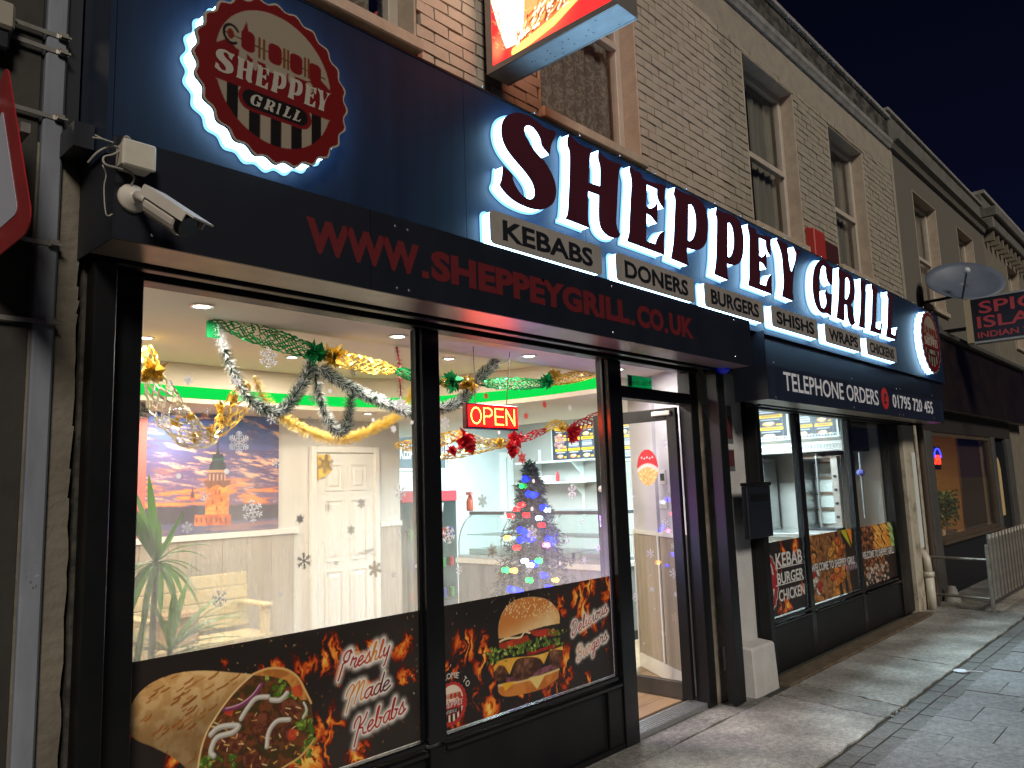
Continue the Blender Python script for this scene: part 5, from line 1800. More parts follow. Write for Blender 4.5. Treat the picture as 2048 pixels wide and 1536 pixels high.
for k in range(9):
    x, z_ = px0 + .012 + random.uniform(0, PW * .6), q.z + random.uniform(-.05, .06)
    w, h = random.uniform(.003, .012), random.uniform(.004, .018)
    zz_.slab([(x, z_), (x + w, z_ + h * .2), (x + w * .8, z_ + h), (x - w * .1, z_ + h * .8)], Y0 - .0006, Y0 - .0001)
tag(zz_.build('scrap', mat('scuffed_paper', (.30, .31, .34), .8, c2=(.05, .05, .06), ns=60), st_), kind='stuff')
# triangular warning sign, facing along the road, its near corner in view
SX = .61
ca, cb, cc = onX(58, 425, SX), onX(6, 92, SX), onX(-5, 478, SX)
ts = thing('traffic_sign', 'red bordered white triangular traffic sign strapped to the grey post', 'traffic sign', (SX, ca.y, ca.z))


def tri(cy, zbase, side, r, n=6):
    h = side * math.sqrt(3) / 2
    cs = [(cy - side / 2, zbase), (cy + side / 2, zbase), (cy, zbase + h)]
    g_ = (cy, zbase + h / 3)
    out = []
    for (a, b), a0 in zip(cs, (210, 330, 90)):
        d = Vector((g_[0] - a, g_[1] - b)).normalized()
        c_ = Vector((a, b)) + d * (2 * r)
        for k in range(n + 1):
            an = R(a0 - 60 + 120 * k / n)
            out.append((c_.x + r * math.cos(an), c_.y + r * math.sin(an)))
    return out


side = .78
cyy = ca.y + side / 2 - .045
zb0 = ca.z - .055


def yz_slab(pts, x0, x1):
    m = MB()
    n = len(pts)
    m.add([(x0, a, b) for a, b in pts] + [(x1, a, b) for a, b in pts], [tuple(range(n)), tuple(range(2 * n - 1, n - 1, -1))] + [(i, n + i, n + (i + 1) % n, (i + 1) % n) for i in range(n)])
    return m


yz_slab(tri(cyy, zb0, side, .05), SX, SX + .004).build('red_border', mat('red_reflective_sheet', (.36, .02, .025), .35, c2=(.28, .016, .02), ns=9), ts)
yz_slab(tri(cyy, zb0 + .085, side - .30, .02), SX - .0015, SX - .0004).build('white_field', mat('white_reflective_sheet', (.55, .56, .66), .4), ts)
MB().bar((SX - .002, cyy, zb0 + .14), (SX - .002, cyy, zb0 + .36), .001, .035).build('symbol', INK, ts)
for z_ in (zb0 + .1, zb0 + .35): bx('channel', BAND, ts, SX + .0045, SX + .03, cyy - .2, -.1305, z_, z_ + .03)
jb = thing('junction_box', 'beige topped black box beside the top of the grey post', 'box', (.65, -.2, 3))
JZ = onY(30, 66, -.2).z
bx('case', NAVYDARK, jb, .60, .66, -.20, -.1305, JZ - .07, JZ, bevel=.008)
bx('lid', mat('beige_lid', (.30, .27, .22), .6), jb, .595, .67, -.215, -.1305, JZ + .001, JZ + .10, bevel=.01)

# ================================================================== CCTV, junction box, cables
jx = thing('junction_box', 'cream square junction box on the fascia above the camera', 'box', tuple(onY(275, 312, YS)))
a, b = onY(247, 278, YS - .07), onY(308, 345, YS - .07)
bx('case', WHITEPLASTIC, jx, a.x, b.x, YS - .07, YS - .001, b.z, a.z, bevel=.008)
bx('lid', WHITEPLASTIC, jx, a.x - .003, b.x + .003, YS - .082, YS - .0705, b.z - .003, a.z + .003, bevel=.006)
MB().lathe((b.x + .02, YS, (a.z + b.z) / 2), [(.006, 0), (.006, -.004), (.001, -.005)], 8, 'y').build('screw', SCREW, jx)
cm = thing('security_camera', 'white bullet security camera on the left end of the shutter box', 'camera', tuple(onY(265, 398, YS)))
CAMW = mat('white_camera_plastic', (.62, .57, .50), .4, c2=(.56, .51, .44), ns=6)
cb_ = onY(264, 398, YS)
MB().lathe((cb_.x, YS, cb_.z), [(.05, 0), (.05, -.01), (.045, -.018), (.026, -.026), (.02, -.04), (.001, -.041)], 22, 'y').build('mount', CAMW, cm, smooth=True)
h0 = Vector((cb_.x, YS - .04, cb_.z))
tip0, tip1 = onY(300, 405, YS - .12), onY(375, 455, YS - .26)
MB().tube([h0, h0.lerp(tip0, .6), tip0], .016, 10).ball(tip0, .024).build('arm', CAMW, cm, smooth=True)
dv = (tip1 - tip0).normalized()
MB().tube([tip0 + dv * .0, tip0 + dv * .02, tip0 + dv * .16, tip0 + dv * .165], [.028, .042, .042, .034], 16).build('body', CAMW, cm)
MB().tube([tip0 + dv * .165, tip0 + dv * .19], .036, 16).build('lens', RAILSHINE, cm)
upv = (Vector((0, 0, 1)) - dv * dv.z).normalized()
MB().bar(tip0 - dv * .01 + upv * .044, tip0 + dv * .235 + upv * .044, .092, .006, upv).build('sun_visor', CAMW, cm)
sv_ = dv.cross(upv).normalized()
for s_ in (-1, 1): MB().bar(tip0 - dv * .01 + upv * .028 + sv_ * .045 * s_, tip0 + dv * .2 + upv * .028 + sv_ * .045 * s_, .004, .032, upv).build('visor_side', CAMW, cm)
CABLE = mat('pale_cable', (.34, .32, .28), .6)
f_ = lambda *p: [Vector(q) for q in catmull([onY(u, v, YS - d) for u, v, d in p], seg=6)]
for lab, r_, *p in (('thick pale cable looped below the cream junction box down to the camera', .0035, (246, 296, .02), (228, 308, .05), (208, 314, .04), (210, 328, .05), (235, 336, .05), (258, 344, .03), (268, 356, .03), (262, 372, .02), (263, 385, .02)),
                    ('short cable hooked over the top of the cream junction box', .004, (242, 290, .02), (250, 274, .04), (258, 276, .05), (260, 282, .04)),
                    ('thin wire dangling down left of the security camera', .0022, (205, 330, .01), (212, 350, .02), (208, 376, .01), (212, 428, .01), (225, 428, .01)),
                    ('cable running from the dark trunking to the cream junction box', .004, (176, 325, .0), (196, 304, .03), (222, 292, .04), (244, 298, .02)),
                    ('upper of the loose white wire ends left of the junction box', .0028, (190, 270, .05), (210, 280, .06), (226, 285, .05)),
                    ('lower of the loose white wire ends left of the junction box', .0028, (185, 275, .05), (205, 278, .06), (227, 286, .05)),
                    ('bent metal wire clip on the fascia under the round logo', .003, (400, 324, -.055), (402, 327, -.05), (418, 331, -.05), (420, 328, -.055))):
    tag(MB().tube(f_(*p), r_, 6).build('cable' if 'clip' not in lab else 'wire_clip', CABLE, None), lab, 'cable' if 'clip' not in lab else 'clip')
co_ = thing('cable_duct', 'black box trunking at the left end of the fascia behind the cables', 'trunking', tuple(onY(165, 285, -.2)))
bx('case', NAVYDARK, co_, .84, .905, -.30, -.14, 2.90, 2.99)

# ================================================================== PROJECTING LIGHT BOX
PX0, PX1 = 3.145, 3.335
PYB, PYF = -.07, -1.03
PZB, PZT = 4.155, 5.05
pj = thing('projecting_sign', 'lit red projecting light box sign with a doner and chips picture', 'sign', (3.24, -.5, PZB))
ALU = mat('bronze_aluminium', (.30, .27, .25), .4, metal=.5)
bx('soffit', mat('pale_sheet_metal', (.48, .49, .50), .45, metal=.2, c2=(.40, .41, .42), ns=14, bump=.1, bs=60), pj, PX0 + .012, PX1 - .012, PYF + .002, PYB, PZB, PZB + .01)
sp_ = MB()
for k in range(16): sp_.ball((random.uniform(PX0 + .03, PX1 - .03), random.uniform(-.95, -.35), PZB - .001), .004, .006, .0015, 6, 3)
sp_.build('dirt_spot', INK, pj)
fr_ = MB()
for x_ in (PX0, PX1 - .012):
    fr_.box(x_, x_ + .012, PYF, PYB, PZB - .002, PZB + .035).box(x_, x_ + .012, PYF, PYB, PZT - .03, PZT)
    fr_.box(x_, x_ + .012, PYB - .05, PYB, PZB + .0355, PZT - .031).box(x_, x_ + .012, PYF, PYF + .035, PZB + .0355, PZT - .031)
fr_.build('frame', ALU, pj)
bx('front_edge', ALU, pj, PX0 + .0125, PX1 - .0125, PYF, PYF + .0015, PZB + .001, PZT)
bx('top', ALU, pj, PX0 + .0125, PX1 - .0125, PYF + .002, PYB, PZT - .01, PZT)
bx('back_edge', ALU, pj, PX0 + .0125, PX1 - .0125, PYB - .008, PYB - .001, PZB + .011, PZT - .011)
bx('wall_bracket', BLACK, pj, PX0 + .05, PX1 - .05, PYB, -.004, PZB + .1, PZB + .18)
# the two lit faces share one print, painted in (depth, height)
P = Print(0, 1, 0, .9, .005, (222, 30, 30))
P.put(sm(.42, .05, np.hypot(P.X - .42, (P.Z - .26))) * .75, (244, 150, 84))
P.put(sm(.10, .02, np.hypot(P.X - .05, (P.Z - .10) * .8)) * .5, (246, 150, 90))
P.poly([(-.02, .9), (.36, .9), (.29, .14), (.25, .055), (.13, .065), (.075, .19), (0, .42)], (255, 250, 236), (255, 234, 190), 34, 4)
r_ = random.Random(8)
for k in range(150):
    x, z_ = r_.uniform(0, .3), r_.uniform(.07, .9)
    P.stroke([(x, z_), (x + .02, z_ - .015)], .005, (240, 186, 110), .55)
for k in range(16): P.ell(.085 + .003 * k % .03 - k * .005, .17 + k * .017, .009, .006, (150, 70, 30))
P.stroke([(.20, .02), (.34, .035), (.55, .07), (.80, .16)], .05, (250, 214, 90), soft=.02)
for k in range(240):
    t = r_.random()
    x, z_ = .22 + .56 * t, .045 + .11 * t + abs(r_.gauss(0, .06)) * math.sin(PI * min(1, t + .12))
    a = r_.uniform(.1, 1.4)
    P.stroke([(x, z_), (x + .045 * math.cos(a), z_ + .045 * math.sin(a))], r_.uniform(.006, .014), r_.choice([(206, 130, 70), (246, 222, 184), (120, 58, 28), (250, 238, 218), (170, 92, 44), (90, 42, 22)]))
P.stroke([(.74, .24), (.9, .30)], .10, (246, 206, 120), soft=.03)
me_o = P.build('lit_face', 0, printed('lit_sign_print', .4, emit=3.0), pj)
me_ = me_o.data
n = len(me_.vertices)
a = np.empty(n * 3)
me_.vertices.foreach_get('co', a)
a = a.reshape(n, 3)
u, w = a[:, 0].copy(), a[:, 2].copy()
me2 = me_.copy()
d0, d1 = PYB - .05, PYF + .035
for m_, x_ in ((me_, PX0 + .004), (me2, PX1 - .004)):
    b = np.stack([np.full(n, x_), d0 + (d1 - d0) * u, PZB + .035 + w], 1)
    m_.vertices.foreach_set('co', b.ravel())
    m_.update()
link_mesh('lit_face', me2, None, pj)
# bell box on the wall over the fascia
c = onY(1640, 505, -.01)
ab = thing('alarm_box', 'small red alarm bell box on the bricks above the lettering', 'alarm box', (c.x, 0, c.z))
c2_ = onY(1628, 500, -.08)
MB().hexa([(c2_.x, -.10, 4.0), (c2_.x + .30, -.10, 4.0), (c2_.x + .30, -.0, 4.0), (c2_.x, -.0, 4.0), (c2_.x, -.10, 4.33), (c2_.x + .30, -.10, 4.33), (c2_.x + .30, 0, 4.36), (c2_.x, 0, 4.36)]).build('cover', mat('red_alarm_cover', (.40, .035, .03), .45), ab, bevel=.01)
bx('side_panel', mat('maroon_side', (.07, .018, .02), .5), ab, c2_.x + .301, c2_.x + .75, -.07, -.0, 4.0, 4.28)

# ================================================================== INSIDE THE TAKEAWAY
LENS = glow('downlight_lens', (1.0, .97, .92), 14.0)
RING = mat('chrome_ring', (.7, .7, .7), .2, metal=.9)


def downlight(x, y, z, w, colr, label, r=.045):
    t = thing('downlight', label, 'ceiling light', (x, y, z), 'recessed ceiling downlights')
    MB().lathe((x, y, z), [(r + .012, 0), (r + .012, -.006), (r, -.008), (r - .004, -.002)], 20).build('ring', RING, t)
    MB().lathe((x, y, z), [(r - .005, -.001), (r - .006, -.004)], 20).build('lens', LENS, t)
    l = bpy.data.lights.new('downlight_lamp', 'AREA')
    l.shape = 'DISK'
    l.size = .22
    l.energy = w * 3.0
    l.color = colr
    o = bpy.data.objects.new('downlight_lamp', l)
    col.objects.link(o)
    o.location = (x, y, z - .02)
    adopt(o, t)
    return t


WARM, NEUT, COOL = (1.0, .87, .69), (1.0, .94, .87), (.72, .95, 1.0)
for x, y, z, w, c_, lab in ((1.66, .465, 2.599, 7, NEUT, 'bright downlight over the left window near the green garland end'), (2.87, .475, 2.599, 6, NEUT, 'downlight in the front soffit above the red tinsel'),
                            (4.04, .465, 2.599, 6, NEUT, 'downlight in the front soffit right of the open sign wires'), (5.12, .46, 2.599, 5, NEUT, 'downlight in the front soffit behind the fanlight over the door'),
                            (2.14, 2.34, 2.799, 11, WARM, 'downlight with gold garland hanging from it'), (3.35, 2.45, 2.799, 14, WARM, 'downlight in the middle of the ceiling recess'),
                            (4.45, 1.75, 2.799, 12, WARM, 'downlight in the right of the ceiling recess'), (2.95, 3.62, 2.469, 8, WARM, 'small downlight over the sunset mural'),
                            (4.7, 3.25, 2.469, 3.5, WARM, 'downlight in front of the white panelled door'), (1.8, 3.62, 2.469, 6, WARM, 'downlight over the blue mural')):
    downlight(x, y, z, w, c_, lab)


def tube_light(name, label, x0, x1, y0, y1, z, w, colr):
    t = thing(name, label, 'ceiling light', ((x0 + x1) / 2, (y0 + y1) / 2, z))
    bx('body', WHITEP, t, x0, x1, y0, y1, z + .012, z + .04)
    bx('diffuser', glow('cool_panel', (.86, .97, 1.0), 3.0), t, x0 + .01, x1 - .01, y0 + .01, y1 - .01, z + .002, z + .0115)
    l = bpy.data.lights.new('panel_lamp', 'AREA')
    l.shape = 'RECTANGLE'
    l.size, l.size_y = x1 - x0, y1 - y0
    l.energy = w
    l.color = colr
    o = bpy.data.objects.new('panel_lamp', l)
    col.objects.link(o)
    o.location = ((x0 + x1) / 2, (y0 + y1) / 2, z - .003)
    adopt(o, t)


tube_light('panel_light', 'cool white ceiling panel over the back of the kitchen', 7.2, 8.8, 4.4, 4.9, 2.755, 230, COOL)
tube_light('panel_light', 'cool white ceiling panel over the kebab grills', 7.7, 8.3, .5, 2.3, 2.755, 520, COOL)

# --- hanging open sign
os_a, os_b = onY(935, 804, .42), onY(1040, 861, .42)
op = thing('open_sign', 'lit red OPEN sign hanging on two wires in the right window', 'sign', (os_a.x, .42, os_b.z))
bx('case', mat('red_black_case', (.05, .004, .004), .4), op, os_a.x, os_b.x, .43, .475, os_b.z, os_a.z, bevel=.006)
bx('lit_panel', glow('red_led_panel', (.98, .0026, .0022), 18.0), op, os_a.x + .014, os_b.x - .014, .427, .4295, os_b.z + .016, os_a.z - .016)
LED = glow('yellow_led_dot', (1.0, .52, .06), 14.0)
dot = MB()
DW, DH = (os_b.x - os_a.x), (os_a.z - os_b.z)


def led_run(pts, n):
    for k in range(n):
        t = k / max(1, n - 1) * (len(pts) - 1)
        i = min(int(t), len(pts) - 2)
        a, b = pts[i], pts[i + 1]
        u, v = a[0] + (b[0] - a[0]) * (t - i), a[1] + (b[1] - a[1]) * (t - i)
        dot.ball((os_a.x + .05 * DW + u * .9 * DW, .4255, os_b.z + .2 * DH + v * .62 * DH), .0046, .003, .0046, 6, 4)


led_run([(.02 + .105 + .10 * math.cos(a), .5 + .5 * math.sin(a)) for a in np.linspace(0, 2 * PI, 20)], 30)
led_run([(.29, 0), (.29, 1)], 13)
led_run([(.29, 1), (.40, 1), (.455, .88), (.455, .6), (.40, .48), (.29, .48)], 17)
led_run([(.53, 0), (.53, 1)], 13)
for v in (0, .5, 1): led_run([(.53, v), (.70, v)], 8)
led_run([(.77, 0), (.77, 1)], 13)
led_run([(.77, 1), (.95, 0)], 14)
led_run([(.95, 0), (.95, 1)], 13)
dot.build('led_letters', LED, op)
for p in ((946, 690, 950, 804), (1020, 700, 1012, 780)):
    a, b = onY(p[0], p[1], .45), onY(p[2], p[3], .45)
    MB().tube([a, (a + b) / 2 + Vector((.004, 0, 0)), Vector((b.x, .45, os_a.z))], .003, 6).build('wire', mat('brown_wire', (.10, .06, .045), .6), op)

# --- snowflake and dot stickers on the glass
STK = mat('white_sticker', (.90, .90, .93), .5, trans=.85)
STKG = mat('grey_sticker', (.46, .45, .44), .5, trans=.45)
STKR = mat('red_sticker', (.75, .16, .15), .5, trans=.5)
STKP = mat('pale_gold_sticker', (.62, .54, .42), .5, trans=.5)


def flake_mesh(kind):
    m = MB()
    y0, y1 = -.0006, .0

    def strip(a, b, w):
        a, b = Vector((a[0], 0, a[1])), Vector((b[0], 0, b[1]))
        d = (b - a).normalized()
        s_ = Vector((-d.z, 0, d.x)) * w / 2
        m.slab([(q.x, q.z) for q in (a - s_, b - s_, b + s_, a + s_)], y0, y1)
    for k in range(6):
        c_, s_ = math.cos(PI / 2 + k * PI / 3), math.sin(PI / 2 + k * PI / 3)
        rot = lambda u, v: (u * c_ - v * s_, u * s_ + v * c_)
        if kind == 'arms':
            strip((0, 0), rot(.48, 0), .065)
            for u, l in ((.2, .11), (.33, .13)):
                for sg_ in (-1, 1): strip(rot(u, 0), rot(u + l * .75, sg_ * l), .05)
        elif kind == 'lace':
            strip((0, 0), rot(.5, 0), .04)
            for u, l in ((.14, .12), (.24, .15), (.34, .13), (.42, .08)):
                for sg_ in (-1, 1): strip(rot(u, 0), rot(u + l * .6, sg_ * l), .034)
            for sg_ in (-1, 1): strip(rot(.2, 0), rot(.16, sg_ * .115), .03)
        elif kind == 'star':
            m.slab([rot(.05, -.06), rot(.27, -.085), rot(.5, 0), rot(.27, .085), rot(.05, .06)], y0, y1)
            strip(rot(.12, .09), rot(.3, .18), .05)
        elif kind == 'thin':
            strip((0, 0), rot(.5, 0), .05)
            for sg_ in (-1, 1): strip(rot(.3, 0), rot(.4, sg_ * .1), .04)
    if kind == 'dot': m.slab([(.5 * math.cos(a), .5 * math.sin(a)) for a in np.linspace(0, 2 * PI, 18, endpoint=False)], y0, y1)
    return m.mesh('%s_sticker' % ('dot' if kind == 'dot' else 'snowflake'))


FM = {}
for kind in ('arms', 'lace', 'star', 'thin', 'dot'):
    for cn, mm in (('w', STK), ('g', STKG), ('r', STKR), ('p', STKP)):
        me = flake_mesh(kind)
        me.materials.append(mm)
        FM[kind, cn] = me
CN = {'w': 'white', 'g': 'grey', 'r': 'red', 'p': 'pale gold'}
KN = {'arms': 'six armed snowflake', 'lace': 'lacy snowflake', 'star': 'solid star snowflake', 'thin': 'thin snowflake'}
FL = [(537, 716, 44, 'arms', 'w', 'under the green garland in the left window'), (376, 760, 23, 'star', 'w', 'over the green light strip beside the gold garland'), (474, 763, 22, 'star', 'w', 'at the edge of the snowy tinsel'),
      (328, 844, 26, 'star', 'w', 'on the left flank of the gold garland'), (415, 823, 15, 'thin', 'w', 'in the sag of the gold garland'), (543, 838, 23, 'thin', 'w', 'at the top right corner of the sunset mural'),
      (478, 885, 47, 'lace', 'w', 'in the sky of the sunset mural, largest there'), (411, 993, 24, 'thin', 'w', 'left of the mural tower'), (505, 1022, 48, 'arms', 'w', 'right of the mural tower'),
      (374, 1055, 25, 'arms', 'w', 'at the foot of the sunset mural'), (262, 950, 30, 'arms', 'p', 'over the blue mural at the window edge'), (257, 979, 22, 'arms', 'w', 'by the left post above the plant'),
      (439, 1197, 38, 'arms', 'w', 'in front of the bench back'), (651, 928, 40, 'lace', 'g', 'on the upper left of the panelled door'), (657, 1015, 19, 'thin', 'g', 'on the left of the panelled door'),
      (722, 1007, 20, 'arms', 'g', 'on the right of the panelled door'), (702, 1060, 20, 'arms', 'g', 'in the middle of the panelled door'), (608, 1122, 36, 'arms', 'g', 'left of the panelled door'),
      (750, 1138, 34, 'lace', 'p', 'low beside the middle post'), (787, 858, 18, 'star', 'w', 'right of the gold tinsel loop'), (802, 808, 34, 'star', 'w', 'over the snowy tinsel beside the middle post'),
      (800, 984, 34, 'arms', 'w', 'beside the middle post at shoulder height'), (705, 745, 18, 'arms', 'g', 'under the gold part of the long garland'), (620, 843, 22, 'arms', 'g', 'inside the gold tinsel loop'),
      (626, 795, 22, 'lace', 'g', 'over the green light strip left of the tinsel loop'), (552, 926, 20, 'thin', 'w', 'on the right edge of the sunset mural'), (600, 1038, 22, 'star', 'g', 'between the mural and the panelled door'),
      (890, 846, 26, 'lace', 'w', 'left of the open sign'), (897, 1070, 38, 'arms', 'w', 'low at the left of the right window'), (918, 1140, 19, 'arms', 'w', 'lowest at the left of the right window'),
      (972, 792, 16, 'star', 'r', 'just above the open sign'), (1052, 832, 16, 'star', 'r', 'just right of the open sign'), (1044, 916, 30, 'star', 'r', 'on the tip of the Christmas tree'),
      (1119, 884, 36, 'lace', 'w', 'on the kitchen shelf corner'), (1144, 983, 30, 'arms', 'w', 'under the kitchen shelves'), (1064, 1066, 32, 'lace', 'w', 'in the middle of the Christmas tree'),
      (984, 1102, 30, 'lace', 'p', 'left of the Christmas tree'), (1058, 1138, 18, 'arms', 'w', 'low on the Christmas tree'), (1089, 809, 17, 'star', 'r', 'under the end of the long garland'),
      (1140, 816, 15, 'thin', 'w', 'near the right post above the red garland'), (1168, 1120, 18, 'arms', 'w', 'low at the right of the right window'), (1134, 1080, 20, 'thin', 'w', 'right of the Christmas tree'),
      (1196, 1096, 18, 'star', 'w', 'low against the right post'), (965, 1002, 28, 'lace', 'p', 'beside the red bottle'), (1000, 1152, 20, 'thin', 'p', 'low left of the Christmas tree'),
      (1163, 1043, 16, 'thin', 'w', 'above the glass counter'), (1036, 900, 14, 'star', 'r', 'on the red garland bow')]
DOTS = [(357, 952, 11, 'left of the mural tower'), (453, 943, 11, 'right beside the mural tower'), (660, 782, 9, 'over the green strip by the snowy tinsel'), (672, 1126, 9, 'on the middle of the panelled door'), (795, 1063, 10, 'right of the panelled door above the fogged streaks'),
        (788, 1150, 10, 'right of the panelled door near its foot'), (824, 845, 8, 'against the middle post under the snowy tinsel'), (746, 840, 8, 'inside the gold tinsel loop at its right'), (561, 1188, 9, 'over the bench arm'), (833, 1132, 8, 'low against the middle post'),
        (1064, 1018, 9, 'on the tree beside the blue light'), (1067, 962, 8, 'beside the thin top of the tree'), (1120, 1127, 8, 'low right of the tree'), (998, 865, 8, 'just under the open sign'), (1010, 1027, 7, 'at the left edge of the tree')]


def place_flake(me, p, s_, rot=0.0, rotz=0.0):
    o = bpy.data.objects.new(me.name.split('.')[0], me)
    col.objects.link(o)
    o.location = p
    o.scale = (s_, 1, s_)
    o.rotation_euler = (0, rot, rotz)
    return o


for px, py, d, kind, cn, where in FL:
    p = onY(px, py, -.0012)
    s_ = (onY(px, py - d / 2, -.0012).z - onY(px, py + d / 2, -.0012).z)
    size = 'large' if d > 32 else ('small' if d < 20 else 'medium')
    tag(place_flake(FM[kind, cn], p, s_, random.uniform(-.2, .2)), '%s %s %s sticker %s' % (size, CN[cn], KN[kind], where), 'sticker', 'snowflake stickers on the window glass')
for px, py, d, where in DOTS:
    p = onY(px, py, -.0012)
    tag(place_flake(FM['dot', 'w'], p, onY(px, py - d / 2, -.0012).z - onY(px, py + d / 2, -.0012).z), 'small round white dot sticker ' + where, 'sticker', 'dot stickers on the window glass')
DFL = [(1332, 885, 22, 'thin', 'w', 'high on the door, right of the bauble sticker'), (1348, 915, 27, 'star', 'p', 'high on the door near the jamb'), (1340, 980, 14, 'arms', 'w', 'on the door right of the light switch'), (1248, 963, 11, 'thin', 'w', 'high on the door by the post'),
       (1331, 1046, 18, 'thin', 'w', 'on the door above the wood panels'), (1250, 1044, 16, 'arms', 'w', 'on the door over the orange bottle'), (1252, 1090, 14, 'arms', 'w', 'on the door over the counter top'), (1256, 1144, 13, 'thin', 'w', 'on the door over the counter front'),
       (1270, 1194, 18, 'arms', 'w', 'on the door over the white counter trim'), (1301, 1107, 19, 'arms', 'w', 'at the top of the left wood panel'), (1304, 1179, 14, 'star', 'w', 'half way down the left wood panel'), (1347, 1092, 13, 'thin', 'w', 'at the top of the right wood panel'),
       (1347, 1147, 22, 'arms', 'w', 'on the trim between the wood panels'), (1352, 1189, 13, 'star', 'w', 'half way down the right wood panel'), (1351, 1236, 20, 'lace', 'p', 'low on the right wood panel'), (1327, 1267, 13, 'thin', 'w', 'low between the wood panels')]
for px, py, d, kind, cn, where in DFL:
    p = onX(px, py, 5.3045)
    s_ = onX(px, py - d / 2, 5.3).z - onX(px, py + d / 2, 5.3).z
    tag(place_flake(FM[kind, cn], p, s_, 0, R(-90)), '%s %s sticker %s' % (CN[cn], KN[kind], where), 'sticker', 'snowflake stickers on the door glass')
for px, py, where in ((1301, 1151, 'high on the left wood panel'), (1309, 1217, 'lower on the left wood panel'), (1289, 1287, 'beside the foot of the left wood panel'), (1364, 1297, 'low on the right wood panel'), (1267, 993, 'left of the light switch')):
    p = onX(px, py, 5.3045)
    tag(place_flake(FM['dot', 'w'], p, .018, 0, R(-90)), 'small white dot sticker on the open door, ' + where, 'sticker', 'dot stickers on the door glass')
# oval bauble sticker on the door
c = onX(1295, 935, 5.3045)
hz = (onX(1295, 898, 5.3).z - onX(1295, 972, 5.3).z) / 2
hy = abs(onX(1274, 940, 5.3).y - onX(1316, 930, 5.3).y) / 2
P = Print(-hy * 1.02, hy * 1.02, -hz, hz, .004, (206, 168, 96))
d_ = np.hypot(P.X / hy, P.Z / hz)
P.put(sm(.45, .6, fbm(P.X * 60, P.Z * 60, 3)) * .8, (236, 206, 140))
P.put(sm(.42, .6, fbm(P.X * 90, P.Z * 90, 9)) * .5, (160, 116, 50))
P.put(sm(.12, .2, P.Z / hz + .3 * (P.X / hy) ** 2), (176, 26, 32))
P.put(sm(.16, .06, np.abs(P.Z / hz - .12 + .3 * (P.X / hy) ** 2)), (232, 190, 176))
for k in range(5): P.ell(-hy * .5 + k * hy * .25, hz * (.55 - .06 * (k % 2)), .008, .008, (226, 190, 190))
o = P.build('bauble_sticker', 0, printed('sticker_print', .5), None, lambda X, Z: np.hypot(X / hy, Z / hz) < 1)
o.location = c
o.rotation_euler.z = R(-90)
tag(o, 'oval red and gold Christmas ornament sticker on the open door glass', 'sticker')
# food rating sticker
c = onX(1241, 912, 5.3045)
rs = thing('rating_sticker', 'black and lime green food rating sticker on the door glass by the post', 'sticker', tuple(c))
bx('backing', INK, rs, 5.3030, 5.3045, c.y - .035, c.y + .06, c.z - .075, c.z + .09)
bx('green_panel', mat('lime_print', (.32, .48, .03), .5, emit=(.32, .48, .03), es=.0, trans=.3), rs, 5.3015, 5.3028, c.y - .028, c.y + .05, c.z - .06, c.z + .045)

# --- tinsel and foil garlands
TIN_G = mat('dark_green_tinsel', (.018, .055, .03), .35, metal=.3)
TIN_W = mat('frosted_tinsel', (.80, .80, .76), .4)
TIN_Y = mat('gold_tinsel', (.92, .70, .20), .3, metal=.45)
TIN_R = mat('red_tinsel', (.55, .03, .05), .25, metal=.7)
FOIL_G = mat('green_foil', (.02, .36, .10), .22, metal=.5)
FOIL_Y = mat('gold_foil', (.95, .66, .12), .22, metal=.5)
FOIL_R = mat('red_foil', (.75, .03, .05), .22, metal=.5)
FOIL_S = mat('silver_foil', (.92, .88, .72), .2, metal=.5)


def px_path(pts, seg=10):
    return catmull([onY(u, v, y) for u, v, y in pts], seg=seg)


def resample(path, n):
    L = [0]
    for a, b in zip(path[:-1], path[1:]): L.append(L[-1] + (b - a).length)
    out, j = [], 0
    for k in range(n):
        s_ = L[-1] * k / (n - 1)
        while j < len(L) - 2 and L[j + 1] < s_: j += 1
        t = (s_ - L[j]) / max(1e-9, L[j + 1] - L[j])
        out.append(path[j].lerp(path[j + 1], t))
    return out, L[-1]


def tinsel(path, r, dens, mats_, pick, seed, w=.0032):
    rr = random.Random(seed)
    m = MB()
    pts, L = resample(path, max(8, int(sum((b - a).length for a, b in zip(path[:-1], path[1:])) * 60)))
    m.tube(pts, .004, 5)
    for k in range(int(L * dens)):
        t = rr.random()
        f = t * (len(pts) - 1)
        i = min(int(f), len(pts) - 2)
        p = pts[i].lerp(pts[i + 1], f - i)
        d = (pts[i + 1] - pts[i]).normalized()
        v = Vector((rr.gauss(0, 1), rr.gauss(0, 1), rr.gauss(0, 1)))
        v = (v - d * v.dot(d)).normalized()
        v = (v + d * rr.uniform(.1, .5)).normalized()
        l = r * rr.uniform(.65, 1.1)
        s_ = v.cross(d).normalized() * w / 2
        m.cur = pick(rr, t, v)
        m.add([p - s_, p + s_, p + v * l + s_ * .5, p + v * l - s_ * .5], [(0, 1, 2, 3)])
    return m


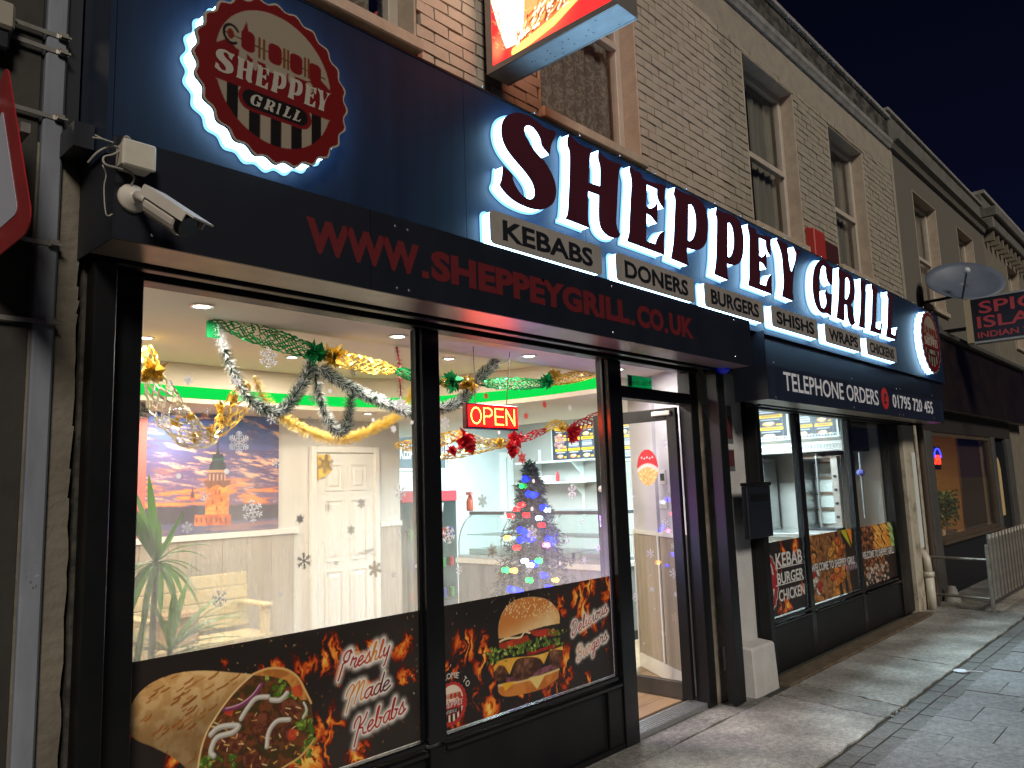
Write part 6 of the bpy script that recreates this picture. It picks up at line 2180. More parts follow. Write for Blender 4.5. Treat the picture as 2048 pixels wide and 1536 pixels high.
snow = lambda rr, t, v: 1 if rr.random() < .42 else 0
snowend = lambda rr, t, v: 1 if t < .14 or rr.random() < .40 else 0
T1 = [(430, 645, .72), (446, 690, .72), (470, 752, .72), (505, 805, .72), (560, 823, .72), (598, 780, .72), (622, 728, .72)]
T2 = [(628, 728, .72), (638, 790, .74), (655, 838, .75), (678, 866, .75), (696, 842, .75), (702, 800, .75), (709, 776, .75)]
T3 = [(640, 735, .72), (690, 770, .74), (760, 802, .75), (830, 826, .74), (880, 818, .73), (925, 798, .72), (962, 752, .72), (992, 725, .72)]
T4 = [(250, 838, 3.4), (272, 828, 3.4), (292, 818, 3.4)]
for pts, lab, pk in ((T1, 'snowy dark green tinsel swag hanging at the left of the first window', snowend), (T2, 'short snowy tinsel loop under the green bow', snow), (T3, 'long snowy tinsel swag passing behind the middle post', snow), (T4, 'snowy tinsel end over the blue mural', snow)):
    tag(tinsel(px_path(pts), .05 if pts is not T4 else .09, 5200, None, pk, len(pts) + int(pts[0][0]), .0044).build('tinsel_garland', [TIN_G, TIN_W], None), lab, 'garland', 'tinsel garlands in the window')
G1 = [(508, 752, 2.3), (530, 800, 2.3), (575, 842, 2.3), (640, 872, 2.3), (690, 878, 2.3), (745, 858, 2.3), (800, 826, 2.3), (830, 770, 2.3)]
tag(tinsel(px_path(G1), .062, 1500, None, lambda rr, t, v: 0, 5, .006).build('tinsel_garland', [TIN_Y], None), 'wide gold tinsel loop hanging across the ceiling recess', 'garland', 'tinsel garlands in the window')
R1 = [(793, 690, .9), (799, 730, .9), (801, 780, .9), (806, 818, .95), (850, 816, 1.2)]
tag(tinsel(px_path(R1), .036, 1500, None, lambda rr, t, v: 0, 6, .005).build('tinsel_garland', [TIN_R], None), 'red tinsel hanging straight down from a front downlight', 'garland', 'tinsel garlands in the window')


def foil_run(m, path, r, seed, k_ring=7, w=.006, step=.024):
    """Open lattice of cut foil: crossing wavy strands round a hanging line."""
    rr = random.Random(seed)
    pts, L = resample(path, max(6, int(sum((b - a).length for a, b in zip(path[:-1], path[1:])) / step)))
    n = len(pts)
    up0 = Vector((0, 0, 1))
    for s_ in range(k_ring * 2):
        ph_ = s_ // 2 * 2 * PI / k_ring
        sgn = 1 if s_ % 2 else -1
        strand = []
        for i, p in enumerate(pts):
            d = (pts[min(i + 1, n - 1)] - pts[max(i - 1, 0)]).normalized()
            sd = d.cross(up0)
            sd = sd.normalized() if sd.length > .05 else Vector((1, 0, 0))
            u2 = sd.cross(d)
            e = math.sin(PI * min(1, max(0, i / (n - 1)))) ** .35 if n > 2 else 1
            a = ph_ + sgn * (.9 if i % 2 else -.0) * PI / k_ring
            strand.append(p + (sd * math.cos(a) + u2 * math.sin(a)) * r * max(.35, e) * rr.uniform(.85, 1.12))
        for a, b in zip(strand[:-1], strand[1:]):
            d = (b - a).normalized()
            s2 = d.cross(Vector((rr.gauss(0, 1), rr.gauss(0, 1), rr.gauss(0, 1)))).normalized() * w / 2
            m.add([a - s2, a + s2, b + s2, b - s2], [(0, 1, 2, 3)])


def bow(parent, c, r, mt, seed, n=16):
    n = int(n * 1.9)
    rr = random.Random(seed)
    m = MB()
    for k in range(n):
        v = Vector((rr.gauss(0, 1), rr.gauss(0, 1) * .7, rr.gauss(0, 1))).normalized()
        s_ = v.cross(Vector((rr.gauss(0, 1), rr.gauss(0, 1), rr.gauss(0, 1)))).normalized()
        nn = v.cross(s_) * .2
        l = r * rr.uniform(.35, 1.0)
        wd = r * rr.uniform(.16, .34)
        a, b, c2, d = c, c + v * l * .45 + s_ * wd + nn * r, c + v * l, c + v * l * .45 - s_ * wd + nn * r
        m.add([a, b, c2, d], [(0, 1, 2), (0, 2, 3)])
    m.build('bow', mt, parent)


lg = thing('foil_garland', 'long green and gold foil garland stretched along the front soffit', 'garland', tuple(onY(640, 710, .74)), 'foil garlands in the window')
gp = [(420, 637, .73), (480, 655, .73), (560, 683, .73), (640, 709, .73), (720, 727, .73), (790, 741, .73), (880, 765, .73), (960, 766, .73), (1060, 768, .73), (1095, 766, .73), (1150, 754, .73), (1200, 744, .73)]
cut = [(0, 3, FOIL_G, .052), (3, 5, FOIL_Y, .045), (5, 6, FOIL_G, .035), (6, 7, FOIL_Y, .038), (7, 9, FOIL_G, .04), (9, 11, FOIL_Y, .04)]
for k, (a, b, mt, r_) in enumerate(cut):
    m = MB()
    foil_run(m, px_path(gp[a:b + 1], 8), r_ * 1.1, 20 + k, 9, .0085, .022)
    m.build('foil_net', mt, lg)
for k, (u, v, mt, r_) in enumerate(((633, 706, FOIL_G, .10), (668, 712, FOIL_Y, .10), (905, 764, FOIL_G, .095), (938, 768, FOIL_Y, .085), (1095, 762, FOIL_G, .09), (1110, 752, FOIL_Y, .075))): bow(lg, onY(u, v, .70), r_, mt, 40 + k, 26)
bx('end_tab', FOIL_G, lg, 1.80, 1.87, .70, .71, 2.50, 2.585)
gg = thing('foil_garland', 'gold foil garland hanging from a ceiling downlight in a deep swag', 'garland', tuple(onY(292, 690, 2.3)), 'foil garlands in the window')
m = MB()
foil_run(m, px_path([(295, 692, 2.3), (300, 715, 2.3), (308, 742, 2.3)], 8), .05, 61, 6, .011, .03)
foil_run(m, px_path([(430, 872, 2.3), (462, 828, 2.3), (486, 785, 2.3), (484, 762, 2.3)], 8), .085, 63, 7, .012, .045)
m.build('foil_net', FOIL_Y, gg)
m = MB()
foil_run(m, px_path([(308, 742, 2.3), (318, 780, 2.3), (345, 832, 2.3), (390, 872, 2.3), (432, 872, 2.3)], 8), .11, 62, 11, .013, .038)
m.build('foil_net', FOIL_S, gg)
for k, (u, v, r_) in enumerate(((303, 742, .13), (290, 755, .07), (350, 845, .07), (392, 872, .08), (420, 868, .08), (446, 845, .09), (470, 800, .07), (380, 835, .06), (440, 815, .07))): bow(gg, onY(u, v, 2.25), r_, FOIL_Y, 70 + k, 9 if k > 1 else 14)
rg = thing('foil_garland', 'red and gold foil garland across the kitchen opening', 'garland', tuple(onY(930, 880, 1.6)), 'foil garlands in the window')
for k, (pts, mt, r_) in enumerate((([(792, 890, 1.6), (830, 890, 1.6), (880, 880, 1.6), (928, 866, 1.6)], FOIL_Y, .055), ([(885, 915, 1.6), (930, 902, 1.6), (985, 888, 1.6), (1030, 886, 1.6)], FOIL_Y, .05), ([(930, 868, 1.6), (975, 884, 1.6), (1030, 890, 1.6)], FOIL_S, .03),
                                   ([(1040, 882, 1.6), (1070, 868, 1.6), (1092, 860, 1.6)], FOIL_R, .035), ([(1088, 862, 1.6), (1110, 848, 1.6), (1140, 858, 1.6)], FOIL_Y, .04), ([(1140, 858, 1.6), (1170, 848, 1.6), (1205, 826, 1.6)], FOIL_R, .06))):
    m = MB()
    foil_run(m, px_path(pts, 8), r_, 80 + k, 6, .010, .035)
    m.build('foil_net', mt, rg)
for k, (u, v, mt, r_) in enumerate(((927, 878, FOIL_R, .14), (905, 902, FOIL_R, .07), (940, 895, FOIL_R, .08), (1028, 882, FOIL_R, .13), (1024, 900, FOIL_R, .10), (1150, 862, FOIL_R, .13), (1125, 855, FOIL_Y, .08), (1145, 878, FOIL_R, .08), (1000, 885, FOIL_Y, .07))): bow(rg, onY(u, v, 1.55), r_, mt, 90 + k, 14)

# --- Christmas tree with coloured lights
tx, ty = 4.55, .95
ct = thing('christmas_tree', 'slim dark Christmas tree with glowing coloured lights in the right window', 'tree', (tx, ty, .04))
MB().tube([(tx, ty, .04), (tx, ty, 1.75)], [.03, .012], 8).build('trunk', mat('dark_bark', (.05, .035, .025), .9), ct)
m = MB()
rr = random.Random(12)
H0, H1, RB = .30, 1.86, .52
for k in range(900):
    t = rr.random() ** .8
    z_ = H0 + (H1 - H0) * rr.random()
    f = 1 - (z_ - H0) / (H1 - H0)
    rad = RB * (f ** .8) * (.86 + .14 * math.sin(z_ * 34)) + .03
    a = rr.uniform(0, 2 * PI)
    base = Vector((tx, ty, z_ + rad * .12))
    tip = Vector((tx + math.cos(a) * rad, ty + math.sin(a) * rad, z_ - rad * .22 + rr.uniform(-.03, .03)))
    for q in range(22):
        s_ = rr.uniform(.2, 1.0)
        p = base.lerp(tip, s_)
        v = ((tip - base).normalized() * .7 + Vector((rr.gauss(0, .6), rr.gauss(0, .6), rr.gauss(0, .6)))).normalized() * rr.uniform(.025, .05)
        w = v.cross(Vector((rr.gauss(0, 1), rr.gauss(0, 1), rr.gauss(0, 1)))).normalized() * .005
        m.add([p - w, p + w, p + v], [(0, 1, 2)])
tag(m.build('needles', mat('dark_green_needles', (.018, .045, .034), .6, c2=(.035, .08, .06), ns=20), ct), kind=None)
BC = {'blue': (.004, .012, 1.0), 'red': (1.0, .006, .008), 'green': (.004, .8, .06), 'amber': (1.0, .36, .03), 'white': (.55, .72, 1.0), 'pink': (1.0, .12, .35)}
for u, v, cn, pw in ((1057, 988, 'blue', 3), (1040, 1010, 'red', 1.5), (1018, 1032, 'red', 1.4), (1049, 1030, 'red', 1), (1085, 1015, 'blue', 1.6), (1092, 1020, 'white', .5), (1050, 1066, 'blue', 2.6), (1012, 1076, 'amber', 1.4), (1096, 1078, 'blue', 2.2), (1089, 1090, 'pink', 1.4), (1074, 1121, 'green', 1.4),
                     (1008, 1140, 'green', 1.3), (1024, 1141, 'amber', 1.2), (1046, 1122, 'white', 1.2), (1057, 1130, 'white', .8), (1020, 1178, 'blue', 2.2), (1107, 1160, 'amber', .8), (1075, 1036, 'white', .7), (1040, 1080, 'blue', 1.4), (1095, 1175, 'blue', .9), (1066, 990, 'blue', 1.6), (1040, 1060, 'blue', 1.6), (1060, 1078, 'blue', 1.6), (1030, 1018, 'red', 1.2), (1100, 1085, 'blue', 1.2), (1035, 1182, 'blue', 1.5), (1066, 1128, 'blue', 1.2), (1050, 958, 'blue', .8), (1043, 972, 'green', .6), (1030, 1095, 'red', .8), (1080, 1050, 'red', .8), (1085, 1150, 'blue', .8), (1055, 1160, 'green', .7)):
    p = onY(u, v, ty - .27 + abs(u - 1052) * .002)
    b = MB().ball(p, .024 if cn == 'blue' else .017, n=10, m=6).build('bulb', glow('bulb_' + cn, BC[cn], 9.0), ct)
    l = bpy.data.lights.new('bulb_lamp', 'POINT')
    l.energy = pw * .9
    l.color = BC[cn]
    l.shadow_soft_size = .02
    o = bpy.data.objects.new('bulb_lamp', l)
    col.objects.link(o)
    o.location = p + Vector((0, -.03, 0))
    adopt(o, ct)

# --- dracaena in the left window
pt = thing('house_plant', 'tall spiky leaved plant standing at the left end of the first window', 'plant', (1.38, .26, .04))
LEAF = mat('glossy_green_leaf', (.09, .24, .03), .35, c2=(.20, .38, .08), ns=3, stretch=(1, 1, .4), trans=.35)
STEM = mat('plant_cane', (.16, .13, .08), .8, c2=(.10, .08, .05), ns=20)
MB().lathe((1.38, .26, .04), [(.11, 0), (.15, .26), (.155, .28), (.13, .28), (.12, .22)], 20).build('pot', mat('terracotta_pot', (.35, .14, .08), .8), pt)
for a, b in (((1.37, .28, .2), (1.375, .22, 1.42)), ((1.41, .25, .2), (1.44, .22, 1.05)), ((1.34, .24, .2), (1.30, .22, .95))): MB().tube([a, ((a[0] + b[0]) / 2 + .01, a[1], (a[2] + b[2]) / 2), b], [.018, .015, .012], 8).build('cane', STEM, pt)
rr = random.Random(31)


def leaf(o, d, l, w, droop):
    m = MB()
    d = d.normalized()
    p = Vector(o)
    vs_, n = [], 9
    side = d.cross(Vector((0, 0, 1)))
    side = side.normalized() if side.length > .1 else Vector((1, 0, 0))
    for i in range(n):
        t = i / (n - 1)
        ww = w * math.sin(PI * min(1, .12 + .88 * t)) ** .7 * (1 if t < .98 else .05) + .0008
        vs_ += [p - side * ww, p + Vector((0, 0, -.3 * ww)), p + side * ww]
        d = (d + Vector((0, 0, -droop / n))).normalized()
        p = p + d * l / (n - 1)
    fs_ = []
    for i in range(n - 1): fs_ += [(3 * i, 3 * i + 1, 3 * i + 4, 3 * i + 3), (3 * i + 1, 3 * i + 2, 3 * i + 5, 3 * i + 4)]
    return m.add(vs_, fs_)


def aim(o, u, v, y, l=None, w=.013, droop=.6, lift=.25):
    q = onY(u, v, y)
    d = q - Vector(o)
    L = d.length * 1.08
    d = d + Vector((0, 0, lift * L))
    leaf(o, d, L, w, droop).build('leaf', LEAF, pt, smooth=True)


C1, C2, C3 = Vector((1.375, .22, 1.42)), Vector((1.44, .22, 1.05)), Vector((1.30, .22, .95))
for u, v, w in ((247, 1010, .016), (262, 1000, .018), (275, 985, .015), (287, 1030, .017), (300, 960, .014), (362, 1028, .013), (318, 1046, .012), (345, 1070, .010)): aim(C1, u, v, .20 + rr.uniform(-.10, .1), w=w * 1.25, droop=.25, lift=.05)
for u, v in ((424, 1082, ), (415, 1118), (398, 1170), (380, 1165), (372, 1210), (350, 1225), (335, 1215), (330, 1255), (395, 1100), (362, 1245), (316, 1260), (298, 1270), (283, 1265), (262, 1260), (252, 1200), (245, 1180), (248, 1240)):
    aim(C1, u, v, .20 + rr.uniform(-.12, .15), w=rr.uniform(.011, .017), droop=1.5, lift=.75)
for k in range(44):
    o = rr.choice([C2, C3, C2])
    a = rr.uniform(0, 2 * PI)
    leaf(o, Vector((math.cos(a), math.sin(a) * .35, rr.uniform(.1, 1.4))), rr.uniform(.25, .42), rr.uniform(.009, .015), rr.uniform(.8, 2.0)).build('leaf', LEAF, pt, smooth=True)

# --- bench, panelled door, bag
bn = thing('bench', 'pale yellow slatted wooden bench under the sunset mural', 'bench', (3.3, 3.6, .04))
PINE = mat('pale_pine', (.66, .55, .32), .5, c2=(.58, .47, .26), ns=5, stretch=(.4, 5, 5))
B0, B1 = 2.55, 3.72
for k in range(4): bx('slat', PINE, bn, B0, B1, 3.80 + .012 * k, 3.825 + .012 * k, .50 + k * .122, .612 + k * .122, bevel=.004)
for k in range(4): bx('slat', PINE, bn, B0, B1, 3.36 + k * .11, 3.46 + k * .11, .44, .465, bevel=.004)
for x in (B0 + .03, B1 - .09):
    for y in (3.36, 3.78): bx('leg', PINE, bn, x, x + .06, y, y + .06, .04, .439, bevel=.004)
    bx('post', PINE, bn, x, x + .06, 3.36, 3.42, .466, .70, bevel=.004)
    bx('armrest', PINE, bn, x - .02, x + .08, 3.33, 3.80, .701, .73, bevel=.006)
bx('apron', PINE, bn, B0 + .0905, B1 - .0905, 3.37, 3.395, .36, .4395)
cs = thing('cardboard_box', 'small brown box standing on the bench behind the plant', 'box', (3.0, 3.6, .466))
bx('carton', mat('brown_card', (.42, .28, .16), .8, c2=(.36, .23, .13), ns=8), cs, 2.72, 3.08, 3.44, 3.64, .466, .73, bevel=.004)
bx('flap', mat('brown_card', (.42, .28, .16)), cs, 2.72, 3.08, 3.40, 3.4395, .70, .706)
dd = thing('panel_door', 'white six panelled door in the back wall', 'door', (4.9, 4.0, .04))
DA, DB = 4.49, 5.37
bx('leaf', WHITEP, dd, DA + .065, DB - .065, 3.965, 3.998, .04, 2.11)
for x in (DA, DB - .064): bx('frame', WHITEP, dd, x, x + .064, 3.94, 3.998, .04, 2.18, bevel=.006)
bx('frame', WHITEP, dd, DA + .0645, DB - .0645, 3.94, 3.998, 2.112, 2.18, bevel=.006)
PW2 = (DB - DA - .13 - .36) / 2
for (z0, z1) in ((1.72, 1.98), (.98, 1.60), (.22, .86)):
    for i in range(2):
        x0 = DA + .065 + .12 + i * (PW2 + .12)
        m = MB()
        m.box(x0 - .012, x0, 3.955, 3.9645, z0 - .012, z1 + .012).box(x0 + PW2, x0 + PW2 + .012, 3.955, 3.9645, z0 - .012, z1 + .012).box(x0 + .0005, x0 + PW2 - .0005, 3.955, 3.9645, z0 - .012, z0).box(x0 + .0005, x0 + PW2 - .0005, 3.955, 3.9645, z1, z1 + .012)
        m.hexa([(x0 + .03, 3.964, z0 + .03), (x0 + PW2 - .03, 3.964, z0 + .03), (x0 + PW2 - .05, 3.956, z0 + .05), (x0 + .05, 3.956, z0 + .05), (x0 + .03, 3.964, z1 - .03), (x0 + PW2 - .03, 3.964, z1 - .03), (x0 + PW2 - .05, 3.956, z1 - .05), (x0 + .05, 3.956, z1 - .05)])
        m.build('door_panel', WHITEP, dd)
MB().lathe((DB - .12, 3.964, 1.05), [(.02, 0), (.02, -.01), (.012, -.02), (.012, -.05), (.001, -.051)], 12, 'y').bar((DB - .12, 3.92, 1.05), (DB - .24, 3.92, 1.05), .016, .016).build('handle', STEEL, dd)
yl = thing('yellow_cloth', 'yellow cloth hooked over the top left of the panelled door', 'cloth', (4.6, 3.93, 1.9))
m = MB()
n_ = 10
vs_ = []
for i in range(n_ + 1):
    t = i / n_
    vs_ += [(DA + .07 + .16 * t, 3.945 + .006 * math.sin(t * 9), 2.09), (DA + .07 + .17 * t, 3.94 + .012 * math.sin(t * 9), 1.82 + .09 * t)]
m.add(vs_, [(2 * i, 2 * i + 1, 2 * i + 3, 2 * i + 2) for i in range(n_)])
yo = m.build('drape', mat('yellow_cloth', (.75, .48, .08), .8), yl, smooth=True)

# --- counter, kitchen fittings
CTR = mat('grey_counter_front', (.26, .27, .27), .45, c2=(.20, .21, .21), ns=4, stretch=(4, 4, .3))
kc = thing('glass_counter', 'long grey serving counter with curved glass display top', 'counter', (6.7, 2.8, .04))
bx('base', CTR, kc, 6.5, 7.2, 1.72, 3.9, .14, .80)
bx('plinth', INK, kc, 6.54, 7.2, 1.74, 3.88, .04, .139)
bx('trim', WHITEP, kc, 6.47, 7.2, 1.70, 3.92, .801, .86, bevel=.006)
bx('deck', STEEL, kc, 6.5, 7.2, 1.72, 3.9, .861, .90)
bx('top', mat('dark_counter_top', (.10, .105, .11), .35), kc, 6.72, 7.25, 1.68, 3.92, 1.36, 1.40, bevel=.004)
GLC = glass('counter_glass', tint=(.80, .93, .90))
cv = [(6.5, .901), (6.50, 1.05), (6.54, 1.18), (6.62, 1.29), (6.73, 1.36)]
cv = [(v.x, v.y) for v in catmull([(a, b, 0) for a, b in cv], seg=4)]
m = MB()
for (a, b), (c, d) in zip(cv[:-1], cv[1:]): m.quad((a, 1.73, b), (a, 3.89, b), (c, 3.89, d), (c, 1.73, d))
m.build('curved_glass', GLC, kc, smooth=True)
for y in (1.74, 2.45, 3.17, 3.88): MB().tube([(a, y, b) for a, b in cv], .008, 6).build('glass_rib', STEEL, kc)
bx('shelf', STEEL, kc, 6.62, 7.18, 1.76, 3.86, 1.12, 1.13)
trays = MB()
for k in range(5): trays.box(6.6, 7.1, 1.80 + k * .41, 2.17 + k * .41, .901, .96)
trays.build('tray', STEEL, kc)
dc = thing('drinks_fridge', 'dark glass drinks fridge beside the back wall behind the middle post', 'fridge', (6.3, 4.6, .04))
bx('body', mat('dark_fridge', (.05, .06, .07), .4), dc, 6.42, 7.42, 4.9, 5.5, .04, 1.68, bevel=.01)
bx('door_glass', GLC, dc, 6.47, 7.37, 4.885, 4.895, .2, 1.5)
bx('header', mat('red_header', (.5, .04, .06), .5), dc, 6.43, 7.41, 4.88, 4.8985, 1.53, 1.67)
rrb = random.Random(3)
can = MB().lathe((0, 0, 0), [(.03, 0), (.033, .01), (.033, .11), (.028, .12)], 10).mesh('drink_can')
for sh in range(3):
    for k in range(6):
        t_ = mat('can_' + ('red', 'blue', 'green')[(sh + k) % 3], ((.5, .03, .03), (.04, .08, .4), (.05, .3, .08))[(sh + k) % 3], .3, metal=.5)
        me = can.copy()
        o = link_mesh('drink_can', me, t_, dc)
        o.location = Vector((6.56 + k * .14, 4.86, .25 + sh * .4))
sq = onX(940, 1020, 6.85)
bt = thing('spray_bottle', 'red trigger spray bottle standing on the counter top', 'bottle', (6.85, sq.y, 1.401))
by = sq.y
MB().lathe((6.85, by, 1.401), [(.04, 0), (.045, .03), (.045, .12), (.02, .18), (.018, .2)], 14).build('body', mat('orange_red_plastic', (.62, .12, .06), .35), bt, smooth=True)
MB().box(6.83, 6.87, by - .04, by + .05, 1.602, 1.64).tube([(6.85, by - .03, 1.60), (6.85, by - .05, 1.55)], .008, 6).build('trigger', mat('pink_plastic', (.75, .25, .25), .4), bt)
cup = thing('white_cup', 'white paper cup on the counter beside the spray bottle', 'cup', (6.8, sq.y + .5, 1.401))
MB().lathe((6.8, sq.y + .5, 1.401), [(.03, 0), (.042, .11), (.040, .11), (.028, .01)], 14).build('wall', WHITEP, cup)
ob = onX(1247, 1050, 6.8)
b2_ = thing('sauce_bottle', 'orange sauce bottle on the counter seen through the open door', 'bottle', (6.8, 1.9, 1.401))
MB().lathe((6.75, 1.80, 1.401), [(.035, 0), (.038, .02), (.038, .13), (.014, .18), (.008, .22)], 14).build('body', mat('orange_plastic', (.75, .22, .05), .35), b2_, smooth=True)

# kitchen back wall: serving hatch frame, shelves, framed poster
WBR = mat('white_batten', (.70, .73, .72), .5)
hx = thing('door_frame', 'white door frame in the kitchen back wall behind the Christmas tree', 'door frame', (9.0, 6.15, .04))
h0_, h1_ = onY(1000, 905, 6.17), onY(1088, 905, 6.17)
bx('jamb', WBR, hx, h0_.x, h0_.x + .10, 6.13, 6.198, .04, h0_.z)
bx('jamb', WBR, hx, min(h1_.x - .25, 9.8), min(h1_.x, 9.94), 6.13, 6.198, .04, h0_.z)
bx('head', WBR, hx, h0_.x + .101, min(h1_.x - .251, 9.799), 6.13, 6.198, h0_.z - .09, h0_.z)
bx('dark_leaf', mat('grey_door_leaf', (.20, .23, .23), .6), hx, h0_.x + .102, min(h1_.x - .252, 9.798), 6.17, 6.198, .04, h0_.z - .091)
kp = thing('kitchen_board', 'dark framed board lettered with kebab doner burger on the kitchen wall', 'board', (7.7, 6.15, 2.0))
k0, k1 = onY(797, 880, 6.17), onY(891, 936, 6.17)
bx('frame', WBR, kp, k0.x - .04, k1.x + .04, 6.175, 6.198, k1.z - .04, k0.z + .16)
bx('panel', mat('slate_print', (.10, .13, .145), .6), kp, k0.x, k1.x, 6.168, 6.1745, k1.z, k0.z + .12)
text_on('lettering', 'KEBAB', [(k0.x - .0 + .02, 6.168, k0.z - .06), (k0.x + .36, 6.168, k0.z - .06), (k0.x + .36, 6.168, k1.z + .14), (k0.x + .02, 6.168, k1.z + .14)], WHT, kp, weight=.02, lift=.002)
text_on('lettering', 'DONER', [(k0.x + .44, 6.168, k0.z - .06), (k0.x + .80, 6.168, k0.z - .06), (k0.x + .80, 6.168, k1.z + .14), (k0.x + .44, 6.168, k1.z + .14)], WHT, kp, weight=.02, lift=.002)
text_on('lettering', 'BURGER', [(k0.x + .84, 6.168, k0.z - .06), (k1.x - .03, 6.168, k0.z - .06), (k1.x - .03, 6.168, k1.z + .14), (k0.x + .84, 6.168, k1.z + .14)], WHT, kp, weight=.02, lift=.002)
text_on('lettering', 'GRILL', [(k0.x + .3, 6.168, k0.z + .10), (k1.x - .1, 6.168, k0.z + .10), (k1.x - .1, 6.168, k0.z - .03), (k0.x + .3, 6.168, k0.z - .03)], REDVINYL, kp, weight=.02, lift=.002)
bx('red_band', mat('red_header', (.5, .04, .06)), kp, k0.x + .01, k1.x - .01, 6.166, 6.1675, k0.z - .045, k0.z - .03)
bt_ = thing('wall_batten', 'white upright batten on the pale kitchen back wall', 'batten', (8.35, 6.17, .04))
xb = onY(897, 940, 6.17).x
bx('strip', WBR, bt_, xb, xb + .05, 6.17, 6.198, .04, 2.79)

# menu boards along the party wall
MENU = printed('backlit_menu_print', .4, emit=1.0)


def menu_board(y0, y1, z0, z1, seed, label):
    t = thing('menu_board', label, 'menu board', (9.93, (y0 + y1) / 2, z0), 'menu boards on the kitchen wall')
    W, H = y1 - y0, z1 - z0
    P = Print(0, W, 0, H, .011, (44, 50, 62))
    rr = random.Random(seed)
    nc = max(2, int(W / .27))
    cw = W * .92 / nc
    for i in range(nc):
        for j in range(3):
            x, z_ = W * .04 + i * cw, H * .04 + j * H * .32
            P.poly([(x + .01, z_), (x + cw - .02, z_), (x + cw - .02, z_ + H * .22), (x + .01, z_ + H * .22)], (92, 98, 110))
            P.poly([(x + .018, z_ + .008), (x + cw - .028, z_ + .008), (x + cw - .028, z_ + H * .21), (x + .018, z_ + H * .21)], (40, 46, 60))
            P.poly([(x + .01, z_ + H * .225), (x + cw - .02, z_ + H * .225), (x + cw - .02, z_ + H * .30), (x + .01, z_ + H * .30)], (250, 190, 40))
            P.stroke([(x + .05, z_ + H * .265), (x + cw - .06, z_ + H * .265)], .012, (90, 60, 20))
            P.stroke([(x + .04, z_ + H * .18), (x + cw - .06, z_ + H * .18)], .010, (226, 230, 236))
            if rr.random() < .35:
                for q in range(4): P.stroke([(x + .03, z_ + .02 + q * H * .035), (x + cw - .05, z_ + .02 + q * H * .035)], .009, (226, 230, 236))
            else:
                P.ell(x + cw * .4, z_ + H * .07, cw * .24, H * .055, rr.choice([(236, 190, 120), (224, 150, 90), (214, 120, 70)]))
                P.ell(x + cw * .45, z_ + H * .09, cw * .15, H * .03, (250, 230, 190))
                P.poly([(x + cw * .7, z_ + .012), (x + cw - .03, z_ + .012), (x + cw - .03, z_ + H * .06), (x + cw * .7, z_ + H * .06)], (250, 190, 40))
    o = P.build('printed_face', 0, MENU, t)
    me = o.data
    n = len(me.vertices)
    a = np.empty(n * 3)
    me.vertices.foreach_get('co', a)
    a = a.reshape(n, 3)
    b = np.stack([np.full(n, 9.915), y1 - a[:, 0], z0 + a[:, 2]], 1)
    me.vertices.foreach_set('co', b.ravel())
    me.update()
    bx('case', WHITEP, t, 9.918, 9.948, y0 - .025, y1 + .025, z0 - .03, z1 + .03)


menu_board(.52, 1.08, 2.185, 2.70, 2, 'lit menu board of yellow and white blocks above the right hand grill')
menu_board(1.16, 1.95, 2.185, 2.70, 3, 'lit menu board of yellow and white blocks above the left hand grill')
menu_board(3.0, 3.9, 2.06, 2.62, 4, 'lit menu board behind the open door seen beside its post')
menu_board(4.0, 5.2, 2.10, 2.64, 5, 'lit menu board beside the shelves at the back of the kitchen')
sh_ = thing('wall_shelf', 'white double wall shelf on brackets at the back of the kitchen', 'shelf', (9.75, 5.2, 1.6))
for z_ in (2.06, 1.72):
    bx('board', WBR, sh_, 9.62, 9.948, 4.3, 5.8, z_, z_ + .025)
    for y in (4.6, 5.5): MB().slab([(9.66, z_ - .001), (9.948, z_ - .001), (9.948, z_ - .22)], y, y + .025).build('bracket', WBR, sh_)
for y in (4.6, 5.5): bx('upright', WBR, sh_, 9.93, 9.9485, y - .01, y + .035, 1.2, 2.3)
fo = thing('folded_cloths', 'stack of folded white cloths on the lower kitchen shelf', 'cloth', (9.75, 5.4, 1.746))
for k in range(3): bx('fold', WHITEP, fo, 9.66, 9.90, 5.1 + .01 * k, 5.75 - .02 * k, 1.746 + k * .035, 1.779 + k * .035, bevel=.012)
rbo = thing('red_bottle', 'small red bottle with white cap on the lower kitchen shelf', 'bottle', (9.75, 4.95, 1.746))
MB().lathe((9.75, 4.98, 1.746), [(.03, 0), (.032, .01), (.032, .11), (.015, .15), (.014, .17)], 12).build('body', mat('red_bottle', (.5, .04, .05), .3), rbo)

# grills along the party wall, hood over them
hd = thing('extractor_hood', 'long stainless extractor hood over the kebab grills', 'hood', (9.5, 1.2, 2.0))
m = MB()
prof = [(9.25, 1.98), (9.25, 2.10), (9.60, 2.16), (9.949, 2.16), (9.949, 1.98)]
n_ = len(prof)
m.add([(x, .22, z_) for x, z_ in prof] + [(x, 2.9, z_) for x, z_ in prof], [tuple(range(n_ - 1, -1, -1)), tuple(range(n_, 2 * n_))] + [(i, (i + 1) % n_, n_ + (i + 1) % n_, n_ + i) for i in range(n_)])
m.build('canopy', STEEL, hd)
bx('end_panel', mat('dark_hood_end', (.035, .032, .03), .5), hd, 9.22, 9.949, .16, .2195, 1.97, 2.79)
lat = MB()
for z0, h in ((2.172, .035), (2.0, .07)):
    xx = 9.243 if z0 < 2.1 else 9.60
    for k in range(70):
        y = .25 + k * .037
        lat.bar((xx, y, z0), (xx, y + .03, z0 + h), .004, .006, (1, 0, 0)).bar((xx, y + .03, z0), (xx, y, z0 + h), .004, .006, (1, 0, 0))
    lat.box(xx - .003, xx + .003, .24, 2.86, z0 - .006, z0).box(xx - .003, xx + .003, .24, 2.86, z0 + h, z0 + h + .006)
lat.build('lattice_trim', mat('white_lattice', (.75, .76, .76), .4), hd)
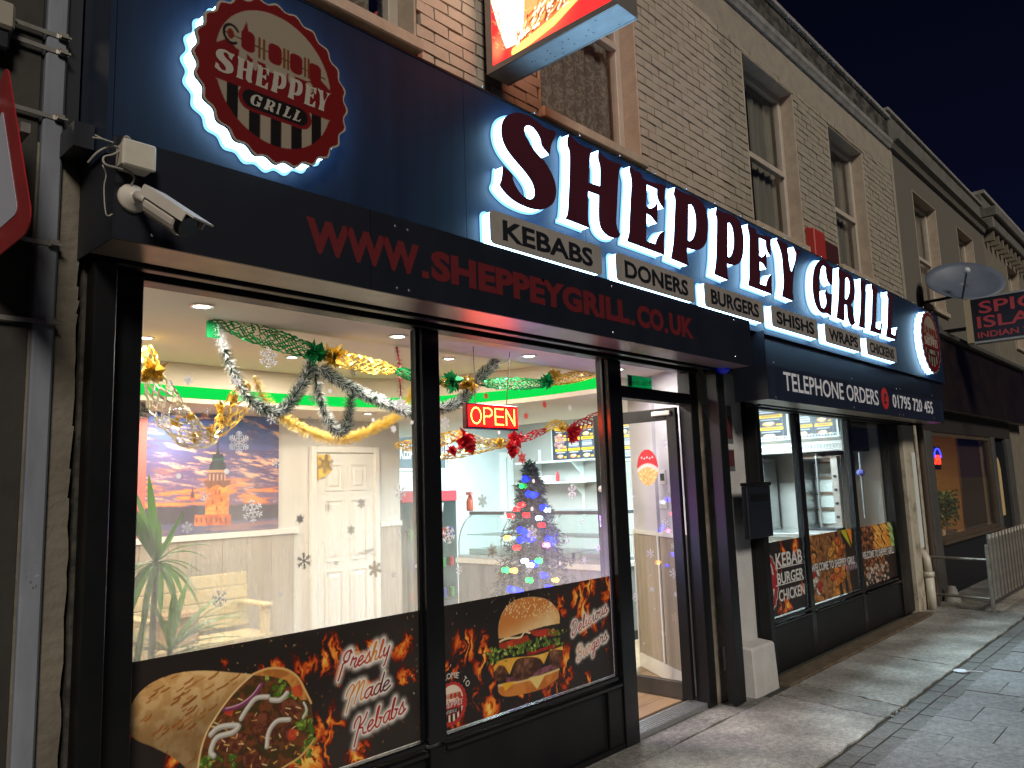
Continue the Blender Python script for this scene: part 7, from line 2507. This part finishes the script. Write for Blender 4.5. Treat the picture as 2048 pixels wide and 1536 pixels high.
CERAM = mat('pale_ceramic_burner', (.52, .53, .50), .7, c2=(.42, .43, .41), ns=30)
kt = thing('kitchen_counter', 'white refrigerated counter under the kebab grills', 'counter', (9.4, 1.2, .04))
bx('cabinet', mat('white_enamel', (.74, .78, .78), .35), kt, 9.05, 9.949, .25, 2.9, .12, .98, bevel=.006)
bx('worktop', STEEL, kt, 9.0, 9.949, .22, 2.92, .981, 1.03, bevel=.004)
for k in range(4):
    y = .32 + k * .62
    bx('cabinet_door', mat('white_enamel', (.74, .78, .78)), kt, 9.025, 9.0495, y, y + .56, .16, .88, bevel=.004)
    bx('door_handle', STEEL, kt, 9.0, 9.024, y + .42, y + .52, .80, .83, bevel=.003)


def grill(y0, label):
    t = thing('kebab_grill', label, 'grill', (9.5, y0, 1.031), 'upright kebab grills')
    bx('back', STEEL, t, 9.80, 9.84, y0, y0 + .50, 1.05, 1.90)
    for s_ in (0, .46): bx('side_panel', STEEL, t, 9.48, 9.799, y0 + s_, y0 + s_ + .04, 1.05, 1.90, bevel=.003)
    bx('top_panel', STEEL, t, 9.48, 9.84, y0 - .004, y0 + .504, 1.901, 1.93, bevel=.003)
    bx('base', STEEL, t, 9.2, 9.84, y0 - .01, y0 + .51, 1.031, 1.0495)
    bx('drip_tray', INK, t, 9.22, 9.47, y0 + .02, y0 + .48, 1.05, 1.075)
    for k in range(4):
        z_ = 1.10 + k * .195
        bx('burner', CERAM, t, 9.76, 9.7995, y0 + .06, y0 + .44, z_, z_ + .16, bevel=.004)
        bx('burner_bar', mat('brown_burner_bar', (.16, .10, .06), .6, metal=.4), t, 9.74, 9.7595, y0 + .05, y0 + .45, z_ + .163, z_ + .178)
    MB().tube([(9.36, y0 + .25, 1.076), (9.36, y0 + .25, 1.9)], .012, 8).build('spit', STEEL, t)
    MB().tube([(9.36, y0 + .25, 1.9), (9.36, y0 + .25, 1.945), (9.62, y0 + .25, 1.945)], .014, 8).build('spit_arm', STEEL, t)
    bx('control_box', STEEL, t, 9.40, 9.479, y0 + .02, y0 + .10, 1.05, 1.92, bevel=.003)
    kn = MB()
    for k in range(4): kn.lathe((9.40, y0 + .06, 1.2 + k * .16), [(.018, 0), (.016, -.02), (.001, -.021)], 10, 'x')
    kn.build('knob', INK, t)
    return t


grill(.34, 'upright stainless kebab grill seen between the window posts')
grill(1.32, 'upright stainless kebab grill at the left edge of the kitchen window')
gg_ = thing('hanging_cloth', 'small blue cloth hung on a rail in the right pane', 'cloth', (9.3, .2, 1.6))
c = onX(1722, 945, 9.3)
MB().tube([(9.3, c.y, 1.2), (9.3, c.y, 1.95)], .012, 8).build('rail', STEEL, gg_)
MB().ball((9.29, c.y, c.z), .05, .05, .04, 8, 6).build('cloth', mat('blue_cloth', (.10, .10, .34), .8), gg_)
# light switch and socket on the partition
for t0, z0, w, h, lab, nm in ((.38, 1.50, .15, .088, 'white double light switch on the slanted wall beside the door', 'light_switch'), (.36, 1.72, .10, .12, 'small white control panel above the light switch', 'control_panel')):
    p = onpart(t0, 0, z0)
    t = thing(nm, lab, 'switch' if nm == 'light_switch' else 'control', tuple(p))
    MB().hexa(pbox(t0 - w / 2, t0 + w / 2, .001, .014, z0 - h / 2, z0 + h / 2)).build('plate', WHITEP, t, bevel=.003)
    for k in (-1, 1): MB().hexa(pbox(t0 + k * w * .16 - .02, t0 + k * w * .16 + .02, .0145, .019, z0 - h * .25, z0 + h * .25)).build('rocker' if nm == 'light_switch' else 'button', WHITEP if nm == 'light_switch' else INK, t)

# ================================================================== NEIGHBOURING SHOP
n3 = thing('neighbour_shop', 'dark closed takeaway shopfront with a dim brown lit window beyond the cream pier', 'shop', (14, 0, 0))
DKBR = mat('dark_brown_fascia', (.012, .008, .007), .35, spec=.2, c2=(.022, .014, .011), ns=3, bump=.05, bs=4)
GREYP = mat('grey_painted_wood', (.085, .082, .078), .6, c2=(.06, .058, .055), ns=6)
bx('fascia', DKBR, n3, 11.46, 18.3, -.22, -.02, 2.55, 3.62, bevel=.01)
bx('fascia_cap', GREYP, n3, 11.46, 18.4, -.30, -.02, 3.621, 3.68)
bx('lintel', mat('dark_brown_wood', (.03, .024, .02), .6), n3, 11.46, 17.09, -.06, -.001, 2.26, 2.549)
for a, b in ((11.46, 11.80), (15.42, 15.66), (16.62, 17.05)): bx('pilaster', GREYP, n3, a, b, -.08, -.001, 0, 2.259, bevel=.005)
cells(11.801, 15.419, .74, 2.259, [(11.86, 15.36, .80, 2.20)], -.045, .0, MB()).build('window_frame', mat('brown_window_frame', (.10, .072, .05), .55, c2=(.07, .05, .035), ns=8), n3)
bx('pane', GL0, n3, 11.86, 15.36, -.02, -.014, .80, 2.20)
bx('window_sill', mat('brown_window_frame', (.10, .072, .05)), n3, 11.801, 15.419, -.11, -.0455, .70, .739)
bx('stall_riser', INK, n3, 11.801, 15.419, -.04, .0, .0, .699)
bx('door', mat('black_door', (.008, .008, .01), .35), n3, 15.661, 16.619, -.03, -.002, .0, 2.2)
dl = [(15.80, .9), (16.12, .9), (16.12, 1.7), (16.05, 1.86), (15.96, 1.92), (15.87, 1.86), (15.80, 1.7)]
MB().slab(dl, -.034, -.031).build('door_light', mat('amber_door_glass', (.35, .25, .12), .5, emit=(.5, .33, .12), es=.22), n3)
br = mat('brown_room_paint', (.42, .30, .17), .8)
rm = MB()
rm.box(11.8, 15.4, 1.9, 1.95, .0, 2.5).box(11.78, 11.80, .001, 1.9, 0, 2.5).box(15.4, 15.42, .001, 1.9, 0, 2.5).box(11.8, 15.4, .001, 1.9, 2.4, 2.45).box(11.8, 15.4, .001, 1.9, .5, .55)
rm.build('room', br, n3)
bx('dark_curtain', mat('maroon_curtain', (.06, .03, .018), .9, c2=(.045, .022, .013), ns=4, stretch=(14, 1, .2)), n3, 13.9, 15.35, .10, .13, .56, 2.38)
pl3 = thing('house_plant', 'row of leafy potted plants on the sill of the dim brown window', 'plant', (12.6, .15, .56))
m = MB()
rr = random.Random(77)
for k in range(900):
    c = Vector((12.05 + rr.random() * 1.7, .12 + rr.random() * .25, .95 + .38 * rr.random() ** .7 + .08 * math.sin(k)))
    v = Vector((rr.gauss(0, 1), rr.gauss(0, 1), rr.gauss(0, 1))).normalized() * .045
    w = v.cross(Vector((rr.gauss(0, 1), rr.gauss(0, 1), rr.gauss(0, 1)))).normalized() * .02
    m.add([c - v, c + w, c + v, c - w], [(0, 1, 2, 3)])
m.build('foliage', mat('dim_green_leaf', (.045, .075, .03), .5), pl3)
for k in range(3): MB().lathe((12.3 + k * .55, .25, .56), [(.09, 0), (.13, .24), (.12, .25)], 14).tube([(12.3 + k * .55, .25, .8), (12.32 + k * .55, .25, 1.05)], .015, 6).build('pot', mat('dark_pot', (.10, .06, .04), .7), pl3)
for k, x in enumerate((12.02, 12.42)):
    t = thing('candle_stick', ('left' if k == 0 else 'right') + ' hand pale candle standing among the plants in the dim window', 'candle', (x, .08, .56))
    MB().lathe((x, .06, .56), [(.05, 0), (.05, .02), (.028, .03), (.028, .30), (.012, .31)], 10).build('wax', mat('pale_wax', (.62, .48, .28), .5), t)
lm_ = bpy.data.lights.new('dim_room_lamp', 'AREA')
lm_.energy = 55
lm_.size = .3
lm_.color = (1.0, .68, .36)
lo = bpy.data.objects.new('dim_room_lamp', lm_)
col.objects.link(lo)
lo.location = (12.8, 1.0, 2.39)
adopt(lo, n3)
c = onY(1874, 915, .0)
ns = thing('neon_sign', 'small red and blue neon sign in the corner of the dim brown window', 'neon sign', tuple(c))
RN, BN = glow('red_neon', (1.0, .05, .02), 5.0), glow('blue_neon', (.05, .06, 1.0), 4.0)
bx('backing', INK, ns, c.x - .12, c.x + .30, .03, .05, c.z - .17, c.z + .16)
MB().tube([(c.x + .09 + .17 * math.cos(a), .01, c.z + .0 + .13 * math.sin(a)) for a in np.linspace(0, PI, 14)], .011, 6).build('blue_arc', BN, ns)
text_on('lettering', 'OPEN', [(c.x - .08, .026, c.z + .04), (c.x + .26, .026, c.z + .04), (c.x + .26, .026, c.z - .10), (c.x - .08, .026, c.z - .10)], RN, ns, weight=.0, lift=.002, thick=.004)

# projecting sign of the next takeaway
SY0 = -.12
p0 = onY(1926, 607, SY0)
xs_ = 12.9
a, b = onX(1940, 602, xs_), onX(1948, 684, xs_)
sp = thing('projecting_sign', 'dark projecting box sign reading Spice Island Indian Takeaway in red', 'sign', (xs_, a.y, b.z))
e1 = onX(2075, 590, xs_)
yN, yF = a.y, -1.75
zb_, zt_ = b.z, a.z + .01
bx('box', mat('dark_sign_face', (.012, .012, .02), .4), sp, xs_, xs_ + .16, yF, yN, zb_, zt_)
bx('end_edge', mat('cream_sign_edge', (.42, .34, .22), .5), sp, xs_ - .004, xs_ + .165, yN + .0005, yN + .09, zb_ - .01, zt_ + .01)
bx('frame', mat('grey_sign_frame', (.30, .31, .32), .4), sp, xs_ - .006, xs_ + .166, yF, yN, zt_ + .0005, zt_ + .03)
bx('frame', mat('grey_sign_frame', (.30, .31, .32)), sp, xs_ - .006, xs_ + .166, yF, yN, zb_ - .03, zb_ - .0005)
bx('bracket', BLACK, sp, xs_ + .05, xs_ + .1, yN + .091, -.001, zb_ + .2, zb_ + .25)
REDT = mat('red_sign_lettering', (.42, .05, .06), .5)
H_ = zt_ - zb_
Y1_, Y2_ = yN - .06, yF + .06
for w, v0, v1, ya, yb in (('SPICE', .64, .93, yN - .10, yN - 1.05), ('ISLAND', .30, .58, yN - .06, yN - 1.30), ('INDIAN TAKEAWAY', .07, .21, yN - .05, yN - 1.45)):
    text_on('lettering', w, [(xs_, ya, zb_ + H_ * v1), (xs_, yb, zb_ + H_ * v1), (xs_, yb, zb_ + H_ * v0), (xs_, ya, zb_ + H_ * v0)], REDT, sp, weight=.015, lift=.001)

# satellite dish
c = onY(1930, 560, -.62)
ds = thing('satellite_dish', 'grey oval satellite dish on an arm above the far logo sign', 'satellite dish', tuple(c))
DSH = mat('grey_dish', (.11, .135, .18), .5, c2=(.085, .105, .145), ns=3)
ax = (CAM - c).normalized()
ax = (ax + Vector((.55, .0, .55))).normalized()
sx = ax.cross(Vector((0, 0, 1))).normalized()
sx = (sx * math.cos(R(17)) + sx.cross(ax) * math.sin(R(17))).normalized()
sy = sx.cross(ax).normalized()
m = MB()
vs_, fs_ = [], []
NR, NA = 6, 32
rx_, rz_ = .50, .40
for i in range(NR + 1):
    t = i / NR
    for k in range(NA):
        an = 2 * PI * k / NA
        vs_.append(c + sx * rx_ * t * math.cos(an) + sy * rz_ * t * math.sin(an) + ax * (.10 * t * t - .10))
for i in range(NR):
    for k in range(NA): fs_.append((i * NA + k, i * NA + (k + 1) % NA, (i + 1) * NA + (k + 1) % NA, (i + 1) * NA + k))
m.add(vs_, fs_)
dsh = m.build('dish', DSH, ds, smooth=True)
so = dsh.modifiers.new('sheet', 'SOLIDIFY')
so.thickness = .008
lnb = c + ax * .30 - sy * .16
MB().tube([c - sy * rz_ * .98 + ax * .0, c - sy * .34 + ax * .16, lnb], .013, 8).build('feed_arm', INK, ds)
MB().ball(lnb, .045, n=12, m=8).build('receiver', mat('pale_receiver', (.5, .52, .56), .4), ds, smooth=True)
w0 = onY(1846, 605, -.02)
MB().tube([c - ax * .11, c - ax * .22 - sy * .05, Vector((w0.x, -.25, w0.z)), Vector((w0.x, -.02, w0.z))], .022, 8).box(w0.x - .06, w0.x + .06, -.02, -.001, w0.z - .09, w0.z + .09).build('wall_arm', BLACK, ds)

# bus-stop style barrier of flat bars
BAR = mat('worn_galvanised_bar', (.26, .24, .21), .45, metal=.5, c2=(.17, .155, .135), ns=10)
rl_ = thing('barrier', 'grey metal barrier of close round topped bars beside the far doorway', 'barrier', (12.2, -.75, 0))
RY = -.80
bx('post', BAR, rl_, 10.80, 10.86, RY - .02, RY + .02, -.0, .80, bevel=.005)
bx('foot', BAR, rl_, 10.74, 10.92, RY - .05, RY + .05, -.0, .012)
bx('bottom_rail', mat('dark_rail', (.05, .048, .045), .6), rl_, 10.861, 14.6, RY - .018, RY + .018, .10, .14)
bme = MB()
bme.tube([(0, 0, .141), (0, 0, .86), (.012, .0, .91)], .027, 10)
bmesh_ = bme.mesh('bar')
for k in range(19):
    o = link_mesh('bar', bmesh_, BAR, rl_)
    o.location = Vector((10.98 + k * .19, RY, 0))
for z_ in (.16, .62): MB().tube([(10.83, RY + .02, z_), (10.95, -.10, z_)], .018, 8).build('side_rail', BAR, rl_)
bl = thing('bollard_foot', 'worn white conical post foot by the neighbour shop wall', 'post', (11.55, -.2, 0))
MB().lathe((11.5, -.2, 0), [(.10, 0), (.095, .03), (.06, .16), (.045, .2), (.001, .2)], 14).build('cone', mat('worn_white_cone', (.40, .39, .37), .7, c2=(.25, .24, .22), ns=9), bl)

# litter
lt_ = thing('litter', 'crumpled white plastic lid with a straw on the pavement', 'litter', tuple(onZ(1920, 1342, 0)))
c = onZ(1921, 1343, 0)
PLS = mat('clear_white_plastic', (.62, .66, .74), .35)
MB().lathe((c.x, c.y, .001), [(.052, 0), (.055, .006), (.045, .012), (.04, .008), (.001, .009)], 20).build('lid', PLS, lt_)
d0_, d1_ = onZ(1935, 1342, .008), onZ(1966, 1343, .008)
MB().tube([d0_, d1_], .005, 6).build('straw', PLS, lt_)
for (u, v, s_) in ((1716, 1283, .022), (1886, 1297, .02)):
    p = onZ(u, v, 0)
    tag(MB().hexa([(p.x, p.y, .001), (p.x + s_, p.y + .006, .001), (p.x + s_ * .9, p.y + .02, .001), (p.x - .003, p.y + .018, .001), (p.x, p.y, .006), (p.x + s_, p.y + .006, .009), (p.x + s_ * .9, p.y + .02, .004), (p.x - .003, p.y + .018, .012)]).build('paper_scrap', PLS, None),
        'tiny white paper scrap on the pavement ' + ('near the kitchen window' if u < 1800 else 'at the edge of the paving slabs'), 'litter')
# weeds and stems at the foot of the cream pier
m = MB()
rr = random.Random(5)
for k in range(40):
    x, y = 10.9 + rr.random() * .7, -.25 - rr.random() * .22
    a = rr.uniform(0, PI)
    l = rr.uniform(.04, .14)
    m.bar((x, y, .004), (x + l * math.cos(a), y + l * math.sin(a) * .6, .008 + rr.random() * .03), .003, .003)
tag(m.build('dry_stems', mat('dry_straw', (.34, .29, .19), .9), None), 'dry stems and litter gathered at the foot of the cream pier', 'weeds', kind='stuff')
bpy.context.view_layer.update()
